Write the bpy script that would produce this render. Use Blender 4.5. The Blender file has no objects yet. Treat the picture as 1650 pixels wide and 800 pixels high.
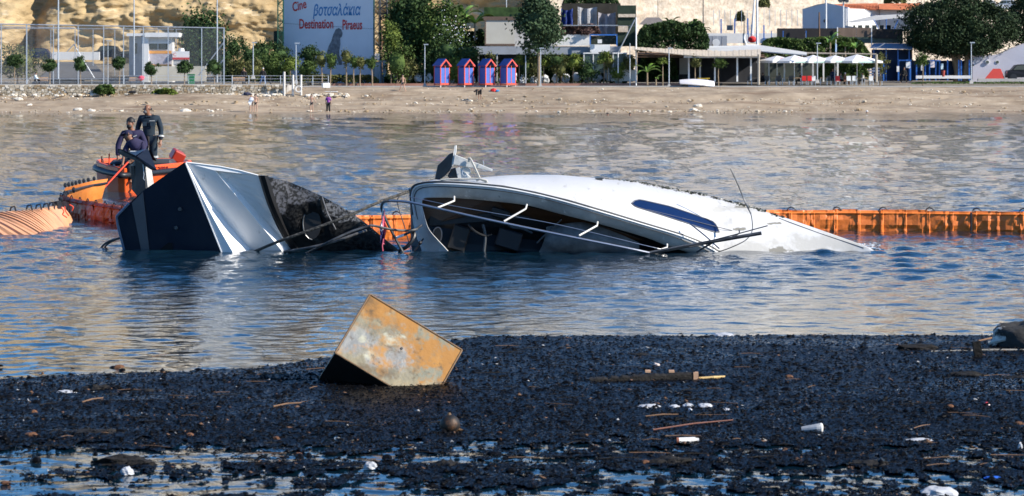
import bpy, math, random
import numpy as np
from mathutils import Vector, Matrix, noise as mnoise
SC = bpy.context.scene
COL = SC.collection
random.seed(7)
RNG = np.random.default_rng(7)
# ------------------------------------------------------------ camera, sky, sun
F = 4583.0      # focal length in pixels of the 1650 px wide photograph
H = 2.7         # eye height above the water
YH = 138.0      # horizon row
cam_d = bpy.data.cameras.new('camera')
cam = bpy.data.objects.new('camera', cam_d); COL.objects.link(cam)
cam.location = (0, 0, H); cam.rotation_euler = (math.radians(90), 0, 0)
cam_d.sensor_width = 36; cam_d.lens = F/1650*36
cam_d.shift_y = -(400-YH)/1650
cam_d.clip_start = 0.5; cam_d.clip_end = 3000
cam_d.dof.use_dof = True; cam_d.dof.focus_distance = 47.0; cam_d.dof.aperture_fstop = 7.0
SC.camera = cam
SUN_EL, SUN_AZ = math.radians(33), math.radians(21)   # azimuth measured from +X towards the camera
sdir = Vector((math.cos(SUN_EL)*math.cos(SUN_AZ), -math.cos(SUN_EL)*math.sin(SUN_AZ), math.sin(SUN_EL)))
W = bpy.data.worlds.new('World'); SC.world = W; W.use_nodes = True
nt = W.node_tree; nt.nodes.clear()
sky = nt.nodes.new('ShaderNodeTexSky'); sky.sky_type = 'NISHITA'; sky.sun_disc = False
sky.sun_elevation = SUN_EL; sky.sun_rotation = math.atan2(sdir.x, sdir.y)
sky.air_density = 1.0; sky.dust_density = 0.0; sky.ozone_density = 6.0; sky.altitude = 1500
bg = nt.nodes.new('ShaderNodeBackground'); bg.inputs[1].default_value = 0.115
wo = nt.nodes.new('ShaderNodeOutputWorld')
hs = nt.nodes.new('ShaderNodeHueSaturation'); hs.inputs['Saturation'].default_value = 1.15
nt.links.new(sky.outputs[0], hs.inputs['Color']); nt.links.new(hs.outputs[0], bg.inputs[0]); nt.links.new(bg.outputs[0], wo.inputs[0])
sl = bpy.data.lights.new('sun', 'SUN'); sl.energy = 4.6; sl.angle = math.radians(0.5); sl.color = (1, 0.93, 0.82)
so = bpy.data.objects.new('sun', sl); COL.objects.link(so); so.location = (60, -10, 60)
so.rotation_euler = sdir.to_track_quat('Z', 'Y').to_euler()
SC.view_settings.view_transform = 'Standard'; SC.view_settings.look = 'None'
SC.view_settings.exposure = 0.70; SC.view_settings.gamma = 1.0
SC.render.engine = 'CYCLES'; SC.cycles.max_bounces = 6; SC.cycles.use_denoising = True
SC.cycles.transparent_max_bounces = 12

# ------------------------------------------------------------ helpers
def P(px, py, D): return Vector(((px-825)/F*D, D, H-(py-YH)/F*D))
def XX(px, D): return (px-825)/F*D
def ZZ(py, D): return H-(py-YH)/F*D
def G(px, py, z=0.0):
    D = F*(H-z)/(py-YH); return Vector(((px-825)/F*D, D, z))
def plane3(a, b, c):
    n = (b-a).cross(c-a).normalized(); return a, n
def PL(px, py, pl):
    a, n = pl; o = Vector((0, 0, H)); d = P(px, py, 1.0)-o
    return o + d*((a-o).dot(n)/d.dot(n))

MATS = {}
def M(name, col, rough=0.7, var=0.12, scale=4.0, bump=0.0, metal=0.0, col2=None, thr=None, bscale=None, spec=None, stretch=None, detail=5, coat=0):
    if name in MATS: return MATS[name]
    m = bpy.data.materials.new(name); m.use_nodes = True; t = m.node_tree
    b = t.nodes['Principled BSDF']
    b.inputs['Roughness'].default_value = rough; b.inputs['Metallic'].default_value = metal
    if spec is not None: b.inputs['Specular IOR Level'].default_value = spec
    if coat: b.inputs['Coat Weight'].default_value = coat; b.inputs['Coat Roughness'].default_value = 0.08
    tc = t.nodes.new('ShaderNodeTexCoord'); mp = t.nodes.new('ShaderNodeMapping')
    t.links.new(tc.outputs['Object'], mp.inputs[0])
    if stretch: mp.inputs['Scale'].default_value = stretch
    n = t.nodes.new('ShaderNodeTexNoise'); n.inputs['Scale'].default_value = scale; n.inputs['Detail'].default_value = detail
    n.inputs['Roughness'].default_value = 0.62
    t.links.new(mp.outputs[0], n.inputs['Vector'])
    r = t.nodes.new('ShaderNodeValToRGB')
    c = Vector(col); c2 = Vector(col2) if col2 else None
    lo = tuple(c*(1-var))+(1,); hi = tuple(c2 if c2 else c*(1+var))+(1,)
    a, z = thr if thr else (0.3, 0.7)
    r.color_ramp.elements[0].position = a; r.color_ramp.elements[0].color = lo
    r.color_ramp.elements[1].position = z; r.color_ramp.elements[1].color = hi
    t.links.new(n.outputs[0], r.inputs[0]); t.links.new(r.outputs[0], b.inputs['Base Color'])
    if bump:
        n2 = t.nodes.new('ShaderNodeTexNoise'); n2.inputs['Scale'].default_value = bscale or scale*4; n2.inputs['Detail'].default_value = 6
        t.links.new(mp.outputs[0], n2.inputs['Vector'])
        bp = t.nodes.new('ShaderNodeBump'); bp.inputs['Strength'].default_value = 1; bp.inputs['Distance'].default_value = bump
        t.links.new(n2.outputs[0], bp.inputs['Height']); t.links.new(bp.outputs[0], b.inputs['Normal'])
    MATS[name] = m; return m
def layer(m, col, scale, thr, rough=None, stretch=None, detail=6, off=0.0):
    """mix a second colour over a material's colour where a noise exceeds thr=(a,b)"""
    t = m.node_tree; b = t.nodes['Principled BSDF']
    src = b.inputs['Base Color'].links[0].from_socket
    tc = t.nodes.new('ShaderNodeTexCoord'); mp = t.nodes.new('ShaderNodeMapping'); mp.inputs['Location'].default_value = (off, off*1.3, off*.7)
    if stretch: mp.inputs['Scale'].default_value = stretch
    n = t.nodes.new('ShaderNodeTexNoise'); n.inputs['Scale'].default_value = scale; n.inputs['Detail'].default_value = detail; n.inputs['Roughness'].default_value = 0.65
    r = t.nodes.new('ShaderNodeValToRGB'); r.color_ramp.elements[0].position = thr[0]; r.color_ramp.elements[1].position = thr[1]
    mx = t.nodes.new('ShaderNodeMix'); mx.data_type = 'RGBA'
    t.links.new(tc.outputs['Object'], mp.inputs[0]); t.links.new(mp.outputs[0], n.inputs['Vector']); t.links.new(n.outputs[0], r.inputs[0])
    t.links.new(r.outputs[0], mx.inputs[0]); t.links.new(src, mx.inputs[6]); mx.inputs[7].default_value = tuple(col)+(1,)
    t.links.new(mx.outputs[2], b.inputs['Base Color'])
    if rough is not None:
        mr = t.nodes.new('ShaderNodeMix'); mr.inputs[2].default_value = b.inputs['Roughness'].default_value; mr.inputs[3].default_value = rough
        old = b.inputs['Roughness'].links
        if old: t.links.new(old[0].from_socket, mr.inputs[2])
        t.links.new(r.outputs[0], mr.inputs[0]); t.links.new(mr.outputs[0], b.inputs['Roughness'])
    return m

WL = {}
def tag(o, label=None, cat=None, group=None, kind=None):
    if label: o['label'] = label
    if cat: o['category'] = cat
    if group: o['group'] = group
    if kind: o['kind'] = kind
    return o
def thing(name, label, cat, loc, group=None):
    o = bpy.data.objects.new(name, None); COL.objects.link(o); o.location = loc; o.empty_display_size = 0.2
    WL[o] = Vector(loc); return tag(o, label, cat, group)
def raw_mesh(name, V, Fc, mats, smooth=False, fm=None):
    """V (n,3) array, Fc list of tuples or (m,k) int array"""
    me = bpy.data.meshes.new(name)
    V = np.asarray(V, dtype=np.float32)
    if isinstance(Fc, np.ndarray):
        k = Fc.shape[1]; m = Fc.shape[0]
        me.vertices.add(len(V)); me.vertices.foreach_set('co', V.ravel())
        me.loops.add(m*k); me.loops.foreach_set('vertex_index', Fc.astype(np.int32).ravel())
        me.polygons.add(m); me.polygons.foreach_set('loop_start', np.arange(m, dtype=np.int32)*k)
        me.update(calc_edges=True)
    else:
        me.from_pydata([tuple(map(float, v)) for v in V], [], Fc)
    for mm in (mats if isinstance(mats, (list, tuple)) else [mats]): me.materials.append(mm)
    if fm is not None: me.polygons.foreach_set('material_index', np.asarray(fm, dtype=np.int32))
    if smooth: me.polygons.foreach_set('use_smooth', np.ones(len(me.polygons), dtype=bool))
    me.update(); return me
def link(name, me, parent=None, origin=None, mod=None):
    o = bpy.data.objects.new(name, me); COL.objects.link(o)
    if parent is not None: o.parent = parent; WL[o] = WL[parent]
    elif origin is not None: o.location = origin; WL[o] = Vector(origin)
    else: WL[o] = Vector((0, 0, 0))
    return o
class MB:
    def __init__(s): s.v = []; s.f = []; s.m = []; s.cm = 0
    def add(s, vs, fs):
        n = len(s.v); s.v += [Vector(v) for v in vs]; s.f += [tuple(i+n for i in f) for f in fs]; s.m += [s.cm]*len(fs); return s
    def mat(s, i): s.cm = i; return s
    def box(s, c, size, rot=None, taper=1.0):
        x, y, z = [a/2 for a in size]; c = Vector(c)
        vs = [Vector((sx*x*(taper if sz > 0 else 1), sy*y*(taper if sz > 0 else 1), sz*z)) for sz in (-1, 1) for sy in (-1, 1) for sx in (-1, 1)]
        if rot is not None:
            R = rot if isinstance(rot, Matrix) else Matrix.Rotation(rot, 3, 'Z'); vs = [R @ v for v in vs]
        return s.add([v+c for v in vs], [(0, 2, 3, 1), (4, 5, 7, 6), (0, 1, 5, 4), (2, 6, 7, 3), (0, 4, 6, 2), (1, 3, 7, 5)])
    def tube(s, pts, r, seg=6, caps=True):
        pts = [Vector(p) for p in pts]; n = len(pts); rr = r if isinstance(r, (list, tuple)) else [r]*n
        vs = []; prev = None
        for i, p in enumerate(pts):
            d = (pts[min(i+1, n-1)]-pts[max(i-1, 0)]).normalized()
            if prev is None:
                a = d.cross(Vector((0, 0, 1)))
                if a.length < 1e-3: a = d.cross(Vector((1, 0, 0)))
            else: a = prev - d*prev.dot(d)
            a.normalize(); prev = a; b = d.cross(a)
            vs += [p + (a*math.cos(2*math.pi*k/seg)+b*math.sin(2*math.pi*k/seg))*rr[i] for k in range(seg)]
        fs = [(i*seg+k, i*seg+(k+1) % seg, (i+1)*seg+(k+1) % seg, (i+1)*seg+k) for i in range(n-1) for k in range(seg)]
        if caps: fs += [tuple(range(seg-1, -1, -1)), tuple((n-1)*seg+k for k in range(seg))]
        return s.add(vs, fs)
    def prism(s, poly, d):
        """poly: list of points (one plane), d: offset vector"""
        n = len(poly); poly = [Vector(p) for p in poly]; d = Vector(d)
        return s.add(poly+[p+d for p in poly], [tuple(range(n)), tuple(range(2*n-1, n-1, -1))]+[(i, i+n, (i+1) % n+n, (i+1) % n) for i in range(n)])
    def grid(s, rows, closed=False):
        nr, nc = len(rows), len(rows[0]); vs = [p for r in rows for p in r]
        cc = nc if closed else nc-1
        return s.add(vs, [(i*nc+j, i*nc+(j+1) % nc, (i+1)*nc+(j+1) % nc, (i+1)*nc+j) for i in range(nr-1) for j in range(cc)])
    def ball(s, c, r, seg=10, rings=7, zmin=-1.0):
        c = Vector(c); r = Vector(r) if isinstance(r, (tuple, list, Vector)) else Vector((r, r, r)); rows = []
        for i in range(rings+1):
            ph = math.pi/2 - (math.pi/2-math.asin(max(-1, zmin)))*i/rings
            rows.append([c+Vector((r.x*max(.001, math.cos(ph))*math.cos(2*math.pi*k/seg), r.y*max(.001, math.cos(ph))*math.sin(2*math.pi*k/seg), r.z*math.sin(ph))) for k in range(seg)])
        return s.grid(rows, True)
    def build(s, name, mats, parent=None, origin=None, smooth=False, jitter=0, bevel=0):
        if parent is not None: o0 = WL[parent]
        elif origin is not None: o0 = Vector(origin)
        else:
            xs = [v.x for v in s.v]; ys = [v.y for v in s.v]; o0 = Vector(((min(xs)+max(xs))/2, (min(ys)+max(ys))/2, min(v.z for v in s.v)))
        V = [v-o0 for v in s.v]
        if jitter: V = [v+mnoise.noise_vector(v*3+o0)*jitter for v in V]
        me = raw_mesh(name, V, s.f, mats, smooth, s.m if isinstance(mats, (list, tuple)) else None)
        ob = link(name, me, parent, None if parent is not None else o0)
        if bevel:
            md = ob.modifiers.new('bevel', 'BEVEL'); md.width = bevel; md.segments = 1; md.limit_method = 'ANGLE'
        return ob
def copy_tree(o, loc=None, rz=None, sc=None, label=None, parent=None):
    c = o.copy(); COL.objects.link(c)
    if parent is not None: c.parent = parent
    if loc is not None: c.location = loc; WL[c] = Vector(loc)
    if rz is not None: c.rotation_euler.z = rz
    if sc is not None: c.scale = (sc, sc, sc) if not isinstance(sc, tuple) else sc
    if label: c['label'] = label
    for ch in list(o.children): copy_tree(ch, parent=c)
    return c
def smooth_path(pts, n=8):
    """Catmull-Rom through pts"""
    pts = [Vector(p) for p in pts]; q = [pts[0]*2-pts[1]]+pts+[pts[-1]*2-pts[-2]]; out = []
    for i in range(1, len(q)-2):
        for k in range(n):
            t = k/n; a, b, c, d = q[i-1], q[i], q[i+1], q[i+2]
            out.append(0.5*((2*b)+(c-a)*t+(2*a-5*b+4*c-d)*t*t+(3*b-a-3*c+d)*t**3))
    return out+[pts[-1]]
def resample(pts, n):
    pts = [Vector(p) for p in pts]; L = [0]
    for a, b in zip(pts, pts[1:]): L.append(L[-1]+(b-a).length)
    out = []
    for k in range(n):
        t = L[-1]*k/(n-1); i = max(0, min(len(L)-2, int(np.searchsorted(L, t)-1)))
        out.append(pts[i].lerp(pts[i+1], (t-L[i])/max(1e-9, L[i+1]-L[i])))
    return out
# ---- numpy value noise
def _h(ix, iy, seed):
    n = (ix.astype(np.int64)*374761393 + iy.astype(np.int64)*668265263 + seed*1442695041) & 0xffffffff
    n = ((n ^ (n >> 13))*1274126177) & 0xffffffff
    return ((n ^ (n >> 16)) & 0xffff)/65535.0
def vnoise(x, y, seed=0):
    ix = np.floor(x); iy = np.floor(y); fx = x-ix; fy = y-iy
    fx = fx*fx*(3-2*fx); fy = fy*fy*(3-2*fy)
    a = _h(ix, iy, seed); b = _h(ix+1, iy, seed); c = _h(ix, iy+1, seed); d = _h(ix+1, iy+1, seed)
    return (a*(1-fx)+b*fx)*(1-fy)+(c*(1-fx)+d*fx)*fy
def fbm(x, y, oct=4, seed=0, gain=.5):
    s = 0; a = 1; t = 0
    for i in range(oct): s = s+a*vnoise(x*2**i+i*17.3, y*2**i-i*9.1, seed+i); t += a; a *= gain
    return s/t
def grid_faces(nr, nc):
    i = np.arange(nr-1)[:, None]*nc+np.arange(nc-1)[None, :]
    return np.stack([i, i+1, i+1+nc, i+nc], -1).reshape(-1, 4)

# ------------------------------------------------------------ materials
white_paint = M('white_paint', (.78, .78, .77), .5, .06, 2)
grey_wall = M('grey_wall', (.5, .5, .5), .8, .1, 1.5, .01)
white_wall = M('white_wall', (.74, .73, .71), .85, .07, 1.0, .01)
concrete = M('concrete', (.42, .40, .37), .9, .15, .8, .02)
galv = M('galvanised_steel', (.52, .55, .58), .45, .1, 3, metal=.5)
dark_metal = M('dark_metal', (.05, .055, .06), .5, .2, 3)
green_metal = M('green_metal', (.01, .07, .045), .5, .2, 3)
blue_metal = M('blue_metal', (.03, .14, .45), .45, .15, 3)
wood = M('weathered_wood', (.16, .09, .05), .85, .3, 6, .01, stretch=(1, 1, .2))
bark = M('bark', (.16, .115, .075), .9, .3, 6, .03, stretch=(1, 1, .3))
pale_bark = M('pale_bark', (.27, .2, .13), .9, .25, 6, .03, stretch=(1, 1, .3))
red_cloth = M('red_cloth', (.6, .02, .02), .7, .15, 3)
black_cloth = M('black_cloth', (.012, .012, .014), .85, .3, 6)
skin_m = M('skin', (.36, .19, .12), .5, .1, 12)
skin_pale = M('skin_pale', (.5, .3, .21), .5, .1, 12)
dark_glass = M('dark_glass', (.02, .025, .03), .08, .1, 1, spec=.8)
rubber = M('black_rubber', (.015, .016, .02), .45, .3, 8, .004)
foliage_dark = M('foliage_dark', (.022, .052, .018), .8, .5, 1.2, col2=(.065, .115, .035), spec=.2)
foliage_mid = M('foliage_mid', (.05, .10, .028), .8, .45, 1.2, col2=(.10, .15, .035), spec=.2)
foliage_light = M('foliage_light', (.07, .12, .025), .8, .4, 1.4, col2=(.2, .25, .05), spec=.2)
foliage_olive = M('foliage_olive', (.06, .08, .025), .8, .4, 1.4, col2=(.18, .18, .06), spec=.2)
leaf_bright = M('leaf_bright', (.1, .22, .03), .4, .3, .8, col2=(.25, .4, .08))

# ------------------------------------------------------------ water
def build_water():
    py = np.concatenate([np.array([3000, 2200, 1700, 1400, 1200, 1060, 960, 900, 860, 835, 820]), np.arange(812, 183.5, -0.85), np.array([183.2, 182.4, 181])])
    D = F*H/(py-YH)
    pxs = np.concatenate([np.linspace(-4200, -100, 45, endpoint=False), np.arange(-100, 1750, 3.0), np.linspace(1750, 5800, 45)])
    Dg, pg = np.meshgrid(D, pxs, indexing='ij')
    X = (pg-825)/F*Dg
    dx = 3.0/F*Dg; dy = np.abs(np.gradient(D))[:, None]*np.ones_like(pg)
    Z = np.zeros_like(X)
    r = np.random.default_rng(3)
    N = 200
    lam = np.exp(r.uniform(np.log(.16), np.log(15.0), N))
    th = r.normal(0, .95, N)+.15
    rough = np.interp(Dg, [0, 26, 34, 40, 47, 60, 90, 160, 280], [.40, .36, .5, .95, 1.5, 1.4, 1.0, .75, .6])
    patch = .6+.8*fbm(X*.16, Dg*.07, 3, 5)
    for i in range(N):
        k = 2*math.pi/lam[i]; kx = k*math.sin(th[i]); ky = k*math.cos(th[i])
        band = np.exp(-.5*(np.log(lam[i]/(2.3*dy+.18))/.65)**2)
        a = .025/k*band*np.exp(-.5*(kx*dx)**2-.25*(ky*dy)**2)
        Z += a*np.sin(kx*X+ky*Dg+r.uniform(0, 6.28)+1.2*np.sin(.23*k*X*math.cos(th[i])+i)+.8*np.sin(.17*k*Dg+i*2))
    Z *= rough*patch
    V = np.stack([X, Dg, Z], -1).reshape(-1, 3)
    m = bpy.data.materials.new('sea_water'); m.use_nodes = True; t = m.node_tree; b = t.nodes['Principled BSDF']
    b.inputs['Base Color'].default_value = (.003, .016, .03, 1); b.inputs['Roughness'].default_value = .02; b.inputs['IOR'].default_value = 1.333
    tc = t.nodes.new('ShaderNodeTexCoord'); prev = None
    for sc, dist, st in ((2.5, .022, (.7, 1, 1)), (8, .013, (.7, 1, 1)), (24, .005, (.8, 1, 1))):
        mp = t.nodes.new('ShaderNodeMapping'); mp.inputs['Scale'].default_value = st; mp.inputs['Rotation'].default_value = (0, 0, .2)
        n = t.nodes.new('ShaderNodeTexNoise'); n.inputs['Scale'].default_value = sc; n.inputs['Detail'].default_value = 2.5
        bp = t.nodes.new('ShaderNodeBump'); bp.inputs['Distance'].default_value = dist
        t.links.new(tc.outputs['Object'], mp.inputs[0]); t.links.new(mp.outputs[0], n.inputs['Vector']); t.links.new(n.outputs[0], bp.inputs['Height'])
        if prev: t.links.new(prev.outputs[0], bp.inputs['Normal'])
        prev = bp
        # calmer under the debris
    # wind strength varies in wide patches, calm near the debris
    sep = t.nodes.new('ShaderNodeSeparateXYZ'); t.links.new(tc.outputs['Object'], sep.inputs[0])
    mr = t.nodes.new('ShaderNodeMapRange'); mr.inputs[1].default_value = 30; mr.inputs[2].default_value = 44; mr.inputs[3].default_value = .22; mr.inputs[4].default_value = 1.0
    t.links.new(sep.outputs[1], mr.inputs[0])
    for nd in t.nodes:
        if nd.bl_idname == 'ShaderNodeBump': t.links.new(mr.outputs[0], nd.inputs['Strength'])
    t.links.new(prev.outputs[0], b.inputs['Normal'])
    me = raw_mesh('water', V, grid_faces(len(D), len(pxs))[:, ::-1], m, True)
    o = link('water', me); tag(o, kind='structure')
    print('water', len(V))
build_water()

# ------------------------------------------------------------ beach, ground, promenade, cliff
BD = [240, 262, 275, 279, 284, 290, 297, 303, 312, 330, 345, 420]
BZ = [-2.5, -.9, 0, .28, .9, 1.85, 2.5, 2.6, 2.95, 3.12, 3.3, 4]
LEFT_X = XX(462, 290)
def zt(x, D):
    x = np.asarray(x, float); D = np.asarray(D, float)
    z = np.interp(D, BD, BZ)
    left = np.clip((XX(480, 290) - x)/3, 0, 1)
    zl = np.interp(D, [240, 262, 275, 279, 284, 290, 293, 316, 332, 345, 420], [-2.5, -.9, 0, .35, 1.0, 1.8, 1.85, 2.95, 5.1, 5.4, 6])
    return z*(1-left)+zl*left
def sheet(name, x0, x1, D0, D1, nx, ny, mat, amp=.1, seed=1, dz=0, fs=(.25, .25)):
    xs = np.linspace(x0, x1, nx); Ds = np.linspace(D0, D1, ny); Dg, Xg = np.meshgrid(Ds, xs, indexing='ij')
    Z = zt(Xg, Dg)+dz
    Z = Z+amp*(fbm(Xg*fs[0], Dg*fs[1], 5, seed, .6)-.5)*2
    me = raw_mesh(name, np.stack([Xg, Dg, Z], -1).reshape(-1, 3), grid_faces(ny, nx), mat, True)
    return tag(link(name, me), kind='structure')
sand = M('beach_sand', (.30, .222, .145), .95, .3, .35, .05, col2=(.44, .345, .24), bscale=2.2, detail=10)
layer(sand, (.58, .49, .37), 1.6, (.58, .75), stretch=(.4, 1, 1))
layer(sand, (.19, .125, .075), .55, (.52, .68), stretch=(.2, 1.2, 1), off=9)
# beach with erosion ledges
xs = np.linspace(-95, 95, 620); Ds = np.linspace(262, 299, 110); Dg, Xg = np.meshgrid(Ds, xs, indexing='ij')
Zb = zt(Xg, Dg)
ero = fbm(Xg*.12, Dg*.5, 5, 11, .6)-.5
Zb = Zb+np.clip((fbm(Xg*.06+5, Dg*.35, 4, 13)-.5)*8, -1, 1)*.16*np.clip((Dg-277)/5, 0, 1)*np.clip((297-Dg)/6, 0, 1)+ero*.55*np.clip((Dg-276)/6, 0, 1)*np.clip((299-Dg)/6, 0, 1)
Zb = Zb+.28*(fbm(Xg*.02+3, Dg*.02, 3, 4)-.5)*np.clip((Dg-262)/8, 0, 1)*np.clip((288-Dg)/8, 0, 1)
Zb = Zb+.08*(fbm(Xg*1.7, Dg*1.7, 3, 21)-.5)
tag(link('beach', raw_mesh('beach', np.stack([Xg, Dg, Zb], -1).reshape(-1, 3), grid_faces(110, 620), sand, True)), kind='structure')
dirt = M('dirt_ground', (.2, .17, .13), .95, .3, .3, .03)
sheet('ground', -130, 130, 298.5, 400, 120, 50, dirt, .05, 3)
# promenade
m = MB(); m.box(((LEFT_X-95)/2, 296.0, 2.15), (LEFT_X+95, 11, 1.18)); m.box(((LEFT_X-95)/2, 290.4, 2.78), (LEFT_X+95.4, .7, .14))
tag(m.build('promenade', concrete), kind='structure')
m = MB(); m.box((36+LEFT_X/2, 301.0, 2.52), (190-LEFT_X*1.0-60, 5.0, .28)); tag(m.build('pavement', concrete), kind='structure')
m = MB()
for i in range(24):
    x = XX(560, 304)+i*3.4
    if x < XX(1110, 304): m.box((x, 303.9, 2.78), (3.36, .4, .26))
tag(m.build('planter_kerb', M('terracotta_kerb', (.34, .17, .12), .85, .2, 1)), kind='structure')
# cliff
cliff_m = M('cliff_rock', (.38, .26, .12), .95, .3, .22, .35, col2=(.60, .45, .25), bscale=.9, detail=12, stretch=(.55, .55, 1.5))
layer(cliff_m, (.64, .53, .36), .5, (.56, .7), stretch=(.4, .4, 2))
layer(cliff_m, (.16, .11, .06), .35, (.66, .76), stretch=(1, 1, .6), off=4)
def wallgrid(name, x0, x1, nx, zs, Df, mat, smooth=True):
    xs = np.linspace(x0, x1, nx); V = []
    for z in zs:
        for x in xs: V.append((x, Df(x, z), z))
    me = raw_mesh(name, V, grid_faces(len(zs), nx), mat, smooth); return tag(link(name, me), kind='structure')
def cliffD(x, z):
    zz = z
    led = .9*math.sin(zz*1.15+2.5*mnoise.noise(Vector((x*.04, 0, 5)))+x*.02)
    n = mnoise.fractal(Vector((x*.09, zz*.16, 1.7)), .75, 2.1, 5)*3.4
    n2 = mnoise.fractal(Vector((x*.5, zz*1.1, 7.7)), .95, 2.1, 4)*.75
    back = max(0, zz-15)*.9+max(0, zz-3)*.2
    deep = 4.0*math.exp(-((x-XX(70, 350)-.2*(zz-9))/1.5)**2)*(1 if zz > 5.5 else .3)
    return 346+(x+20)*.22+back+n*.6+n2*.75+led*.5+deep+.9*max(0, mnoise.noise(Vector((x*.33, z*.05, 9)))-.15)**.5
wallgrid('cliff', -120, XX(905, 352), 620, np.concatenate([np.linspace(3, 15, 80), np.linspace(15.3, 30, 26)]), cliffD, cliff_m, False)
lime = M('limestone_wall_stone', (.54, .43, .32), .95, .2, 2.6, .05, col2=(.72, .62, .50), bscale=4, detail=8)
layer(lime, (.42, .3, .2), 4.2, (.6, .68))
layer(lime, (.62, .4, .22), .25, (.58, .75), stretch=(1.6, 1, .25), off=3)
def limeD(x, z): return 347+(x-XX(880, 352))*.5+.25*mnoise.fractal(Vector((x*.7, z*.9, 3)), .8, 2, 3)+.04*z
o = wallgrid('retaining_wall', XX(880, 352), 125, 420, np.linspace(3, 24, 80), limeD, lime, False)
o['kind'] = 'structure'
# hillside above the cliff, seen only in the water's reflections
hill_m = M('hill_scrub', (.22, .17, .1), .95, .35, .08, .2, col2=(.42, .33, .21), detail=8)
xs = np.linspace(-200, 220, 90); Ds = np.linspace(362, 520, 40); Dg, Xg = np.meshgrid(Ds, xs, indexing='ij'); Dg = Dg+np.clip(Xg, -40, 300)*.55+12
Zh = 22+(Dg-Xg*.5-362)*.15+3*(fbm(Xg*.03, Dg*.03, 4, 9)-.5)
tag(link('hillside', raw_mesh('hillside', np.stack([Xg, Dg, Zh], -1).reshape(-1, 3), grid_faces(40, 90), hill_m, True)), kind='structure')
blk_m = [M('apartment_render_%d' % i, c, .85, .06, .3) for i, c in enumerate([(.82, .78, .70), (.80, .71, .57), (.84, .82, .78)])]
xpos = -150
for i in range(14):
    w = random.uniform(14, 22); h = random.choice([22, 28, 34, 38, 42]); D = random.uniform(392, 402)+max(0, xpos)*.6
    zb = 25; cx = xpos+w/2; xpos += w+random.choice([.8, 1, 4, 8])
    b = thing('apartment_building', 'pale flat roofed apartment block on the hill above the frame', 'building', (cx, D, zb), 'apartment blocks above the cliff')
    MB().box((cx, D, zb+h/2-4), (w, 12, h+8)).build('wall', blk_m[i % 3], b)
    wm = MB(); bm_ = MB()
    for fl in range(int(h//3.1)):
        z = zb+1.6+fl*3.1
        bm_.box((cx, D-6.6, z-1.2), (w-1.5, 1.4, .25)); bm_.box((cx, D-7.25, z-.75), (w-1.5, .1, .8))
        for k in range(int(w//3.2)): wm.box((cx-w/2+1.9+k*3.2, D-6.0, z+.1), (1.3, .16, 1.7))
    q = wm.build('window', dark_glass, b); q['kind'] = 'stuff'
    bm_.build('balcony', white_wall, b); b.rotation_euler.z = .5
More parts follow.
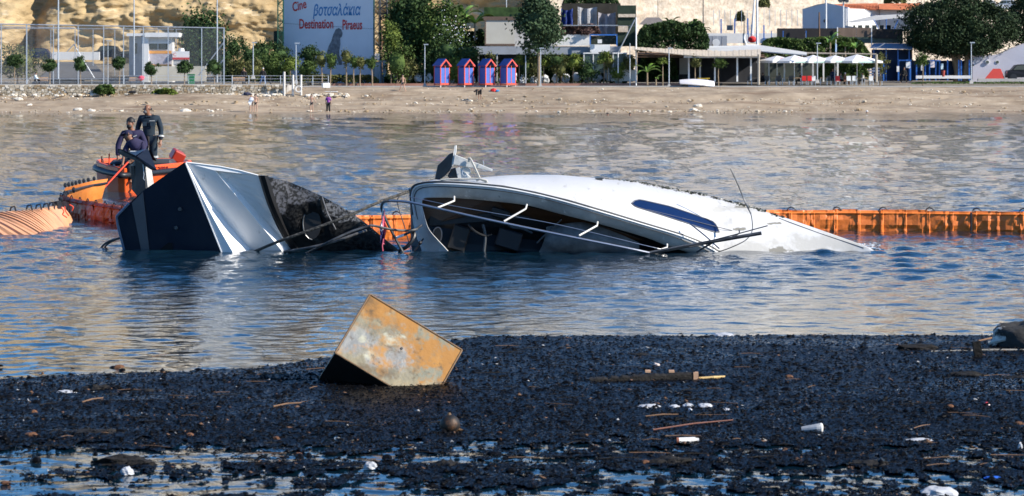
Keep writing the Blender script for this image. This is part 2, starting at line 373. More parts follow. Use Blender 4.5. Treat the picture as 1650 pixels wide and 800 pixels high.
# ------------------------------------------------------------ left wreck: upturned motor yacht
navy = M('navy_gelcoat', (.011, .016, .03), .33, .15, 1.5, .002, bscale=6)
layer(navy, (.022, .026, .038), 1.3, (.45, .7), .45, stretch=(1, 1, .4))
hull_white = M('hull_white', (.82, .82, .82), .32, .04, 1.2)
layer(hull_white, (.5, .5, .5), 7, (.62, .74), stretch=(1, 1, .5))
band_grey = M('band_grey', (.12, .12, .13), .35, .1, 3)
burnt = M('burnt_hull', (.005, .005, .006), .3, .4, 6, .004, bscale=30)
def patch_layer(m, col, blobs, scale, rough=.8, amp=1.6, speck=None, edge=(.45, .6)):
    """stain with its own outline: blobs = (x, z, rx, rz) in object space, broken up by noise"""
    t = m.node_tree; b = t.nodes['Principled BSDF']; src = b.inputs['Base Color'].links[0].from_socket
    tc = t.nodes.new('ShaderNodeTexCoord'); best = None
    for (x, z, rx, rz) in blobs:
        mp = t.nodes.new('ShaderNodeMapping'); mp.inputs['Location'].default_value = (-x/rx, 0, -z/rz); mp.inputs['Scale'].default_value = (1/rx, 0, 1/rz)
        t.links.new(tc.outputs['Object'], mp.inputs[0]); ln = t.nodes.new('ShaderNodeVectorMath'); ln.operation = 'LENGTH'; t.links.new(mp.outputs[0], ln.inputs[0])
        if best is None: best = ln.outputs['Value']
        else:
            mn = t.nodes.new('ShaderNodeMath'); mn.operation = 'MINIMUM'; t.links.new(best, mn.inputs[0]); t.links.new(ln.outputs['Value'], mn.inputs[1]); best = mn.outputs[0]
    n = t.nodes.new('ShaderNodeTexNoise'); n.inputs['Scale'].default_value = scale; n.inputs['Detail'].default_value = 10; n.inputs['Roughness'].default_value = .7
    t.links.new(tc.outputs['Object'], n.inputs['Vector'])
    ma = t.nodes.new('ShaderNodeMath'); ma.operation = 'MULTIPLY_ADD'; ma.inputs[1].default_value = amp; ma.inputs[2].default_value = .5-amp*.5
    t.links.new(n.outputs[0], ma.inputs[0])
    sb = t.nodes.new('ShaderNodeMath'); sb.operation = 'SUBTRACT'; sb.inputs[1].default_value = 0
    mul = t.nodes.new('ShaderNodeMath'); mul.operation = 'MULTIPLY_ADD'; mul.inputs[1].default_value = -.6; mul.inputs[2].default_value = .6
    t.links.new(best, mul.inputs[0]); ad = t.nodes.new('ShaderNodeMath'); ad.operation = 'ADD'; t.links.new(mul.outputs[0], ad.inputs[0]); t.links.new(ma.outputs[0], ad.inputs[1])
    r = t.nodes.new('ShaderNodeValToRGB'); r.color_ramp.elements[0].position = edge[0]+.12; r.color_ramp.elements[1].position = edge[1]+.12
    t.links.new(ad.outputs[0], r.inputs[0]); mx = t.nodes.new('ShaderNodeMix'); mx.data_type = 'RGBA'; mx.inputs[7].default_value = tuple(col)+(1,)
    t.links.new(r.outputs[0], mx.inputs[0]); t.links.new(src, mx.inputs[6]); t.links.new(mx.outputs[2], b.inputs['Base Color'])
    mr = t.nodes.new('ShaderNodeMix'); mr.inputs[2].default_value = b.inputs['Roughness'].default_value; mr.inputs[3].default_value = rough
    old = b.inputs['Roughness'].links
    if old: t.links.new(old[0].from_socket, mr.inputs[2])
    t.links.new(r.outputs[0], mr.inputs[0]); t.links.new(mr.outputs[0], b.inputs['Roughness']); return m
def bx_(px, py): o = P(300, 404, 46.4); q = P(px, py, 46.1); return q.x-o.x, q.z-o.z
patch_layer(burnt, (.13, .13, .145), [bx_(448, 320)+(.26, .42), bx_(478, 318)+(.34, .14)], 3.2, amp=2.4)
patch_layer(burnt, (.2, .2, .21), [bx_(542, 338)+(.2, .22), bx_(560, 350)+(.3, .1)], 5, amp=2.2)
layer(burnt, (.012, .012, .012), 20, (.46, .56), .7, off=1, detail=12)
chrome = M('stainless_rail', (.5, .5, .52), .28, .1, 6, metal=.9)
dirty_steel = M('sooty_rail', (.05, .05, .055), .45, .5, 5, metal=.5, col2=(.2, .2, .2))
cable = M('mooring_rope', (.03, .03, .028), .8, .4, 30, col2=(.2, .18, .15), thr=(.45, .75))
rope_light = M('pale_rope', (.5, .48, .43), .85, .2, 30)
wood_brown = M('varnished_wood', (.06, .025, .01), .4, .35, 3, stretch=(.3, 1, 3))

A = thing('capsized_motorboat', 'sunken motorboat on its side with navy transom, white ridged bottom and burnt black bow', 'boat', P(300, 404, 46.4))
ap = P(297, 262, 45.95); a1 = P(356, 404, 46.25); a2 = P(201, 403, 46.75)
plA = plane3(ap, a1, a2)
def A_(px, py, d=0.0):
    q = PL(px, py, plA); return q - plA[1]*d if plA[1].y > 0 else q + plA[1]*d
def down(p, dz=.5): return p+Vector((0, .06, -dz))
# navy transom with raised rim and bands
outl = [(297, 262), (265, 284), (233, 306), (208, 328), (188, 349), (190, 362), (200, 402)]
top = [A_(x, y) for x, y in outl]
m = MB(); poly = top+[down(top[-1]), down(a1), a1]
m.add(poly, [tuple(range(len(poly)))])
m.build('transom', navy, A)
m = MB(); m.tube([A_(x, y, .012) for x, y in outl[3:]], .022, 6); m.build('transom_rim', M('rim_blue_grey', (.16, .2, .27), .3, .1, 3), A)
m = MB(); m.prism([A_(213, 327, .006), A_(231, 309, .006), A_(241, 403, .006), A_(242, 408, .006), A_(229, 408, .006)], -plA[1]*.012 if plA[1].y > 0 else plA[1]*.012)
m.build('grey_band', band_grey, A)
for (x, y) in ((291, 337), (285, 367)):
    c = A_(x, y, .0); m = MB(); m.tube([c+Vector((0, .02, 0)), c+Vector((-.01, -.05, 0))], [.035, .03], 10); m.build('drain_fitting', dark_metal, A)
m = MB(); m.prism([A_(255, 404, .005), A_(272, 391, .005), A_(278, 392, .005), A_(279, 405, .005)], Vector((0, -.012, 0))); m.build('vent_opening', M('opening_black', (.003, .003, .004), .9, .1, 3), A)
# white ribbed bottom
def line(*pts, n=14):
    v = [P(x, y, d) for x, y, d in pts]; return resample(smooth_path(v, 6) if len(v) > 2 else v, n)
L0 = line((299, 263, 45.93), (328, 334, 46.08), (356, 404, 46.22), (370, 440, 46.3))
L1 = line((300, 263, 45.93), (334, 334, 46.06), (374, 405, 46.18), (396, 440, 46.2))
L2 = line((301, 263, 45.95), (346, 334, 46.26), (405, 405, 46.62), (441, 440, 46.8))
L3 = line((346, 275, 45.93), (394, 332, 46.12), (447, 396, 46.44), (480, 436, 46.6))
L4 = line((347, 273, 46.0), (404, 330, 46.28), (459, 391, 46.66), (492, 431, 46.8))
L5 = line((416, 283, 45.9), (433, 335, 46.16), (460, 390, 46.6), (493, 431, 46.8))
m = MB(); m.grid([L0, L1]); m.grid([L1, L2]); m.grid([L2, L3]); m.grid([L3, L4]); m.grid([L4, L5])
tp = [P(300, 262, 45.95), P(325, 265, 45.95), P(356, 269, 45.94), P(386, 275, 45.92), P(416, 283, 45.9)]
m.add(tp+[L3[0], L2[0]], [(0, 1, 2, 3, 4, 5, 6)])
m.build('ribbed_bottom', hull_white, A)
for nm, Lx in (('corner_strip', L0), ('keel_strip', [p+Vector((0, -.004, 0)) for p in tp])):
    m = MB(); m.tube(Lx, .014, 6); m.build(nm, white_paint, A)
# burnt forward section
Tt = line((416, 283, 45.9), (444, 288, 46.0), (472, 296, 46.13), (519, 317, 46.27), (564, 342, 46.42), (593, 363, 46.5), (622, 387, 46.55), (640, 401, 46.58), (655, 416, 46.6), n=44)
Tb = line((486, 433, 46.8), (520, 436, 46.8), (600, 437, 46.75), (656, 437, 46.7), n=44)
edge = resample([L5[i] for i in range(14)], 12)
rows = []
nr = 12
for i in range(nr):
    t = i/(nr-1); row = []
    for j in range(44):
        u = j/43; p = Tt[j].lerp(Tb[j], t)
        # left boundary follows the white section's edge
        w = max(0, 1-u*6); p = p.lerp(edge[i], w) if j == 0 else p+(edge[i]-Tt[0].lerp(Tb[0], t))*max(0, 1-u*2.2)
        bulge = math.sin(math.pi*min(1, t*1.15))*.05
        d = -bulge
        cx, cz = XX(503, 46.4), ZZ(360, 46.4)
        rr = math.hypot(p.x-cx, (p.z-cz)*.9)
        if rr < .2: d += .16*(1-(rr/.2)**2)**.5
        n = mnoise.noise(Vector((p.x*5, p.z*5, 2)))*.018
        row.append(p+Vector((0, d+n, 0)))
    rows.append(row)
def onB(px, py, off=0.0):
    q = P(px, py, 46.4); best = min((p for r_ in rows for p in r_), key=lambda p: (p.x-q.x)**2+(p.z-q.z)**2); return P(px, py, best.y-off)
m = MB(); m.grid(rows); ob = m.build('burnt_bow', burnt, A, smooth=True)
sd = ob.modifiers.new('sub', 'SUBSURF'); sd.levels = 2; sd.render_levels = 2
soot_shade = M('soot_and_shade_black', (.004, .004, .005), .55, .3, 5)  # black of charred parts, also painted as shade in the yacht cockpit
m = MB()  # thruster tunnel
c = onB(486, 361, .04); c = P(503, 361, c.y); rg = []
for k in range(17):
    a = k/16*2*math.pi; rg.append(c+Vector((.15*math.cos(a), .03*math.cos(a), .26*math.sin(a))))
m.tube(rg[5:13], .012, 6); m.build('thruster_tunnel_ring', M('scorched_ring', (.05, .05, .05), .3, .4, 8, col2=(.22, .22, .22)), A)
m = MB(); m.prism([c+Vector((.145*math.cos(a), -.01, .25*math.sin(a))) for a in [i/16*2*math.pi for i in range(16)]], (0, .06, 0)); m.build('thruster_tunnel', soot_shade, A)
def off_(Ls, dx, dy): return [p+Vector((dx, -dy, 0)) for p in Ls]
m = MB(); m.grid([off_(L5, .0, .015), off_(L5, .035, .07), off_(L5, .11, .075), off_(L5, .16, .0)]); m.build('chine_band', soot_shade, A)
m = MB(); m.tube([onB(519, 318, .03), onB(528, 345, .05), onB(541, 370, .05)], .011, 6); m.build('spray_rail', M('ash_grey', (.16, .16, .17), .7, .3, 8), A)
# ash and blistered paint: loose flakes along the black top edge
m = MB()
for k in range(420):
    j = random.uniform(.04, .78); p = Tt[int(j*43)]
    q = p+Vector((random.gauss(0, .05), random.uniform(-.05, .02), -abs(random.gauss(0, .02))))
    s = random.uniform(.006, .018); m.add([q, q+Vector((s, -.004, s*.3)), q+Vector((s*.4, -.006, s))], [(0, 1, 2)])
q = m.build('ash_flakes', M('ash_flake', (.55, .55, .56), .8, .2, 8), A); q['kind'] = 'stuff'
# far side closing
m = MB()
back = [top[4], top[3], top[2], top[1], top[0], tp[1], tp[2], tp[3]]+Tt[::4]
r1 = [p+Vector((0, .0, 0)) for p in back]
r2 = [p+Vector((.1, 1.0, -.18)) for p in back]
r3 = [Vector((p.x+.15, p.y+1.8, min(p.z-.7, .2))) for p in back]
r4 = [Vector((p.x+.15, p.y+1.9, -.5)) for p in back]
m.grid([r1, r2, r3, r4]); m.build('far_side', navy, A, smooth=False)
m = MB(); m.add([top[4], top[5], top[6], down(top[6]), down(top[6])+Vector((.1, 2, 0)), top[4]+Vector((.1, 1.0, -.25))], [(0, 1, 2, 3, 4, 5)]); m.build('side_panel', navy, A)
# stern-drive leg standing up behind the transom
dk = M('drive_black', (.012, .013, .017), .4, .3, 5, .004)
m = MB(); pt = lambda x, y, d: P(x, y, d)
m.prism([pt(189, 245, 47.4), pt(190, 240, 47.4), pt(197, 241, 47.3), pt(221, 252, 47.0), pt(252, 273, 46.75), pt(243, 272, 46.8), pt(222, 258, 47.1), pt(200, 251, 47.4)], (0, .02, -.02))
m.add([pt(221, 252, 47.0), pt(238, 239, 47.5), pt(252, 273, 46.78), pt(230, 250, 47.6)], [(0, 1, 2), (1, 3, 2)])
m.add([pt(219, 251, 47.02), pt(236, 240, 47.6), pt(206, 247, 47.9)], [(0, 1, 2)])
m.build('trim_plate', dk, A)
m = MB(); m.prism([pt(212, 268, 47.25), pt(217, 258, 47.2), pt(232, 258, 47.15), pt(236, 305, 47.1), pt(238, 330, 47.1), pt(226, 330, 47.1), pt(219, 314, 47.15), pt(212, 306, 47.2)], (0.05, .30, 0)); m.build('drive_leg', dk, A, bevel=.01)
m = MB(); m.prism([pt(210.5, 268, 47.2), pt(216, 268, 47.18), pt(219, 307, 47.18), pt(213, 307, 47.2)], (0, .1, 0)); m.build('hinge_plate', dk, A)
m = MB(); m.prism([pt(234, 266, 47.12), pt(241, 268, 47.2), pt(246.5, 302, 47.2), pt(239, 312, 47.12)], (.02, .03, 0)); m.build('lit_side_plate', M('lit_side_pale', (.5, .48, .45), .6, .3, 12, .004, col2=(.72, .7, .66)), A)  # sunlit side of the leg, its brightness painted as a pale plate
m = MB(); m.tube([pt(230, 262, 47.08), pt(232, 282, 47.06), pt(231, 288, 47.05), pt(233, 291, 47.05)], .006, 5); m.build('hose', galv, A)
for dx in (0, 5):
    m = MB(); m.tube(smooth_path([P(161+dx, 402, 47.1), P(168+dx, 394, 47.0), P(178+dx, 388, 46.95), P(192+dx*.4, 384, 46.9)], 5), .016, 6); m.build('grab_rail', dirty_steel, A)

# ------------------------------------------------------------ right wreck: white sailing yacht lying on its side
B = thing('capsized_sailing_yacht', 'white yacht lying on its side half sunk with its dark cockpit towards the viewer', 'boat', P(900, 408, 46))
white_hull = M('weathered_white_hull', (.60, .595, .58), .4, .06, .8, .003, bscale=20)
layer(white_hull, (.33, .32, .29), 1.1, (.60, .82), .7, stretch=(.8, 1, .5), off=5)
layer(white_hull, (.25, .22, .17), 7, (.68, .76), .8, stretch=(1, 1, .35))
WH_FIX = 1
Tx = [660, 700, 753, 779, 815, 850, 902, 965, 1020, 1073, 1127, 1167, 1207, 1271, 1340, 1393, 1415, 1425]
Ty = [303, 289.5, 289.5, 286, 283, 282, 282.3, 287.5, 292, 303, 313, 323, 333, 353, 377, 396, 407, 412]
Rx = [658, 661, 668, 685, 700, 753, 811, 863, 916, 981, 1040, 1100, 1163, 1425]
Ry = [306, 300, 296, 292.5, 291.5, 293.5, 299, 309, 322, 341, 359, 377, 405, 452]
def Tf(px): return float(np.interp(px, Tx, Ty))
def Rf(px): return float(np.interp(px, Rx, Ry))
def DBf(px): return float(np.interp(px, [658, 700, 800, 950, 1100, 1163, 1425], [46.35, 46.0, 45.75, 45.65, 45.9, 46.1, 46.3]))
def depf(px): return float(np.interp(px, [658, 700, 779, 850, 1100, 1271, 1400, 1425], [.02, .25, .9, 1.5, 1.5, .9, .12, .05]))
def Hp(px, py, off=0.0):
    T, R = Tf(px), max(Rf(px), Tf(px)+1.0)
    s = min(1.0, max(0.0, (R-py)/(R-T)))
    d = depf(px)*(.45*s+.55*(1-math.sqrt(max(0, 1-s*s))))
    # gentle dent and the flare toward the stern
    d += .035*math.sin((px-1180)/60)*(px > 1180)*s
    return P(px, py, DBf(px)+d-off)
def yx_(px, py): o = P(900, 408, 46); q = P(px, py, 46); return q.x-o.x, q.z-o.z
patch_layer(white_hull, (.45, .44, .41), [yx_(1200, 400)+(1.3, .16), yx_(1330, 395)+(.9, .2), yx_(1180, 340)+(.7, .1)], 2.6, .7, amp=2.4, edge=(.42, .8))
patch_layer(white_hull, (.22, .21, .18), [yx_(1260, 406)+(.25, .07), yx_(1195, 372)+(.16, .03), yx_(1256, 364)+(.12, .02), yx_(1230, 338)+(.5, .03)], 8, .8, amp=2.2)
layer(white_hull, (.40, .39, .37), 3.2, (.60, .74), .6, stretch=(2.2, 1, .25), off=12)
m = MB(); cols = []
pxs = list(np.linspace(658, 1425, 150))
for i in range(25):
    t = i/24; s = 1-(1-t)**1.6   # denser near the silhouette
    s = t**1.5
    cols.append([Hp(px, Tf(px)+(max(Rf(px), Tf(px)+1.0)-Tf(px))*s) for px in pxs])
m.grid(cols)
topr = cols[0]; b1 = [p+Vector((0, .45, -.10)) for p in topr]; b2 = [p+Vector((0, 1.1, -.55)) for p in topr]; b3 = [Vector((p.x, p.y+1.4, -.5)) for p in topr]
m.grid([b3, b2, b1, topr])
ob = m.build('hull', white_hull, B, smooth=True)
# long navy window
wn = [(1018, 328), (1023, 323.5), (1031, 322), (1079, 333), (1118, 346), (1148, 357), (1154, 363), (1159, 374.5), (1150, 374), (1125, 366), (1100, 357.5), (1058, 344), (1024, 333.5)]
up_ = resample([Vector((x, y, 0)) for x, y in wn[:8]], 24); dn_ = resample([Vector((x, y, 0)) for x, y in [wn[0]]+wn[:7:-1]+[wn[7]]], 24)
m = MB(); rws = []
for j in range(5):
    t = j/4; rws.append([Hp(a.x*(1-t)+b.x*t, a.y*(1-t)+b.y*t, .012) for a, b in zip(up_, dn_)])
m.grid(rws); m.build('hull_window', M('navy_window', (.006, .02, .075), .25, .1, 2), B, smooth=True)
m = MB(); m.tube([Hp(v.x, v.y, .008) for v in up_], .012, 5); m.tube([Hp(v.x, v.y, .008) for v in dn_], .012, 5); m.build('window_frame', band_grey, B)
# gunwale / bulwark facing the viewer
bul = M('bulwark_grey', (.45, .45, .44), .5, .25, 1.6, .003, col2=(.66, .65, .62), bscale=20)
layer(bul, (.72, .72, .7), 5, (.6, .7), stretch=(1, 1, .25))
layer(bul, (.1, .1, .1), 9, (.68, .76), stretch=(1, 1, .3), off=3)
Op = [(684, 432), (681, 408), (672, 385), (666, 362), (661.5, 330), (659.5, 312), (663, 301), (672, 295.5), (700, 292), (753, 294), (811, 299.5), (863, 309.5), (916, 322.5), (981, 341.5), (1040, 359.5), (1100, 377.5), (1140, 393), (1165, 407), (1200, 428)]
Ip = [(738, 432), (724, 408), (706, 388), (691, 370), (683, 345), (679.5, 329), (682, 321), (692, 319), (720, 319), (760, 321.5), (797, 325), (850, 331.5), (902, 345), (968, 362), (1040, 383), (1073, 396), (1095, 403), (1112, 410), (1130, 430)]
sO = resample(smooth_path([Vector((x, y, 0)) for x, y in Op], 5), 110); sI = resample(smooth_path([Vector((x, y, 0)) for x, y in Ip], 5), 110)
def bw(t, k, off=0.0):
    a, b = sO[k], sI[k]; x = a.x+(b.x-a.x)*t; y = a.y+(b.y-a.y)*t
    base = DBf(x); prof = np.interp(t, [0, .12, .3, .8, 1], [0, -.05, -.055, .06, .14])*float(np.interp(k, [0, 20, 34], [-.9, -.7, 1]))
    return P(x, y, base+float(prof)-off)
m = MB(); rws = [[bw(t, k) for k in range(110)] for t in (0, .06, .12, .2, .3, .45, .6, .8, .93, 1)]
inner = [bw(1, k) for k in range(110)]
cx = Vector((XX(850, 46), 46, ZZ(372, 46)))
lip = [p+Vector((0, .16, .0)) for p in inner]; lip2 = [p+(p-cx)*.04+Vector((0, .38, 0)) for p in inner]
m.grid(rws+[lip, lip2]); m.build('bulwark', bul, B, smooth=True)
for t, r_, mt, nm in ((.05, .014, dark_metal, 'rub_rail'), (.16, .012, white_paint, 'rub_strip'), (.34, .007, dark_metal, 'seam')):
    m = MB(); m.tube([bw(t, k, .012) for k in range(14, 106)], r_, 6); m.build(nm, mt, B)
# deck and cockpit
m = MB(); dk_pl = [p+Vector((0, .36, 0)) for p in inner[::3]]
m.add(dk_pl, [tuple(range(len(dk_pl)))])
ob = m.build('cockpit_sole', soot_shade, B)  # black puts the shade under the bulwark into the deck colour
m = MB()
m.add([P(677, 316, 46.36), P(790, 320, 46.2), P(830, 336, 46.2), P(772, 345, 46.26), P(712, 357, 46.32), P(687, 368, 46.38)], [(0, 1, 2, 3, 4, 5)])
m.build('varnished_panel', wood_brown, B)
m = MB()
m.add([P(800, 324, 46.1), P(905, 344, 46.05), P(1000, 374, 46.1), P(1040, 388, 46.12), P(980, 384, 46.2), P(900, 361, 46.2), P(820, 342, 46.2)], [tuple(range(7))])
m.build('coaming', wood_brown, B)
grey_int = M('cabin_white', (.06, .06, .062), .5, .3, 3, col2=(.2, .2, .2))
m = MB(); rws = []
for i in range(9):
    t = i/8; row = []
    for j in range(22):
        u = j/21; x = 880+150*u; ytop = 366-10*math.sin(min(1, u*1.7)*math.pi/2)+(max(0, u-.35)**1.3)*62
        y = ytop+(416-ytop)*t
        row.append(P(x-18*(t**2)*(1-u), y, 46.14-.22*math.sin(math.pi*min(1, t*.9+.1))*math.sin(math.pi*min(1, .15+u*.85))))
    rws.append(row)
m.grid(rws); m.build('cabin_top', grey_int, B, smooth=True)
for pts, r_, mt, nm in (
    ([(755, 362, 46.0), (765, 373, 45.95), (780, 380, 45.98), (792, 378, 46.05)], .02, soot_shade, 'hose'),  # hose blackened to carry the cockpit shade
    ([(778, 362, 46.0), (782, 380, 46.0), (780, 405, 46.0)], .025, dark_metal, 'table_leg'),
    ([(865, 392, 46.0), (885, 372, 46.0), (905, 354, 46.05)], .014, dark_metal, 'strut'),
    ([(812, 352, 46.1), (824, 366, 46.1), (842, 369, 46.1), (858, 376, 46.1)], .018, dark_metal, 'hose')):
    m = MB(); m.tube(smooth_path([P(*q) for q in pts], 5), r_, 7); m.build(nm, mt, B)
for (x, y, w_, h_, c_) in ((740, 384, .28, .4, soot_shade), (820, 386, .4, .3, M('interior_shade_blue', (.005, .006, .01), .6, .3, 4)), (806, 344, .3, .16, soot_shade)):  # near-black lockers have the interior shade in their colour
    m = MB(); m.box(P(x, y, 46.15), (w_, .18, h_), Matrix.Rotation(.3, 3, 'Y')); m.build('locker', c_, B, bevel=.02)
c = P(704, 381, 46.22)
m = MB(); m.prism([c+Vector((.075*math.cos(a)+.02*math.sin(a), -.06, .14*math.sin(a))) for a in [i/18*2*math.pi for i in range(18)]], (0, .02, 0)); m.build('hawse_hole', soot_shade, B)
m = MB(); m.tube([c+Vector((.08*math.cos(a)+.02*math.sin(a), -.06, .15*math.sin(a))) for a in [i/18*2*math.pi for i in range(19)]], .012, 6); m.build('hawse_ring', band_grey, B)
m = MB(); c = Hp(966, 290, .03); m.box(c, (.10, .04, .03)); m.tube([c+Vector((-.07, 0, .02)), c+Vector((.07, 0, .025))], .012, 6); m.build('cleat', dark_metal, B)
for q in ([(1043, 338), (1100, 352), (1180, 372)], [(1255, 352), (1320, 376), (1392, 400)]):
    m = MB(); m.tube([Hp(x, y, .004) for x, y in q], .006, 4); m.build('hull_seam', band_grey, B)
# mussels and weed along the upper edge
m = MB()
for k in range(1500):
    px = random.uniform(955, 1262); e = min(1, (px-955)/60)
    p = Hp(px, Tf(px)+abs(random.gauss(0, 1.3))*e, -.02)
    if mnoise.noise(Vector((px*.06, 0, 0)))+.45 < random.random()*.9: continue
    s = random.uniform(.012, .035)*e+.006
    a, b, c_ = [Vector((random.uniform(-1, 1), random.uniform(-1, 1), random.uniform(-.3, 1)))*s for _ in range(3)]
    m.mat(0 if random.random() < .72 else 1); m.add([p, p+a, p+b, p+c_], [(0, 1, 2), (0, 2, 3), (0, 3, 1), (1, 3, 2)])
q = m.build('mussel_crust', [M('crust_dark', (.03, .035, .025), .8, .4, 20), M('crust_pale', (.45, .44, .4), .8, .2, 20)], B); q['kind'] = 'stuff'
# pulpit rails, stanchions, wires
def rail(nm, pts, r_, mt, n=6, par=B):
    m = MB(); m.tube(smooth_path([P(*q) for q in pts], n), r_, 7); return m.build(nm, mt, par)
rail('guard_rail', [(627, 324, 45.6), (658, 326, 45.5), (700, 335, 45.4), (780, 353, 45.3), (900, 378, 45.3), (1000, 398, 45.4), (1050, 408.5, 45.5)], .021, chrome)
rail('pulpit_hoop', [(650, 408, 45.9), (632, 375, 45.8), (617, 343, 45.7), (615, 332, 45.65), (619, 325.5, 45.62), (628, 324, 45.6)], .022, dirty_steel)
rail('lifeline', [(658, 317, 45.9), (727, 331.5, 45.6), (800, 344.5, 45.5), (902, 363, 45.45), (1040, 396, 45.5), (1075, 404, 45.6)], .007, chrome)
rail('lifeline', [(663, 407, 46), (652, 366, 45.9), (641, 330, 45.85), (642, 319, 45.8), (650, 316, 45.85), (660, 317.5, 45.9)], .008, dirty_steel)
for q in ([(732, 317, 45.85), (732, 324, 45.75), (703, 336, 45.4)], [(849, 330, 45.6), (847, 337, 45.5), (812, 357, 45.3)], [(963, 358, 45.65), (962, 364, 45.55), (933, 380, 45.3)], [(1075, 394, 45.75), (1075, 399, 45.65), (1049, 408, 45.5)]):
    m = MB(); m.tube([P(*v) for v in q], .016, 7); m.build('stanchion', M('stanchion_white', (.62, .6, .56), .4, .1, 5), B)
rail('bow_spar', [(1047, 408, 45.4), (1140, 391, 45.3), (1227, 376, 45.2)], .03, dirty_steel, 3)
rail('bent_tube', [(1050, 407, 45.35), (1150, 387, 45.2), (1237, 364, 45.0)], .009, dirty_steel, 3)
rail('bent_tube', [(1110, 399, 45.3), (1165, 387, 45.3), (1184, 380, 45.35), (1191, 376, 45.4), (1191, 371, 45.5)], .011, dirty_steel)
rail('bent_tube', [(1112, 361, 45.85), (1137, 381, 45.6), (1159, 401, 45.5)], .011, M('strut_navy', (.02, .05, .12), .4, .2, 4))
rail('bent_tube', [(1122, 407, 45.4), (1140, 396, 45.35), (1158, 386, 45.3)], .016, dark_metal)
rail('bent_tube', [(1150, 400, 45.5), (1160, 405, 45.5), (1185, 396, 45.4), (1203, 386, 45.45), (1212, 372, 45.6), (1211, 350, 45.9), (1206, 336, 46.1)], .008, dirty_steel)
rail('whip_antenna', [(1177, 272, 46.2), (1190, 300, 46.2), (1201, 327, 46.2), (1210, 345, 46.0)], .011, dirty_steel)
m = MB(); m.tube([P(637, 384, 45.9), P(655, 377.5, 45.95)], .022, 7); m.build('boat_hook_tip', white_paint, B)
rail('boat_hook', [(651, 379, 45.93), (668, 371, 46), (680, 363, 46.05)], .02, dirty_steel)
rail('tangled_rope', [(642, 405, 46), (655, 398, 45.95), (664, 388, 45.95), (668, 378, 46), (664, 372, 46.05)], .032, rubber)
rail('tangled_rope', [(668, 404, 46), (674, 397, 46), (677, 392, 46), (682, 385, 46.05)], .014, rubber)
m = MB(); m.ball(P(677, 391.5, 45.98), .035, 8, 6); m.build('rope_knot', rubber, B)
# anchor on the bow
Anc = thing('anchor', 'grey plough anchor with its shank lashed on top of the white yacht bow', 'anchor', P(735, 289, 46.1))
ag = M('anchor_grey', (.035, .038, .045), .5, .25, 5, .004); agl = M('anchor_galvanised', (.55, .55, .53), .5, .2, 8, .003)
def AP(x, y, d): return P(690+x/10, 225+y/10, d)
m = MB(); m.prism([AP(105, 640, 46.3), AP(150, 420, 46.25), AP(240, 340, 46.2), AP(340, 230, 46.15), AP(405, 215, 46.1), AP(395, 410, 46.1), AP(350, 500, 46.15), AP(290, 570, 46.2), AP(195, 645, 46.25)], (0, .05, 0)); m.build('fluke', ag, Anc, bevel=.01)
m = MB(); m.prism([AP(422, 105, 46.08), AP(446, 100, 46.08), AP(440, 200, 46.06), AP(408, 380, 46.04), AP(378, 440, 46.04), AP(382, 380, 46.04), AP(408, 220, 46.06)], (.01, .3, 0)); m.build('fluke_plate', agl, Anc)
m = MB(); m.prism([AP(425, 240, 46.0), AP(640, 330, 46.0), AP(850, 405, 46.0), AP(1040, 485, 46.0), AP(1020, 518, 46.0), AP(820, 468, 46.0), AP(640, 450, 46.0), AP(400, 405, 46.0)], (0, .05, 0)); m.build('shank', agl, Anc, bevel=.006)
m = MB(); m.prism([AP(440, 470, 46.0), AP(500, 445, 46.0), AP(575, 520, 46.0), AP(680, 600, 46.0), AP(680, 640, 46.0), AP(480, 640, 46.0)], (0, .12, 0)); m.build('bow_roller_bracket', agl, Anc, bevel=.006)
m = MB(); m.prism([AP(365, 480, 46.03), AP(440, 455, 46.03), AP(480, 640, 46.03), AP(360, 640, 46.03), AP(310, 590, 46.05)], (0, .16, 0)); m.build('bracket_side', dk, Anc)
m = MB(); c = AP(600, 520, 46.1); m.tube([c+Vector((0, -.06, 0)), c+Vector((0, .06, 0))], .085, 14); m.build('roller', agl, Anc)
m = MB(); m.tube(smooth_path([AP(655, 360, 45.97), AP(660, 310, 45.96), AP(690, 325, 45.95), AP(760, 470, 45.93), AP(830, 620, 45.92)], 5), .017, 7); m.build('lashing', rope_light, Anc)
m = MB(); m.tube(smooth_path([AP(560, 500, 45.97), AP(550, 560, 45.95), AP(590, 590, 45.95), AP(625, 560, 45.97)], 5), .005, 5); m.tube(smooth_path([AP(880, 340, 45.97), AP(895, 400, 45.95), AP(860, 460, 45.95), AP(835, 465, 45.97)], 5), .006, 5); m.build('wire_loop', galv, Anc)
m = MB(); m.tube(smooth_path([AP(200, 652, 45.98), AP(400, 640, 45.95), AP(620, 635, 45.93), (AP(800, 635, 45.9)), AP(880, 660, 45.88), AP(960, 690, 45.88)], 4), .016, 7)
m.tube(smooth_path([AP(780, 660, 45.9), AP(840, 640, 45.86), AP(930, 660, 45.86), AP(950, 690, 45.86)], 4), .018, 7)
tag(m.build('deck_line', rope_light), 'pale rope lying along the rail beside the anchor on the yacht bow', 'rope')
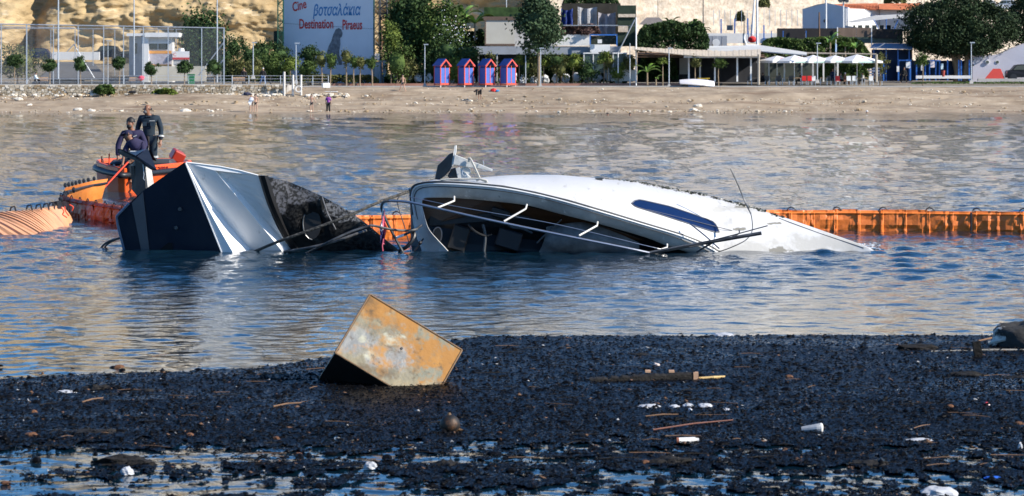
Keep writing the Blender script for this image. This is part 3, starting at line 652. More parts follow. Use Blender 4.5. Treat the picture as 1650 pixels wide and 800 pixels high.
# ropes and flag between the wrecks
m = MB(); m.tube(smooth_path([P(407, 407, 46.0), P(450, 389, 45.7), P(500, 371, 45.6), P(564, 347, 45.6), P(606, 328, 45.8), P(658, 309, 46.2)], 6), .024, 8)
tag(m.build('mooring_rope', cable), 'thick dark rope slanting up from the burnt hull to the white yacht bow', 'rope')
m = MB(); m.tube(smooth_path([P(458, 406, 45.9), P(500, 399, 45.6), P(540, 389, 45.6), P(572, 378, 45.7), P(590, 372, 45.9)], 5), .022, 8)
tag(m.build('bent_pipe', dirty_steel), 'short sooty pipe lying low across the burnt black hull', 'pipe')
m = MB(); m.tube(smooth_path([P(493, 409, 45.8), P(530, 390, 45.5), P(565, 374, 45.5), P(590, 366, 45.5), P(601, 364, 45.5), P(630, 370, 45.6), P(655, 372, 45.8), P(672, 370, 46.0)], 5), .02, 8)
tag(m.build('bent_pipe', dirty_steel), 'long bent black pipe reaching from the burnt hull to the yacht bow', 'pipe')
fl = thing('tattered_flag', 'torn pink, white and blue flag hanging limp from the yacht pulpit rail', 'flag', P(616, 340, 45.6))
m = MB(); rws = []
for i in range(15):
    t = i/14; row = []
    for j in range(5):
        u = j/4; w_ = 3+9*t if t < .45 else (12-6*t)
        row.append(P(619-4.5*t+(u-.45)*w_*1.0+1.2*math.sin(t*9+u*3)+6*max(0, t-.5)*u, 338+t*54+(2*u if t > .8 else 0), 45.6+.05*math.sin(u*7+t*5)))
    rws.append(row)
m.grid(rws)
m.m = [(1 if (k//4) > 8 and (k % 4) < 2 else (0 if (k % 4) in (0, 1) else 2)) for k in range(len(m.f))]
m.build('cloth', [M('flag_white', (.62, .55, .6), .8, .15, 20), M('flag_blue', (.03, .025, .12), .8, .2, 20), M('flag_pink', (.65, .12, .18), .8, .2, 20)], fl)
m = MB(); m.tube([P(618, 385, 45.55), P(616, 397, 45.55), P(617, 405, 45.56)], .009, 5); m.build('frayed_strip', MATS['flag_pink'], fl)
m = MB(); m.tube([P(618, 332, 45.65), P(615, 352, 45.6)], .012, 6); m.build('staff', M('staff_white', (.6, .6, .6), .5, .1, 5), fl)

# ------------------------------------------------------------ orange containment booms
def orange_mat(name, c, tr=0.25):
    m = M(name, c, .5, .14, 1.8, .012, bscale=9)
    layer(m, (c[0]*.6, c[1]*.5, c[2]*.5), 2.2, (.66, .95), stretch=(1, 1, .3)); return m
or1 = orange_mat('boom_orange', (.76, .19, .03)); or2 = orange_mat('boom_peach', (.74, .36, .18)); or3 = orange_mat('boom_amber', (.68, .21, .035)); or4 = orange_mat('boom_orange_shaded', (.42, .05, .008))  # the darkest is the same boom orange with shade painted in
def boom(label, path, tops, n, mat, cat='boom', group=None, pleat=.025, lean=0.0, handle_every=2, hscale=1.0, hspan=None):
    """path: list of world points on the waterline; tops: heights, one per path point"""
    t_ = thing('containment_boom', label, cat, path[0], group)
    sp = smooth_path([Vector((p[0], p[1], h)) for p, h in zip(path, tops)], 10); R_ = resample(sp, n+1)
    for i in range(n):
        a, b = R_[i], R_[i+1]; d = Vector((b.x-a.x, b.y-a.y, 0)); L = d.length; d /= L; nn = Vector((d.y, -d.x, 0))
        if nn.y > 0: nn = -nn
        m = MB(); rws = []
        us = (0, .045, .09, .13, .35, .6, .68, .72, .78, .93, .97, 1)
        zs = (-.25, 0.02, .12, .3, .55, .78, .86, .93, .985, 1.0)
        j1 = random.uniform(-.018, .018); j2 = random.uniform(-.03, .03)
        for zf in zs:
            row = []
            for u in us:
                z = (a.z+(b.z-a.z)*u)
                off = (.03 if u < .1 or u > .95 else (pleat*.2 if .68 <= u <= .8 else 0))*(1 if zf < .88 else .35)
                off += .028*math.sin(math.pi*zf)*(1 if .1 < u < .95 else .3)+(.02 if .8 < zf < .9 else 0)
                off += mnoise.noise(Vector((i*3.1+u*5, zf*4, 1)))*.04
                off += lean*(1-zf)*z+j2*math.sin(math.pi*u)
                zz = z*zf if zf >= 0 else -.3
                if zf == 1.0: zz += mnoise.noise(Vector((i+u*6, 3, 0)))*.012+j1
                p = a+d*(L*u)+nn*off; row.append(Vector((p.x, p.y, zz)))
            rws.append(row)
        m.grid(rws)
        # back face
        rb = [[p-nn*.07*(1 if zi < len(zs)-1 else .15)-nn*(lean*(1-zs[zi])*0) for p in rws[zi]] for zi in range(len(zs))]
        m.grid(rb[::-1]); m.grid([rws[-1], rb[-1]])
        m.build('panel', mat, t_, smooth=False)
        if handle_every and i % handle_every == 0:
            c = a+d*L*.1; c.z += .0; m = MB()
            m.tube([c+d*(-.09*hscale), c+d*(-.06*hscale)+Vector((0, 0, .05*hscale)), c+Vector((0, 0, .075*hscale)), c+d*.06*hscale+Vector((0, 0, .05*hscale)), c+d*.12*hscale], .015*hscale, 5); m.build('handle', rubber, t_)
    return t_
# right hand run passing behind both wrecks
path = [G(560, 386), G(640, 384.5), G(800, 383), G(1000, 379), G(1200, 373.5), G(1400, 372.5), G(1560, 373.5), G(1760, 376)]
boom('orange oil boom of flat upright panels running across the water behind both wrecks', path, [.42, .42, .42, .39, .39, .385, .375, .39], 33, or1, hscale=.8)
m = MB(); m.tube([G(1564, 374)+Vector((0, -.05, .02)), G(1564, 374)+Vector((0, -.06, .36))], .02, 6); tag(m.build('connector_post', rubber), 'dark connector strip joining two orange boom sections at the right', 'connector')
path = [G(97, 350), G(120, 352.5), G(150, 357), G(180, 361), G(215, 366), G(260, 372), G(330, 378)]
boom('orange boom section with shade painted in, between the pale boom and the motorboat', path, [.44, .40, .38, .365, .35, .35, .35], 14, or4, handle_every=1, hscale=.7)
path = [G(-120, 381), G(-40, 380), G(0, 379), G(40, 378), G(75, 374), G(100, 367), G(119, 360)]
def boom_pale():
    t_ = thing('containment_boom', 'pale peach pleated boom section leaning over at the left edge', 'boom', path[2])
    # leaning fabric: bottom line on the water, top line further back
    bot = [G(-120, 381), G(-40, 380), G(0, 379), G(40, 378), G(70, 375.5), G(92, 369.5), G(108, 363), G(119, 356)]
    topl = [P(-140, 351, 52.6), P(-60, 347, 52.8), P(-20, 344, 53), P(15, 341, 53.2), P(45, 338.5, 53.6), P(70, 336, 54.4), P(86, 333, 55.2), P(97, 331, 56)]
    n = 40; b_ = resample(smooth_path(bot, 8), n+1); q_ = resample(smooth_path(topl, 8), n+1)
    for i in range(n):
        m = MB(); rws = []
        for t in (-.12, 0, .15, .35, .55, .75, .9, 1.0):
            row = []
            for u in (0, .12, .25, .5, .75, .9, 1):
                bt = b_[i].lerp(b_[i+1], u); tt = q_[i].lerp(q_[i+1], u); p = bt.lerp(tt, t)
                fold = (.018+.02*((i*7) % 5)/5)*math.cos(u*2*math.pi)+.010*math.cos(u*5*math.pi+i*1.7+t*2)+.03*mnoise.noise(Vector((i*.3+u*.3, t*2, 5)))
                p = p+Vector((-.3*fold, -fold, .05*math.sin(math.pi*max(0, t))+fold*.3)); row.append(p)
            rws.append(row)
        m.grid(rws); m.grid([[p+Vector((0, .08, -.04)) for p in r] for r in rws][::-1])
        m.build('pleat', or2, t_, smooth=True)
        if i % 4 == 0 or i > 34:
            c = q_[i]; m = MB(); m.tube([c+Vector((-.06, 0, 0)), c+Vector((-.04, 0, .07)), c+Vector((.03, -.02, .09)), c+Vector((.05, 0, 0)), c+Vector((.06, -.06, -.06))], .017, 5); m.build('handle', rubber, t_)
boom_pale()
def boom_amber():
    t_ = thing('containment_boom', 'amber boom end towed by a red rope from the orange workboat', 'boom', G(140, 326))
    bot = [G(108, 331), G(118, 328), G(135, 325.5), G(150, 324), G(163, 323)]
    topl = [P(104, 305, 62), P(113, 303, 63), P(132, 298, 65), P(152, 293.5, 66.5), P(173, 290.5, 67)]
    n = 8; b_ = resample(smooth_path(bot, 6), n+1); q_ = resample(smooth_path(topl, 6), n+1)
    for i in range(n):
        m = MB(); rws = []
        for t in (-.15, 0, .3, .6, .85, 1.0):
            rws.append([b_[i].lerp(b_[i+1], u).lerp(q_[i].lerp(q_[i+1], u), t)+Vector((0, -.03*math.cos(u*6.28)-.06*math.sin(3.14*max(0, t)), 0)) for u in (0, .2, .4, .6, .8, 1)])
        m.grid(rws); m.grid([[p+Vector((0, .14, .03)) for p in r] for r in rws][::-1]); m.build('pleat', or3, t_, smooth=True)
        c = q_[i]+Vector((0, .1, .06)); m = MB(); m.ball(c+Vector((0, 0, .02)), (.04, .04, .055), 7, 5); m.build('float_toggle', rubber, t_)
    m = MB(); m.tube([p+Vector((0, -.05, -.07)) for p in q_], .028, 6); m.build('edge_band', rubber, t_)
    for k in range(9):
        x = 97+random.uniform(0, 24); y = 319-(x-97)*.55+random.uniform(-7, 5); m = MB(); m.ball(P(x, y, 57.5+(x-97)*.12), (.036, .036, .05), 7, 5); m.build('float_toggle', rubber, t_)
boom_amber()
m = MB(); m.tube([P(206, 262, 69.4), P(190, 279, 68.5), P(165, 306, 67.1)], .02, 6); tag(m.build('tow_rope', M('red_rope', (.75, .06, .02), .7, .2, 20)), 'red rope stretched from the workboat bow to the amber boom end', 'rope')
m = MB()
for q in ([(104, 333), (106, 341), (111, 348)], [(99, 334), (103, 341), (101, 346), (108, 351)], [(112, 330), (118, 334), (116, 340)]):
    m.tube(smooth_path([P(x, y, 54.5) for x, y in q], 4), .012, 5)
tag(m.build('tangled_cord', MATS['red_rope']), 'red cord tangled where the pale and darkened booms meet', 'cord')

# ------------------------------------------------------------ orange workboat
wb = M('workboat_orange', (.70, .10, .016), .4, .08, 1.5, .003); layer(wb, (.3, .04, .01), 5, (.66, .75))
WB = thing('orange_workboat', 'orange workboat with a black rubber band carrying three men beside the wrecks', 'boat', G(215, 312))
def ring(pts, z): return [Vector((x, y, z)) for x, y in pts]
DC = 70.6
cor = Vector((XX(201, DC), DC))
pl_ = [(XX(306, 73.9), 74.3), (XX(306, 73.4), 73.3), (XX(255, 71.9), 71.9), cor, (XX(190, 70.8), 70.75), (XX(172, 71.4), 71.3), (XX(158, 72.2), 72.0), (XX(154, 72.8), 72.9), (XX(160, 73.6), 74.2), (XX(185, 75), 75.3), (XX(240, 76), 76.0), (XX(290, 76), 76.0)]
pl_ = [Vector((p[0], p[1])) for p in pl_]
cen = sum(pl_, Vector((0, 0)))/len(pl_)
def scl(f, push=0): return [(cen+(p-cen)*f) for p in pl_]
zt_ = [.74, .72, .68, .64, .66, .70, .76, .78, .78, .76, .74, .74]
def rg(f, z, zs=None): return [Vector((p.x, p.y, (z if zs is None else zs[i]+z))) for i, p in enumerate(scl(f))]
m = MB(); m.grid([rg(.93, -.3), rg(.95, 0.0), rg(.975, .25), rg(1.0, -.26, zt_), rg(1.0, -.08, zt_), rg(1.0, 0, zt_), rg(.94, .02, zt_), rg(.92, -.05, zt_), rg(.90, .22)], True)
m.add(rg(.90, .22), [tuple(range(12))]); m.build('hull', wb, WB, bevel=.02)
m = MB(); rr = [Vector(((cen+(p-cen)*1.01).x, (cen+(p-cen)*1.01).y, zt_[i]-.17)) for i, p in enumerate(pl_)]; m.tube(smooth_path(rr+[rr[0]], 5), .075, 8); m.build('rubber_fender', rubber, WB, smooth=True)
m = MB(); m.box((XX(285, 74), 74.1, .86), (.32, .5, .28), Matrix.Rotation(.5, 3, 'Y') @ Matrix.Rotation(.3, 3, 'Z')); m.build('locker', M('locker_red', (.4, .03, .012), .4, .1, 3), WB, bevel=.03)
m = MB(); m.box((XX(232, 73.4), 73.3, .55), (1.6, 1.0, .5)); m.build('engine_casing', dark_metal, WB, bevel=.08)
m = MB(); m.box((XX(182, 72.6), 72.7, .62), (.4, .6, .2)); m.tube([Vector((XX(176, 72), 72, .7)), Vector((XX(176, 72), 72, .98))], .02, 6); m.tube([Vector((XX(163, 72.2), 72.3, .7)), Vector((XX(163, 72.2), 72.3, .9))], .02, 6); m.build('mooring_bitt', M('bitt_orange', (.6, .08, .03), .4, .1, 3), WB)
m = MB()
for k in range(4):
    c = P(183+k*6+random.random()*2, 266.5+k*.6, 71.2); m.ball(c, .045, 6, 5)
m.build('rope_coil', M('coil_white', (.5, .5, .48), .8, .2, 20), WB)
m = MB(); m.ball(P(198, 264, 71.4), (.34, .3, .09), 12, 6); m.build('black_hose_coil', rubber, WB)
c = P(165, 276, 71.5); m = MB(); m.tube([c+Vector((.04*math.cos(a), 0, .04*math.sin(a))) for a in [i/10*6.283 for i in range(11)]], .01, 5); m.build('bow_eye', white_paint, WB)
def text(body, size, loc, rot, mat, parent=None, name='lettering', shear=0, ext=.004, bold=0, align='CENTER', xs=1.0, fit=None):
    c = bpy.data.curves.new(name, 'FONT'); c.body = body; c.size = size; c.extrude = ext; c.align_x = align; c.shear = shear; c.offset = bold; c.resolution_u = 3
    c.materials.append(mat); o = bpy.data.objects.new(name, c); COL.objects.link(o)
    if parent is not None: o.parent = parent; loc = Vector(loc)-WL[parent]
    bpy.context.view_layer.update(); me = bpy.data.meshes.new_from_object(o.evaluated_get(bpy.context.evaluated_depsgraph_get())); me.name = name
    o2 = bpy.data.objects.new(name, me); COL.objects.link(o2); bpy.data.objects.remove(o); o = o2
    if not me.materials: me.materials.append(mat)
    if parent is not None: o.parent = parent
    if fit:
        w_ = max(v.co.x for v in me.vertices)-min(v.co.x for v in me.vertices); xs = fit/w_
    o.location = loc; o.rotation_euler = rot; o.scale = (xs, 1, 1); return o
e1, e2 = Vector((pl_[2].x, pl_[2].y, 0)), Vector((pl_[1].x, pl_[1].y, 0)); ang = math.atan2(e2.y-e1.y, e2.x-e1.x)
pt_ = e1.lerp(e2, -.1); text('G 2489 8', .17, Vector((pt_.x, pt_.y-.06, .53)), (math.pi/2, 0, ang), M('letter_maroon', (.25, .015, .01), .6, .1, 5), WB, align='LEFT', ext=.01)
# foam wash beside the workboat and at the sunken stern
foam = M('foam_white', (.75, .78, .8), .6, .05, 10)
def foam_patch(name, lab, cx0, D0, wx, wy, n, hz=.01):
    m = MB()
    for k in range(n):
        x = cx0+random.gauss(0, wx); y = D0+random.gauss(0, wy); s = random.uniform(.006, .03)
        z = .02+random.random()**3*hz
        a = random.uniform(0, 3.14); m.add([(x-s*2*math.cos(a), y-s, z), (x+s*2*math.cos(a), y, z+.002), (x, y+s*2, z+s*.3), (x+s*.3, y-s*.4, z+s*.7)], [(0, 1, 3), (1, 2, 3), (2, 0, 3)])
    tag(m.build(name, foam), lab, 'foam', kind='stuff')
foam_patch('splash', 'white splash where the sunken yacht stern meets the water', XX(1388, 46.6), 46.7, .14, .12, 260, .08)
0 and foam_patch('wash_foam', 'thin white wash beside the orange workboat', XX(195, 69), 68.6, .55, .7, 900, .01)
# ------------------------------------------------------------ people
def skin_body(name, J, E, mat, parent, sub=1, root='pelvis'):
    ids = list(J); me = bpy.data.meshes.new(name)
    me.from_pydata([tuple(J[k][0]) for k in ids], [(ids.index(a), ids.index(b)) for a, b in E], [])
    me.materials.append(mat)
    o = bpy.data.objects.new(name, me); COL.objects.link(o)
    if parent is not None: o.parent = parent
    sk = o.modifiers.new('skin', 'SKIN'); sk.use_smooth_shade = True
    lay = me.skin_vertices[0].data if me.skin_vertices else None
    if lay is None:
        bpy.context.view_layer.objects.active = o
        me.skin_vertices.new() if hasattr(me.skin_vertices, 'new') else None
        lay = me.skin_vertices[0].data
    for i, k in enumerate(ids):
        r = J[k][1]; lay[i].radius = r if isinstance(r, tuple) else (r, r)
        lay[i].use_root = (k == root)
    if sub:
        s = o.modifiers.new('sub', 'SUBSURF'); s.levels = sub; s.render_levels = sub
    return o
V3 = lambda *a: Vector(a)
def person(label, loc, J, clothes, hair=None, group=None, sk=skin_m, rz=0, cat='person', fingers=False, face=(0, -1, 0)):
    """J: joint positions (local). clothes: list of (name, material, list of joint chains, extra radius)"""
    t_ = thing('person', label, cat, loc, group); t_.rotation_euler.z = rz
    R = dict(pelvis=(.14, .11), waist=(.125, .1), chest=(.16, .115), neckb=(.095, .08), neck=(.062, .062), chin=(.07, .08), head=(.088, .105), crown=(.066, .078),
             shL=.055, elL=.042, wrL=.028, haL=.035, shR=.055, elR=.042, wrR=.028, haR=.035, hipL=.09, knL=.06, anL=.042, toL=.035, hipR=.09, knR=.06, anR=.042, toR=.035)
    E = [('pelvis', 'waist'), ('waist', 'chest'), ('chest', 'neckb'), ('neckb', 'neck'), ('neck', 'chin'), ('chin', 'head'), ('head', 'crown')]
    for s in 'LR': E += [('chest', 'sh'+s), ('sh'+s, 'el'+s), ('el'+s, 'wr'+s), ('wr'+s, 'ha'+s), ('pelvis', 'hip'+s), ('hip'+s, 'kn'+s), ('kn'+s, 'an'+s), ('an'+s, 'to'+s)]
    slim = lambda k, r: tuple(v*.8 for v in r) if k in ('pelvis', 'waist', 'chest') else (r*.8 if k[:3] in ('hip', 'kne') else r)
    JJ = {k: (Vector(J[k]), slim(k, R[k])) for k in R}
    if fingers:
        for s in 'LR':
            w, h = JJ['wr'+s][0], JJ['ha'+s][0]; d = (h-w).normalized(); a = d.cross(Vector((0, 1, 0)));
            if a.length < .1: a = d.cross(Vector((0, 0, 1)))
            a.normalize(); c_ = d.cross(a)
            for i, (o_, L) in enumerate(((-.03, .07), (-.01, .085), (.01, .08), (.03, .062))):
                p0 = h+a*o_+d*.02; p1 = p0+d*L*.55+c_*.008; p2 = p1+d*L*.4+c_*.022
                JJ['f%d%sa' % (i, s)] = (p0, .011); JJ['f%d%sb' % (i, s)] = (p1, .009); JJ['f%d%sc' % (i, s)] = (p2, .007)
                E += [('ha'+s, 'f%d%sa' % (i, s)), ('f%d%sa' % (i, s), 'f%d%sb' % (i, s)), ('f%d%sb' % (i, s), 'f%d%sc' % (i, s))]
            q = w.lerp(h, .6)-a*.035; JJ['t%sa' % s] = (q, .012); JJ['t%sb' % s] = (q-a*.02+d*.04+c_*.015, .009)
            E += [('ha'+s, 't%sa' % s), ('t%sa' % s, 't%sb' % s)]
    body = skin_body('body', JJ, E, sk, t_)
    f = Vector(face).normalized(); hc = JJ['head'][0]; up = (JJ['crown'][0]-JJ['chin'][0]).normalized(); sd = f.cross(up)
    if fingers:
        m = MB(); WL[t_] = Vector((0, 0, 0))
        nz = hc+f*.095-up*.02; m.add([nz+up*.04, nz-up*.015+sd*.016, nz-up*.015-sd*.016, nz-up*.01+f*.028], [(0, 1, 3), (0, 3, 2), (1, 2, 3)])
        for s in (-1, 1): m.ball(hc+sd*.085*s-up*.012-f*.005, (.02, .024, .034), 7, 5)
        m.build('nose_and_ears', sk, t_, smooth=True)
        m = MB()
        for s in (-1, 1): m.box(hc+f*.097+sd*.033*s+up*.005, (.022, .012, .01))
        m.box(hc+f*.094-up*.065, (.04, .01, .008)); m.build('eyes_and_mouth', soot_shade, t_)
        WL[t_] = Vector(loc)
    for nm, mt, chains, ex in clothes:
        used = []; ed = []
        for ch in chains:
            for k in ch:
                if k not in used: used.append(k)
            ed += list(zip(ch, ch[1:]))
        JC = {}
        for k in used:
            r = R[k]; r = (r, r) if not isinstance(r, tuple) else r; JC[k] = (Vector(J[k]), (r[0]+ex, r[1]+ex))
        skin_body(nm, JC, ed, mt, t_, root=used[0])
    if hair:
        kind, mt = hair; m = MB(); WL[t_] = Vector((0, 0, 0))
        if kind == 'full': m.ball(hc+up*.03-f*.02, (.098, .112, .112), 12, 8, -.15)
        elif kind == 'bald': m.ball(hc-up*.015-f*.055, (.062, .062, .045), 12, 6, -.6)
        elif kind == 'cap': m.ball(hc+up*.03, (.1, .118, .1), 12, 7, 0.0); m.prism([hc+f*.08+sd*.07+up*.04, hc+f*.17+sd*.05+up*.02, hc+f*.17-sd*.05+up*.02, hc+f*.08-sd*.07+up*.04], up*.012)
        elif kind == 'long': m.ball(hc+up*.01-f*.03, (.1, .115, .15), 12, 8)
        m.build('cap' if kind == 'cap' else 'hair', mt, t_, smooth=True, jitter=.006)
        WL[t_] = Vector(loc)
    return t_
STAND = dict(pelvis=(0, 0, .95), waist=(0, 0, 1.12), chest=(0, 0, 1.34), neckb=(0, 0, 1.48), neck=(0, -.01, 1.53), chin=(0, -.03, 1.59), head=(0, -.01, 1.665), crown=(0, 0, 1.74),
             shL=(-.19, 0, 1.42), elL=(-.25, .02, 1.14), wrL=(-.26, -.04, .89), haL=(-.26, -.06, .81), shR=(.19, 0, 1.42), elR=(.25, .02, 1.14), wrR=(.26, -.04, .89), haR=(.26, -.06, .81),
             hipL=(-.1, 0, .9), knL=(-.11, -.02, .5), anL=(-.12, .02, .09), toL=(-.13, -.12, .04), hipR=(.1, 0, .9), knR=(.11, -.02, .5), anR=(.12, .02, .09), toR=(.13, -.12, .04))
def pose(**kw): d = dict(STAND); d.update(kw); return d
TOP = [['waist', 'chest', 'neckb'], ['chest', 'shL', 'elL', 'wrL'], ['chest', 'shR', 'elR', 'wrR'], ['waist', 'pelvis']]
TEE = [['waist', 'chest', 'neckb'], ['chest', 'shL', 'elL'], ['chest', 'shR', 'elR'], ['waist', 'pelvis']]
LEGS = [['pelvis', 'hipL', 'knL', 'anL'], ['pelvis', 'hipR', 'knR', 'anR']]
SHORTS = [['pelvis', 'hipL'], ['pelvis', 'hipR']]
hair_black = M('hair_black', (.012, .01, .009), .6, .3, 20)
beard_grey = M('beard_grey', (.16, .155, .15), .8, .2, 30)
navy_cloth = M('navy_cloth', (.018, .015, .055), .85, .25, 8, .008, bscale=14)
dark_teal_cloth = M('coverall_dark', (.006, .018, .032), .85, .3, 8, .008, bscale=14)
reflect_strip = M('reflective_strip', (.42, .43, .42), .5, .1, 8)
tan_skin = M('skin_tanned', (.25, .115, .065), .5, .15, 14)
def beard(t_, hc, f, mt, s=1.0):
    m = MB(); w = WL[t_]; WL[t_] = Vector((0, 0, 0)); m.ball(hc, (.062*s, .062*s, .055*s), 10, 7); m.build('beard', mt, t_, smooth=True, jitter=.005); WL[t_] = w
# standing man, faces left
D1 = 73.2
p1 = Vector((XX(240, D1), D1, .32))
J1 = pose(chin=(-.05, -.06, 1.545), head=(-.032, -.03, 1.635), crown=(-.01, 0, 1.725), neck=(-.015, -.02, 1.50), elL=(-.27, .06, 1.15), wrL=(-.22, -.06, .93), haL=(-.2, -.1, .86),
          elR=(.27, .03, 1.14), wrR=(.27, -.03, .88), haR=(.26, -.07, .80), shL=(-.19, .03, 1.42), shR=(.2, 0, 1.415), chest=(0, 0, 1.33), neckb=(0, 0, 1.465))
t1 = person('bald man with grey beard in dark coveralls, standing tallest in the workboat', p1, J1, [('jacket', dark_teal_cloth, TOP, .022), ('trousers', dark_teal_cloth, LEGS, .025)], ('bald', hair_black), sk=tan_skin, fingers=True, face=(-.75, -.65, 0)); t1.scale = (1.14, 1.14, 1.09)
beard(t1, Vector((-.07, -.085, 1.555)), None, beard_grey, .85)
for nm, q in (('sleeve_stripe', [(.27, .0, 1.0), (.27, -.01, .96)]), ('leg_stripe', [(.115, 0, .52), (.117, 0, .47)])):
    m = MB(); w = WL[t1]; WL[t1] = Vector((0, 0, 0)); m.tube([Vector(v) for v in q], .075 if nm[0] == 's' else .1, 10); m.build(nm, reflect_strip, t1); WL[t1] = w
m = MB(); w = WL[t1]; WL[t1] = Vector((0, 0, 0)); m.tube([(-.09, -.03, 1.475), (-.05, -.10, 1.44), (.04, -.10, 1.44), (.09, -.02, 1.475), (.03, .08, 1.49), (-.06, .07, 1.49), (-.09, -.03, 1.475)], .022, 6); m.build('collar', dark_teal_cloth, t1); m = MB(); m.box((-.08, -.145, 1.28), (.09, .02, .10)); m.box((.09, -.145, 1.28), (.09, .02, .10)); m.build('chest_pocket', M('coverall_faded', (.012, .03, .05), .9, .2, 8), t1); m = MB(); m.box((.09, -.15, 1.35), (.12, .012, .018)); m.build('chest_print', reflect_strip, t1); WL[t1] = w
# bearded man leaning on the side
D2 = 71.9
p2 = Vector((XX(212, D2), D2, .30))
J2 = pose(pelvis=(.12, .15, .62), waist=(.08, .1, .80), chest=(0, 0, 1.02), neckb=(-.01, -.03, 1.17), neck=(-.01, -.05, 1.205), chin=(-.03, -.09, 1.255), head=(-.025, -.06, 1.345), crown=(-.02, -.03, 1.43),
          shL=(-.2, 0, 1.10), elL=(-.3, -.03, .82), wrL=(-.29, -.12, .56), haL=(-.28, -.15, .48), shR=(.22, -.02, 1.10), elR=(.33, -.05, .82), wrR=(.2, -.25, .66), haR=(.13, -.3, .62),
          hipL=(0, .15, .58), knL=(-.12, -.25, .52), anL=(-.12, -.2, .1), toL=(-.13, -.32, .05), hipR=(.22, .15, .58), knR=(.22, -.25, .5), anR=(.22, -.2, .1), toR=(.22, -.32, .05))
t2 = person('black haired bearded man in a navy sweatshirt leaning over the workboat side', p2, J2, [('sweatshirt', navy_cloth, TOP, .028), ('trousers', dark_teal_cloth, LEGS, .035)], ('full', hair_black), sk=tan_skin, fingers=True, face=(-.35, -.93, 0)); t2.scale = (1.12, 1.12, 1.08)
beard(t2, Vector((-.04, -.115, 1.265)), None, hair_black)
w = WL[t2]; WL[t2] = Vector((0, 0, 0))
MB().box((.1, -.165, 1.04), (.085, .01, .025), Matrix.Rotation(-.4, 3, 'Y')).build('chest_logo', reflect_strip, t2); WL[t2] = w
# crouching man in cap, back to the viewer
D3 = 70.9
p3 = Vector((XX(219, D3), D3, .22))
J3 = pose(pelvis=(.08, .12, .62), waist=(.06, 0, .78), chest=(0, -.08, .93), neckb=(-.1, -.1, 1.06), neck=(-.12, -.1, 1.09), chin=(-.15, -.13, 1.12), head=(-.16, -.1, 1.18), crown=(-.165, -.06, 1.245),
          shL=(-.17, -.05, .98), elL=(-.25, -.12, .74), wrL=(-.27, -.2, .52), haL=(-.28, -.22, .45), shR=(.17, -.05, .97), elR=(.2, -.2, .72), wrR=(.02, -.3, .62), haR=(-.05, -.32, .58),
          hipL=(-.02, .12, .58), knL=(-.14, -.15, .5), anL=(-.08, -.1, .12), toL=(-.1, -.22, .07), hipR=(.18, .12, .58), knR=(.2, -.15, .5), anR=(.2, -.1, .12), toR=(.2, -.22, .07))
t3 = person('man in a dark cap and navy shirt crouching in front at the workboat side', p3, J3, [('shirt', navy_cloth, TEE, .03), ('trousers', dark_teal_cloth, LEGS, .04)], ('cap', M('cap_cloth', (.02, .018, .05), .85, .2, 10)), sk=tan_skin, fingers=True, face=(-.8, -.2, -.1)); t3.scale = (1.1, 1.1, 1.05)
w = WL[t3]; WL[t3] = Vector((0, 0, 0)); m = MB(); m.tube([(-.1, -.22, .80), (.06, -.25, .80), (.22, -.17, .81)], .016, 6); m.build('waist_band', white_paint, t3); WL[t3] = w
m = MB(); rws = []
for i in range(8):
    t = i/7; rws.append([P(232+10*t+8*u+3*math.sin(t*4+u*3), 218+38*t+4*u, 72.2-.15*math.sin(u*4+t*3)) for u in (0, .25, .5, .75, 1)])
m.grid(rws); m.grid([[p+Vector((0, .04, 0)) for p in r] for r in rws][::-1]); tag(m.build('jacket', M('brown_black_cloth', (.02, .014, .014), .9, .3, 8), smooth=True), 'dark jacket hanging between the standing man and the bearded man', 'jacket')

# people on the far beach
def far(px, pyf, D=None, z=None):
    D = D or 285
    for _ in range(20):
        zz = float(zt(XX(px, D), D)); D = D+.4*(F*(H-zz)/(pyf-YH)-D) if abs(pyf-YH) > 6 else D
        D = min(max(D, 276), 292)
    return Vector((XX(px, D), D, float(zt(XX(px, D), D))))
swim_m = M('swim_black', (.02, .02, .025), .7, .2, 10); purple = M('purple_cloth', (.3, .06, .36), .8, .2, 8)
bent = pose(pelvis=(0, 0, .9), waist=(-.1, -.1, .98), chest=(-.28, -.15, 1.0), neckb=(-.4, -.15, .95), neck=(-.43, -.16, .92), chin=(-.45, -.18, .88), head=(-.5, -.16, .84), crown=(-.55, -.14, .8), shL=(-.3, -.3, .98), elL=(-.32, -.3, .7), wrL=(-.35, -.3, .45), haL=(-.35, -.3, .38), shR=(-.3, .05, .98), elR=(-.32, .05, .7), wrR=(-.35, .05, .45), haR=(-.35, .05, .38))
walk = pose(knL=(-.2, -.05, .5), anL=(-.35, .1, .12), toL=(-.42, 0, .05), knR=(.15, -.05, .5), anR=(.28, 0, .09), toR=(.2, -.1, .04), elL=(-.3, .1, 1.16), wrL=(-.42, 0, .95), haL=(-.45, 0, .9))
armsup = pose(elL=(-.3, -.2, 1.25), wrL=(-.15, -.3, 1.35), haL=(-.1, -.3, 1.4), elR=(.3, -.1, 1.2), wrR=(.42, -.15, 1.0), haR=(.46, -.15, .95))
person('woman in a purple top and black trousers standing on the beach', far(529, 163), pose(), [('top', purple, TEE, .035), ('trousers', black_cloth, LEGS, .04)], ('full', hair_black))
person('bare-chested man in black trunks walking on the beach slope', far(649, 169), walk, [('trunks', swim_m, SHORTS, .02)], ('full', hair_black), sk=skin_pale)
person('person in black bending down at the water edge', far(773, 178), bent, [('top', black_cloth, TOP, .04), ('trousers', black_cloth, [['pelvis', 'hipL', 'knL'], ['pelvis', 'hipR', 'knR']], .04)], ('full', hair_black))
person('woman in a bikini standing beside the white posts on the beach', far(502, 156), armsup, [('bikini', swim_m, SHORTS, .015)], ('long', hair_black), sk=skin_pale)
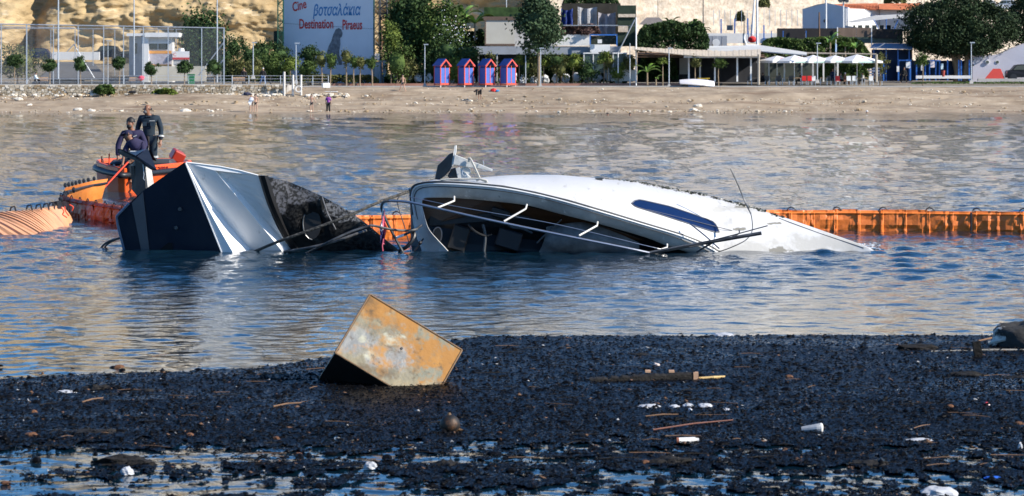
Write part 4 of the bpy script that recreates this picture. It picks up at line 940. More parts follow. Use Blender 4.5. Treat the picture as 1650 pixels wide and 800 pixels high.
person('pale bare-backed bather standing against the stone wall', far(412, 155.5), pose(), [('trunks', swim_m, SHORTS, .015)], ('full', hair_black), sk=skin_pale)
person('bather wrapped in a white and blue towel by the stone wall', far(405, 155), armsup, [('towel', M('towel_white', (.55, .6, .68), .9, .2, 8), [['pelvis', 'waist', 'chest', 'neckb'], ['chest', 'shL'], ['chest', 'shR'], ['pelvis', 'hipL']], .09)], ('full', hair_black), sk=skin_pale)
jeans = M('jeans_blue', (.08, .14, .28), .85, .2, 8)
person('walker in a black jacket and blue jeans on the promenade', Vector((XX(424, 294), 294, 2.74)), walk, [('jacket', black_cloth, TOP, .05), ('jeans', jeans, LEGS, .03)], ('full', M('hair_grey', (.5, .5, .5), .8, .1, 9)))
person('person all in black standing at the bench on the promenade', Vector((XX(393, 294), 294, 2.74)), pose(), [('coat', black_cloth, TOP, .05), ('trousers', black_cloth, LEGS, .04)], ('full', hair_black))
for (x, y, l) in ((979, 187, 'swimmer head in the shallows left of a second swimmer'), (1015, 187, 'swimmer head in the shallows right of a second swimmer'), (1397, 183, 'bather head with white cap near the right far shore'), (1439, 180, 'bather head with purple cap near the right far shore')):
    g = G(x, y); t_ = thing('person', l, 'person', g)
    JJ = dict(chest=(Vector((0, 0, -.25)), .15), neck=(Vector((0, 0, -.02)), .06), head=(Vector((0, 0, .12)), .11), crown=(Vector((0, 0, .24)), .08), shL=(Vector((-.2, 0, -.12)), .07), shR=(Vector((.2, 0, -.12)), .07))
    skin_body('body', JJ, [('chest', 'neck'), ('neck', 'head'), ('head', 'crown'), ('chest', 'shL'), ('chest', 'shR')], skin_m, t_, root='chest')
    m = MB(); m.ball(g+Vector((0, .02, .17)), (.12, .13, .12), 8, 5, 0); m.build('hair' if x < 1100 else 'cap', hair_black if x < 1100 else (white_paint if x < 1420 else purple), t_)

# ------------------------------------------------------------ foreground debris
def mask_density(px, py):
    e = np.interp(px, [-400, 0, 150, 300, 420, 500, 530, 600, 735, 780, 1650, 2100], [618, 611, 603, 600, 592, 580, 577, 566, 548, 541, 541, 541])
    d = np.clip((py-e)/3.5, -1.2, 1)*1.0
    lower = np.interp(py, [400, 685, 712, 738, 760, 790, 830, 1200], [1, 1, .78, .58, .43, .36, .36, .4])
    lower = lower+np.interp(px, [0, 500, 900, 1500, 1650], [-.06, -.03, .0, .07, .09])*np.clip((py-695)/15, 0, 1)
    return np.minimum(d, lower)
def open_noise(x, D):
    n = .40*fbm(x*.5+9, D*1.7, 3, 41)+.30*fbm(x*5, D*3.6, 2, 51)+.30*vnoise(x*17, D*8, 88)
    return (n-.5)*2.3+.5
def build_mat():
    pys = np.concatenate([np.arange(534, 806, .62), np.linspace(807, 1000, 60)]); Ds = F*H/(pys-YH)
    pxs = np.concatenate([np.linspace(-500, -20, 60, endpoint=False), np.arange(-20, 1672, 2.0), np.linspace(1674, 2150, 60)])
    Dg, pg = np.meshgrid(Ds, pxs, indexing='ij'); pyg = np.repeat(pys[:, None], len(pxs), 1)
    X = (pg-825)/F*Dg
    r = np.random.default_rng(5)
    lowz = fbm(X*1.3, Dg*1.1, 4, 31)
    hgt = .010+.013*r.random(X.shape)**1.6+.010*(lowz-.4)
    dens = mask_density(pg, pyg)
    n = open_noise(X, Dg)+.10*(r.random(X.shape)-.5)
    st = fbm(X*.35, Dg*1.6, 3, 61)  # long open streaks
    streak = np.clip((st-.70)*9, 0, 1)*np.interp(pyg, [530, 680, 705, 720], [.0, .0, .1, .3])
    # open strip of water left of the tank and behind it
    s1 = np.exp(-((pyg-614-(pg-460)*.012)/2.2)**2)*((pg > 385) & (pg < 508)); s2 = np.exp(-((pyg-556)/3.0)**2)*((pg > 742) & (pg < 800))
    s3 = np.exp(-((pyg-738-(pg-60)*.02)/16)**2)*np.exp(-((pg-60)/110)**2)*.75
    s4 = np.exp(-((pyg-705)/6)**2)*((pg > 1540))*.6+np.exp(-((pyg-566.)/2.2)**2)*((pg > 1500))*.8
    keep = (dens-streak-s1-s2*.8-s3-s4) > n*np.where(dens > .97, .35, .98)
    kf = keep[:-1, :-1]
    fc = grid_faces(len(pys), len(pxs))[kf.ravel()]
    V = np.stack([X+r.normal(0, .004, X.shape), Dg, hgt], -1).reshape(-1, 3)
    used = np.unique(fc); remap = -np.ones(len(V), int); remap[used] = np.arange(len(used)); V = V[used]; fc = remap[fc]
    mt = M('charred_debris', (.003, .0032, .0042), .36, .5, 14, .0, col2=(.007, .007, .008), detail=6, spec=.075)

    layer(mt, (.03, .02, .012), 9, (.70, .76), .7, off=2)
    layer(mt, (.006, .0062, .007), .9, (.48, .62), .22, off=5, stretch=(.5, 1, 1))
    layer(mt, (.4, .4, .42), 42, (.80, .82), .5, detail=2, off=6)
    o = link('floating_debris', raw_mesh('floating_debris', V, fc[:, ::-1], mt, False)); tag(o, 'black mat of charred floating debris covering the near water', 'debris', kind='stuff')
    # loose chips on it and drifting off its edge
    N = 70000
    pyc = 541+(815-541)*r.random(N)**1.0; pyc = np.where(r.random(N) < .04, r.uniform(500, 600, N), pyc); pxc = r.uniform(-40, 1690, N)
    dn = mask_density(pxc, pyc); Dc = F*H/(pyc-YH); xc = (pxc-825)/F*Dc
    nn = open_noise(xc, Dc)
    ok = (r.random(N) < np.clip(dn+.15, .012, 1)) & ((dn > .97) | (nn < dn+.03) | (r.random(N) < .03))
    xc, Dc = xc[ok], Dc[ok]; n_ = len(xc)
    s = np.exp(r.normal(-4.8, .45, n_)); a = r.uniform(0, 6.28, n_); el = r.uniform(1.0, 2.6, n_); z0 = .012+r.random(n_)*.018
    base = []
    for k, (dxr, dyr, dz) in enumerate(((-1, -.5, 0), (1, -.4, 0), (0.1, .9, 0), (.2, .1, .75))):
        lx = dxr*s*el; ly = dyr*s
        base.append(np.stack([xc+lx*np.cos(a)-ly*np.sin(a), Dc+lx*np.sin(a)+ly*np.cos(a), z0+dz*s+r.normal(0, .15, n_)*s], -1))
    V = np.stack(base, 1).reshape(-1, 3); i0 = np.arange(n_)[:, None, None]*4
    fc = (i0+np.array([[0, 1, 3], [1, 2, 3], [2, 0, 3], [0, 2, 1]])[None]).reshape(-1, 3)
    fm = np.repeat((r.random(n_) < .004).astype(int)+2*(r.random(n_) < .015).astype(int), 4); fm = np.minimum(fm, 2)
    me = raw_mesh('debris_chips', V, fc, [mt, M('chip_pale', (.34, .34, .34), .6, .2, 5), M('chip_brown', (.12, .06, .03), .7, .3, 5)], False, fm)
    tag(link('debris_chips', me), 'small loose burnt chips scattered over the black floating mat', 'debris', kind='stuff')
    print('mat', len(fc), n_)
build_mat()
# rusty tank
def rust_mat():
    m = M('rusty_tank', (.17, .16, .11), .55, .3, 5, .012, col2=(.25, .21, .12), thr=(.4, .6), detail=9, bscale=7)
    o = Vector((XX(630, 25.37), 25.5, 0))
    f = lambda px, py: (P(px, py, 25.3).x-o.x, P(px, py, 25.3).z-o.z)
    patch_layer(m, (.33, .15, .028), [f(605, 500)+(.30, .14), f(660, 520)+(.36, .28), f(695, 565)+(.36, .32), f(725, 580)+(.25, .3)], 3.0, .75, amp=1.9, edge=(.40, .62))
    patch_layer(m, (.19, .195, .19), [f(575, 550)+(.22, .14), f(630, 580)+(.26, .14)], 5, .4, amp=2.2, edge=(.40, .66))
    patch_layer(m, (.36, .35, .26), [f(630, 552)+(.10, .06), f(583, 550)+(.06, .05), f(600, 575)+(.08, .05)], 9, .5, amp=2.4, edge=(.46, .8))
    patch_layer(m, (.17, .17, .12), [f(680, 545)+(.12, .10), f(735, 560)+(.16, .10), f(690, 605)+(.12, .08)], 8, .6, amp=2.4, edge=(.44, .7))
    layer(m, (.40, .19, .04), 5, (.52, .68), .8, off=19, detail=12)
    layer(m, (.07, .05, .03), 9, (.56, .70), .8, off=9, detail=12); layer(m, (.12, .07, .03), 3.2, (.54, .70), .8, off=4, detail=12)
    layer(m, (.22, .23, .2), 3.8, (.58, .70), .6, off=31, detail=10)
    return m
rust = rust_mat()
Et = Vector((XX(636, 25.37), 25.37, ZZ(625.7, 25.37)))
nrm = Vector((.30, -.83, .47)).normalized()          # bright face
Cc = P(540, 569, 25.37)
v = P(636, 625.7, 25.37)-Cc; v = (v-nrm*v.dot(nrm)).normalized(); u = nrm.cross(v).normalized()
if u.z > 0: u = -u
uA = .69; Aa = Cc-u*uA; Lv = .975; w_ = -nrm
TK = thing('rusty_tank', 'rusty metal box tank tilted up out of the black debris', 'tank', (XX(630, 25.37), 25.5, 0))
def bx8(o, a, b, c): return [o, o+a, o+a+b, o+b, o+c, o+a+c, o+a+b+c, o+b+c]
Q = bx8(Aa, v*Lv, u*uA, w_*.8)
m = MB(); m.add(Q, [(0, 1, 2, 3), (4, 7, 6, 5), (0, 4, 5, 1), (1, 5, 6, 2), (0, 3, 7, 4)])
ob = m.build('casing', rust, TK, bevel=.012)
m = MB(); m.add(Q, [(3, 2, 6, 7)]); m.build('end_panel', M('tank_shaded_end', (.008, .009, .01), .5, .4, 5, .004), TK)  # end turned from the sun, its shade painted as near-black
rimm = M('tank_rim', (.16, .09, .04), .7, .4, 9)
for (i, j) in ((0, 1), (3, 2), (0, 3), (1, 2)):
    m = MB(); m.tube([Q[i], Q[j]], .009, 6); m.build('welded_edge', rimm, TK)
for px_, py_, r_ in ((647, 562, .012), (543.5, 563, .016)):
    c = PL(px_, py_, (Aa, nrm)); m = MB(); m.tube([c-nrm*.01, c+nrm*.006], r_, 10); m.build('bolt_hole', soot_shade, TK)
# rusty ball float
Bf = thing('mooring_float', 'small round rusty float with a lug on top in the black debris', 'float', G(725, 700))
m = MB(); c = G(725, 698)+Vector((0, 0, .065)); m.ball(c, .079, 20, 14); m.build('ball', M('rusty_ball', (.014, .012, .01), .6, .4, 11, .003, col2=(.15, .06, .015), thr=(.42, .7)), Bf, smooth=True)
m = MB(); m.tube([c+Vector((-.005, 0, .07)), c+Vector((-.008, 0, .092))], [.02, .012], 8); m.build('lug', rimm, Bf); m = MB(); m.tube([c+Vector((.07, 0, -.04)), c+Vector((.1, -.01, -.045))], [.012, .009], 6); m.build('side_pin', rimm, Bf)
# larger debris
def lump(name, label, cat, px, py, w, d, h, mat, seed=0, z=0.015, rz=0, seg=14, rough=.25, D=None):
    g = G(px, py); m = MB(); m.ball((0, 0, 0), (w/2, d/2, h), seg, 7, -.2)
    R_ = Matrix.Rotation(rz, 3, 'Z'); V_ = []
    for q in m.v:
        n = mnoise.noise(Vector((q.x/w*5+seed, q.y/d*4, q.z/h*2)))*rough+1; V_.append(R_ @ (q*n)+g+Vector((0, 0, z)))
    m.v = V_; return tag(m.build(name, mat, origin=g), label, cat)
foam_w = M('polystyrene_white', (.45, .46, .48), .7, .08, 9, .003); grey_pl = M('dirty_plastic', (.4, .41, .42), .5, .2, 12)
pale_wood = M('split_wood', (.62, .42, .17), .75, .2, 10, stretch=(.2, 1, 1)); char_wood = M('charred_timber', (.008, .007, .006), .8, .5, 14, .01, col2=(.03, .027, .024), spec=.2)
def stick(name, label, cat, p, q, r_, mat, z=.03, seg=6):
    a, b = G(*p), G(*q); m = MB(); mid = a.lerp(b, .5)+Vector((0, random.uniform(-.02, .02), .008)); m.tube([a+Vector((0, 0, z)), mid+Vector((0, 0, z)), b+Vector((0, 0, z))], [r_, r_*1.1, r_*.8], seg); return tag(m.build(name, mat), label, cat)
BT = thing('charred_beam', 'long charred timber beam floating low with a split pale end', 'beam', G(1030, 616))
a, b = G(950, 618), G(1120, 614)
m = MB(); rws = []
for i in range(30):
    t = i/29; p = a.lerp(b, t); h_ = .045+.035*t+.02*mnoise.noise(Vector((i*.7, 1, 2))); rws.append([p+Vector((0, -.03, .0)), p+Vector((0, -.03, h_*.8)), p+Vector((0, .0, h_)), p+Vector((0, .09, h_+.012*mnoise.noise(Vector((i, 4, 4))))), p+Vector((0, .12, 0))])
m.grid(rws); m.add([rws[-1][k] for k in range(5)], [(0, 1, 2, 3, 4)]); m.build('timber', char_wood, BT)
m = MB(); c = G(1121, 614); m.box(c+Vector((0, 0, .045)), (.045, .08, .07)); m.build('broken_end', M('raw_wood', (.55, .33, .2), .8, .2, 10), BT)
m = MB(); m.tube([c+Vector((.03, 0, .02)), G(1150, 614)+Vector((0, 0, .03)), G(1168, 613)+Vector((0, 0, .035))], [.016, .017, .008], 6); m.build('splinter', pale_wood, BT)
for x in (1044, 1082):
    m = MB(); m.box(G(x, 613.5)+Vector((0, -.0, .085)), (.05, .06, .02)); m.build('raw_patch', MATS['raw_wood'], BT)
lump('foam_scrap', 'small pale scrap lying behind the charred beam', 'scrap', 1058, 593, .07, .08, .03, M('pale_scrap', (.6, .5, .44), .7, .1, 9), 2, rz=.6)
for i, (x, y, w_2, h_2, l) in enumerate(((1046, 659, .20, .028, 'leftmost of the white foam strips below the charred beam'), (1086, 659, .10, .022, 'grey-white foam strip second from left below the charred beam'), (1108, 658, .10, .03, 'peaked white foam strip in the middle of the strips'), (1136, 658, .13, .03, 'broad white foam strip at the right of the row'), (1171, 663, .09, .012, 'thin flat white strip lying right of the foam row'), (1112, 664, .04, .02, 'tiny white crumb under the row of foam strips'))):
    lump('foam_strip', l, 'foam strip', x, y, w_2, .14, h_2, foam_w, i*3.3, .012)
stick('red_stick', 'thin reddish stick lying below the white foam strips', 'stick', (1052, 699), (1181, 683), .006, M('red_wood', (.14, .05, .03), .7, .2, 10))
stick('brown_stick', 'thin brown stick above the reddish one', 'stick', (1040, 677), (1095, 674), .006, wood)
stick('brown_stick', 'faint brown stick in the debris left of the rusty tank', 'stick', (440, 661), (485, 655), .007, wood)
stick('brown_stick', 'faint brown stick at the far left of the debris', 'stick', (132, 654), (166, 647), .007, wood)
bt = thing('plastic_bottle', 'white tube-shaped bottle lying below the reddish stick', 'bottle', G(1107, 717)); a, b = G(1093, 717), G(1124, 716)
m = MB(); m.tube([a+Vector((0, 0, .03)), b+Vector((-.02, 0, .03)), b+Vector((-.01, 0, .03)), b+Vector((.01, 0, .03))], [.024, .024, .016, .016], 12); m.build('body', M('bottle_white', (.7, .68, .64), .4, .15, 20), bt); m = MB(); m.tube([a+Vector((-.012, 0, .03)), a+Vector((0.004, 0, .03))], .025, 12); m.build('cap', M('brown_cap', (.3, .1, .05), .5, .1, 9), bt)
cu = thing('plastic_cup', 'grey cup lying on its side with its round end to the right', 'cup', G(1305, 698)); a, b = G(1293, 699), G(1321, 699)
m = MB(); m.tube([a+Vector((0, .03, .025)), b+Vector((-.02, 0, .04)), b+Vector((.01, 0, .042))], [.026, .036, .04], 14); m.build('body', grey_pl, cu); m = MB(); m.tube([b+Vector((.008, 0, .042)), b+Vector((.018, -.004, .042))], [.041, .036], 14); m.build('rim', M('cup_rim', (.6, .58, .54), .5, .1, 9), cu)
lump('foam_slab', 'flat white and blue slab floating at the right', 'slab', 1482, 713, .22, .16, .018, foam_w, 4, .012)
lump('foam_slab', 'flat white slab floating at the left near the debris edge', 'slab', 108, 635, .2, .14, .022, foam_w, 9, .012)
lump('foam_slab', 'blue and white slab at the far rim of the debris', 'slab', 1166, 543, .24, .3, .03, foam_w, 6, .012)
lump('red_wrapper', 'red and white wrapper at the right of the debris', 'wrapper', 1590, 655, .055, .08, .02, M('wrapper_red', (.6, .03, .03), .5, .3, 40, col2=(.7, .6, .6), thr=(.5, .55)), 4)
lump('plastic_bag', 'white plastic bag at the lower right edge of the debris', 'bag', 1512, 800, .26, .2, .05, foam_w, 7)
lump('plastic_cup', 'white lump standing at the right edge above the bag', 'cup', 1644, 726, .035, .04, .045, foam_w, 1)
lump('crumpled_bottle', 'clear crumpled bottle in the open water streaks', 'bottle', 597, 757, .1, .08, .04, grey_pl, 5)
lump('crumpled_cup', 'pale crumpled cup at the left in the water streaks', 'cup', 205, 766, .095, .09, .045, foam_w, 8)
lump('blue_strip', 'bright blue strip near the lower right corner', 'strip', 1600, 774, .12, .08, .012, M('strip_blue', (.02, .12, .6), .5, .1, 9), 3)
lump('rusty_scrap', 'rust brown scrap at the left above the water patch', 'scrap', 50, 706, .11, .1, .028, M('scrap_rust', (.12, .05, .02), .8, .3, 20), 3)
lump('rusty_scrap', 'small brown scrap left of the round float', 'scrap', 445, 711, .06, .07, .02, MATS['scrap_rust'], 6)
for i, (x, y, w_2, h_2, l) in enumerate(((155, 630, .3, .05, 'black weed clump beside the left white slab'), (160, 700, .5, .035, 'long low black clump above the left water patch'), (200, 748, .45, .06, 'tall black clump over the left water patch'), (240, 633, .2, .03, 'small black clump at the rim left of the tank'), (1480, 565, .5, .06, 'black clump in front of the pale pole'), (1560, 608, .42, .045, 'low black clump below the upright post'), (1640, 612, .3, .04, 'black clump at the right edge below the pole'), (1080, 748, .35, .05, 'black clump under the white bottle'), (1400, 752, .3, .04, 'black clump right of centre near the bottom'), (720, 750, .2, .04, 'black clump below the round float'), (1030, 574, .3, .025, 'thin black clump near the rim above the beam'))):
    lump('debris_clump', l, 'debris clump', x, y, w_2, .25, h_2, char_wood, i*7.7, 0.0, rough=.6)
r_ = random.Random(9); m = MB()
for k in range(260):
    p = G(r_.uniform(0, 1650), r_.uniform(560, 760)); a_ = r_.uniform(-.5, .5)+(1.3 if r_.random() < .2 else 0); L = r_.uniform(.04, .32); q = p+Vector((L*math.cos(a_), L*math.sin(a_), 0)); z = .03
    m.mat(1 if r_.random() < .2 else 0); rr_ = r_.uniform(.002, .0045); m.tube([p+Vector((0, 0, z)), p.lerp(q, .5)+Vector((0, r_.uniform(-.01, .01), z+r_.uniform(0, .008))), q+Vector((0, 0, z))], [rr_, rr_, rr_*.6], 4)
tag(m.build('debris_twigs', [char_wood, wood, MATS['dirty_plastic']]), 'thin burnt twigs and slivers strewn over the black debris mat', 'twigs', kind='stuff')
m = MB()
for k in range(260):
    p = G(r_.uniform(0, 1650), r_.uniform(590, 790)); m.mat(0 if r_.random() < .93 else 1); s_ = r_.uniform(.012, .03); m.ball(p+Vector((0, 0, .01)), (s_*r_.uniform(1, 2.2), s_*1.4, s_*r_.uniform(.7, 1.3)), 6, 4, -.2)
tag(m.build('debris_clots', [MATS['charred_debris'], MATS['scrap_rust']], jitter=.02), 'low lumps of burnt matter raised above the black debris mat', 'debris', kind='stuff')
# big tarp mound, post and pole at the right
TP = thing('tarp_mound', 'grey and white crumpled tarp mound rising at the right edge', 'tarp', G(1650, 562)); c = G(1662, 560)
m = MB(); rws = []
for i in range(13):
    ph = math.pi/2*(1-i/12); row = []
    for k in range(30):
        a = k/30*2*math.pi; r0 = .42*math.cos(ph)+.02; q = Vector((r0*math.cos(a)*(1.0 if math.cos(a) > 0 else .92), .5*r0*math.sin(a)/.42*.6, .27*math.sin(ph)**.8))
        n = 1+.22*mnoise.noise(q*5+Vector((3, 1, 0)))+.1*mnoise.noise(q*14); row.append(c+Vector((q.x*n, q.y*n, q.z*n)))
    rws.append(row)
m.grid(rws, True); tpm = M('tarp_grey', (.014, .013, .012), .95, .4, 3, .02, col2=(.05, .048, .045)); layer(tpm, (.6, .58, .54), 2.6, (.55, .60), off=1.1); m.build('cover', tpm, TP, smooth=True)
m = MB(); m.tube([c+Vector((-.45, -.05, .05)), c+Vector((-.3, -.1, .09)), c+Vector((-.1, -.2, .07)), c+Vector((.1, -.25, .08))], .02, 6); m.build('edge_cord', rope_light, TP)
m = MB(); a = G(1575, 577); m.box(a+Vector((0, 0, .07)), (.075, .09, .19), Matrix.Rotation(-.15, 3, 'Y')); tag(m.build('upright_post', char_wood), 'short black post standing up from the debris near the tarp', 'post')
stick('pale_pole', 'long pale pole lying flat in front of the tarp mound', 'pole', (1500, 569), (1700, 566), .014, M('pole_drab', (.2, .19, .17), .8, .3, 9), .01)
stick('brown_lath', 'brown lath leaning from the black post toward the tarp', 'lath', (1576, 556), (1622, 548), .01, wood, .04)
# ------------------------------------------------------------ trees and plants
def crown_mesh(name, rx, ry, rz, clumps, leaves, size, mat, seed=1, cl=.28, shape='ball', core=True):
    r = np.random.default_rng(seed); V = []; n = 0
    d = r.normal(size=(clumps, 3)); d /= np.linalg.norm(d, axis=1)[:, None]
    rad = r.uniform(.55, 1.0, clumps)**.5
    lum = 1+.22*np.sin(d[:, 0]*4+seed)*np.cos(d[:, 2]*3+seed*2)
    C = d*rad[:, None]*lum[:, None]
    if shape == 'cone': f = 1-.55*np.clip(C[:, 2], -1, 1); C[:, 0] *= f*.8; C[:, 1] *= f*.8
    if shape == 'vase': f = .65+.45*np.clip(C[:, 2], -1, 1); C[:, 0] *= f; C[:, 1] *= f
    if shape == 'dome': C[:, 2] = np.where(C[:, 2] < -.35, -.35-(abs(C[:, 2])-.35)*.3, C[:, 2])
    L = np.repeat(C, leaves, 0); w = r.normal(size=L.shape)*cl*r.uniform(.5, 1.2, (len(L), 1)); L = (L+w*np.array([1, 1, .8]))*np.array([rx, ry, rz])
    a = r.normal(size=L.shape); a /= np.linalg.norm(a, axis=1)[:, None]; b = np.cross(a, r.normal(size=L.shape)); b /= np.linalg.norm(b, axis=1)[:, None]
    s = size*r.uniform(.5, 1.3, (len(L), 1)); a = a*s; b = b*s*.55
    V = np.stack([L-a, L+b, L+a, L-b], 1).reshape(-1, 3); Fc = np.arange(len(V)).reshape(-1, 4)
    if core:
        m = MB(); m.ball((0, 0, 0), (rx*.62, ry*.62, rz*.62 if shape != 'dome' else rz*.5), 10, 7)
        cv = np.array([tuple(v*(1+.3*mnoise.noise(v*2.0/max(rx, .3)+Vector((seed, 0, 0))))) for v in m.v]); k = len(V)
        V = np.concatenate([V, cv]); Fc = np.concatenate([Fc, np.array(m.f)+k])
    return raw_mesh(name, V, Fc, mat)
def tree(name, label, x, D, z, h, cw, ch, mat, cat='tree', group=None, trunk=.09, seed=1, clumps=26, leaves=60, size=.16, shape='ball', bm=None, lean=0.0, forks=3, dep=None, cl=.28, me=None):
    t_ = thing(name, label, cat, (x, D, z), group)
    me = me or crown_mesh('crown', cw/2, (dep or cw)/2, ch/2, clumps, leaves, size, mat, seed, cl, shape)
    c = bpy.data.objects.new('crown', me); COL.objects.link(c); c.parent = t_; c.location = (lean, 0, h-ch/2)
    m = MB(); zc = h-ch*.62; b0 = Vector((x, D, z-.1)); b1 = Vector((x+lean*.8, D, z+zc))
    m.tube([b0, b0.lerp(b1, .5)+Vector((random.uniform(-.06, .06), 0, 0)), b1, b1+Vector((lean*.1, 0, ch*.3))], [trunk*1.25, trunk, trunk*.8, trunk*.4], 7)
    for k in range(forks):
        a = k*2.1+seed; m.tube([b0.lerp(b1, .85), b1+Vector((math.cos(a)*cw*.2, math.sin(a)*cw*.2, ch*.25))], [trunk*.5, trunk*.25], 5)
    m.build('trunk', bm or bark, t_)
    return t_
# clipped ball trees on the left promenade
0 and crown_mesh('crown', .68, .68, .72, 20, 55, .14, foliage_dark, 3)
for i, (px, y0, y1, w_2, lb) in enumerate(((24, 88, 109, 24, 'clipped ball tree furthest left on the promenade, beside a blurred olive bush'), (80, 97, 115, 21, 'clipped ball tree right behind the cyclist bench'), (130, 91, 115, 20, 'clipped ball tree beside the tall grey pole, above the left green shrub'), (192, 93, 112, 18, 'clipped ball tree just left of the white kiosk'), (244, 101, 121, 20, 'clipped ball tree in front of the kiosk banner'), (297, 99, 119, 21, 'clipped ball tree left of the green bin'), (345, 98, 118, 21, 'clipped ball tree at the corner of the sports fence'))):
    D = 294; s = F/D; x = XX(px, D); z = 2.74
    hh = ZZ(y0, D)-z; cwid = w_2/s
    tree('ball_tree', lb, x, D, z, hh, cwid, (y1-y0)/s, foliage_dark, group='clipped ball trees along the promenade', trunk=.06, seed=i+3, clumps=34, leaves=80, size=.09, bm=pale_bark, forks=2, cl=.2)
# dark trees beside and behind the court
D = 318
def TT(name, label, px, ytop, ybot_crown, wpx, D, mat, ybase=None, **k):
    s = F/D; x = XX(px, D); z = float(zt(x, D)) if ybase is None else ZZ(ybase, D)
    h = ZZ(ytop, D)-z; return tree(name, label, x, D, z, h, wpx/s, (ybot_crown-ytop)/s, mat, **k)
TT('dark_tree', 'tall dark round tree rising behind the sports fence beside the kiosk', 328, 17, 118, 66, 316, foliage_dark, trunk=.25, seed=5, clumps=70, leaves=90, size=.2)
TT('olive_bush', 'grey green bush behind the fence at the far left', 28, 76, 126, 78, 312, foliage_olive, cat='bush', trunk=.08, seed=8, clumps=40, leaves=70, size=.14)
tl = [(376, 60, 96, 34, 314, 0, 'dark round tree right behind the fence corner post'), (402, 72, 112, 34, 310, 0, 'dark tree beside the short lamp, second right of the fence corner'), (425, 66, 100, 34, 316, 0, 'dark tree in front of the blue parasol patch'), (452, 74, 104, 30, 312, 0, 'dark tree touching the left edge of the cinema screen'), (383, 96, 124, 26, 304, 2, 'low olive tree behind the bench right of the fence'), (410, 98, 126, 24, 302, 2, 'low tree behind the walkers on the promenade'), (436, 84, 122, 30, 305, 1, 'mid green pointed tree left of the cinema screen'), (360, 84, 114, 22, 306, 0, 'dark bushy tree just outside the fence corner'), (500, 75, 104, 30, 308, 0, 'dark round tree in front of the lower left of the cinema screen'), (497, 101, 122, 26, 305, 1, 'low dark tree under the round dark one by the screen'), (468, 94, 114, 24, 304, 3, 'yellow green tree beside the lamp in front of the screen')]
mm = [foliage_dark, foliage_mid, foliage_olive, foliage_light]
for i, (px, a, b, w_2, D, mi, lb) in enumerate(tl): TT('small_tree', lb, px, a, b, w_2, D, mm[mi], group='small trees between the fence and the cinema screen', trunk=.07, seed=20+i, clumps=24, leaves=60, size=.13, bm=pale_bark if mi else bark)
tl = [(519, 84, 108, 18, 'slim feathery tree left of the printed statue on the screen'), (532, 86, 110, 22, 'feathery olive tree covering the base of the printed statue'), (558, 80, 106, 20, 'slim tree just right of the printed statue'), (570, 90, 108, 18, 'slim tree between two others right of the statue'), (580, 94, 112, 18, 'short slim tree third right of the statue'), (600, 92, 110, 18, 'slim tree at the right edge of the cinema screen')]
for i, (px, a, b, w_2, lb) in enumerate(tl): TT('young_tree', lb, px, a, b, w_2, 303, [foliage_olive, foliage_mid][i % 2], group='young trees in front of the cinema screen', trunk=.07, seed=40+i, clumps=16, leaves=40, size=.12, shape='vase', bm=pale_bark, lean=random.uniform(-.15, .15))
TT('conifer_tree', 'tall dark conifer-like tree right of the cinema screen', 664, -14, 110, 78, 312, foliage_dark, trunk=.3, seed=61, clumps=110, leaves=110, size=.2, shape='ball', cl=.2)
fm_ = TT('flowering_tree', 'tall mid green oleander with white blossoms behind the beach huts', 712, 6, 112, 70, 310, foliage_mid, trunk=.2, seed=62, clumps=90, leaves=90, size=.18, cl=.2)
r = random.Random(5); m = MB()
for k in range(90):
    x = XX(r.gauss(732, 14), 306.5); z = ZZ(r.gauss(52, 17), 306.5); c = Vector((x, 306.5+r.uniform(-.6, .4), z)); s = r.uniform(.03, .08)
    a = Vector((r.uniform(-1, 1), r.uniform(-.4, .4), r.uniform(-1, 1))).normalized()*s; b = Vector((-a.z, .2*s, a.x)); m.add([c-a, c+b, c+a, c-b], [(0, 1, 2, 3)])
m.build('blossom', M('blossom_white', (.8, .78, .78), .7, .05, 9), fm_)
TT('round_tree', 'tall dark olive-leaved tree standing right of the blue beach huts', 868, -6, 80, 76, 303, M('foliage_blue_green', (.025, .055, .025), .8, .5, 1.4, col2=(.08, .13, .06), spec=.2), trunk=.13, seed=63, clumps=85, leaves=100, size=.2, shape='cone', cl=.2, bm=pale_bark)
# fruit/pine undergrowth between screen and huts
for i, (px, a, b, w_2, mi, lb) in enumerate(((640, 70, 132, 44, 1, 'green bush tree beside the steel tower foot'), (655, 92, 132, 34, 2, 'olive shrub tree under the tall conifer'), (690, 88, 132, 36, 0, 'dark shrub behind the lamp left of the huts'), (733, 94, 132, 26, 3, 'yellow green shrub tree between first and second hut'), (752, 76, 100, 40, 0, 'dark shrub above the second hut roof'), (790, 88, 128, 24, 2, 'olive shrub between second and third hut'), (630, 34, 80, 26, 3, 'yellow green leaves beside the dark steel tower'), (720, 60, 110, 50, 0, 'dark leafy mass behind the first hut'))):
    TT('shrub_tree', lb, px, a, b, w_2, 306+(i % 3), mm[mi], group='shrubs behind the beach huts', trunk=.06, seed=70+i, clumps=26, leaves=60, size=.14, bm=pale_bark)
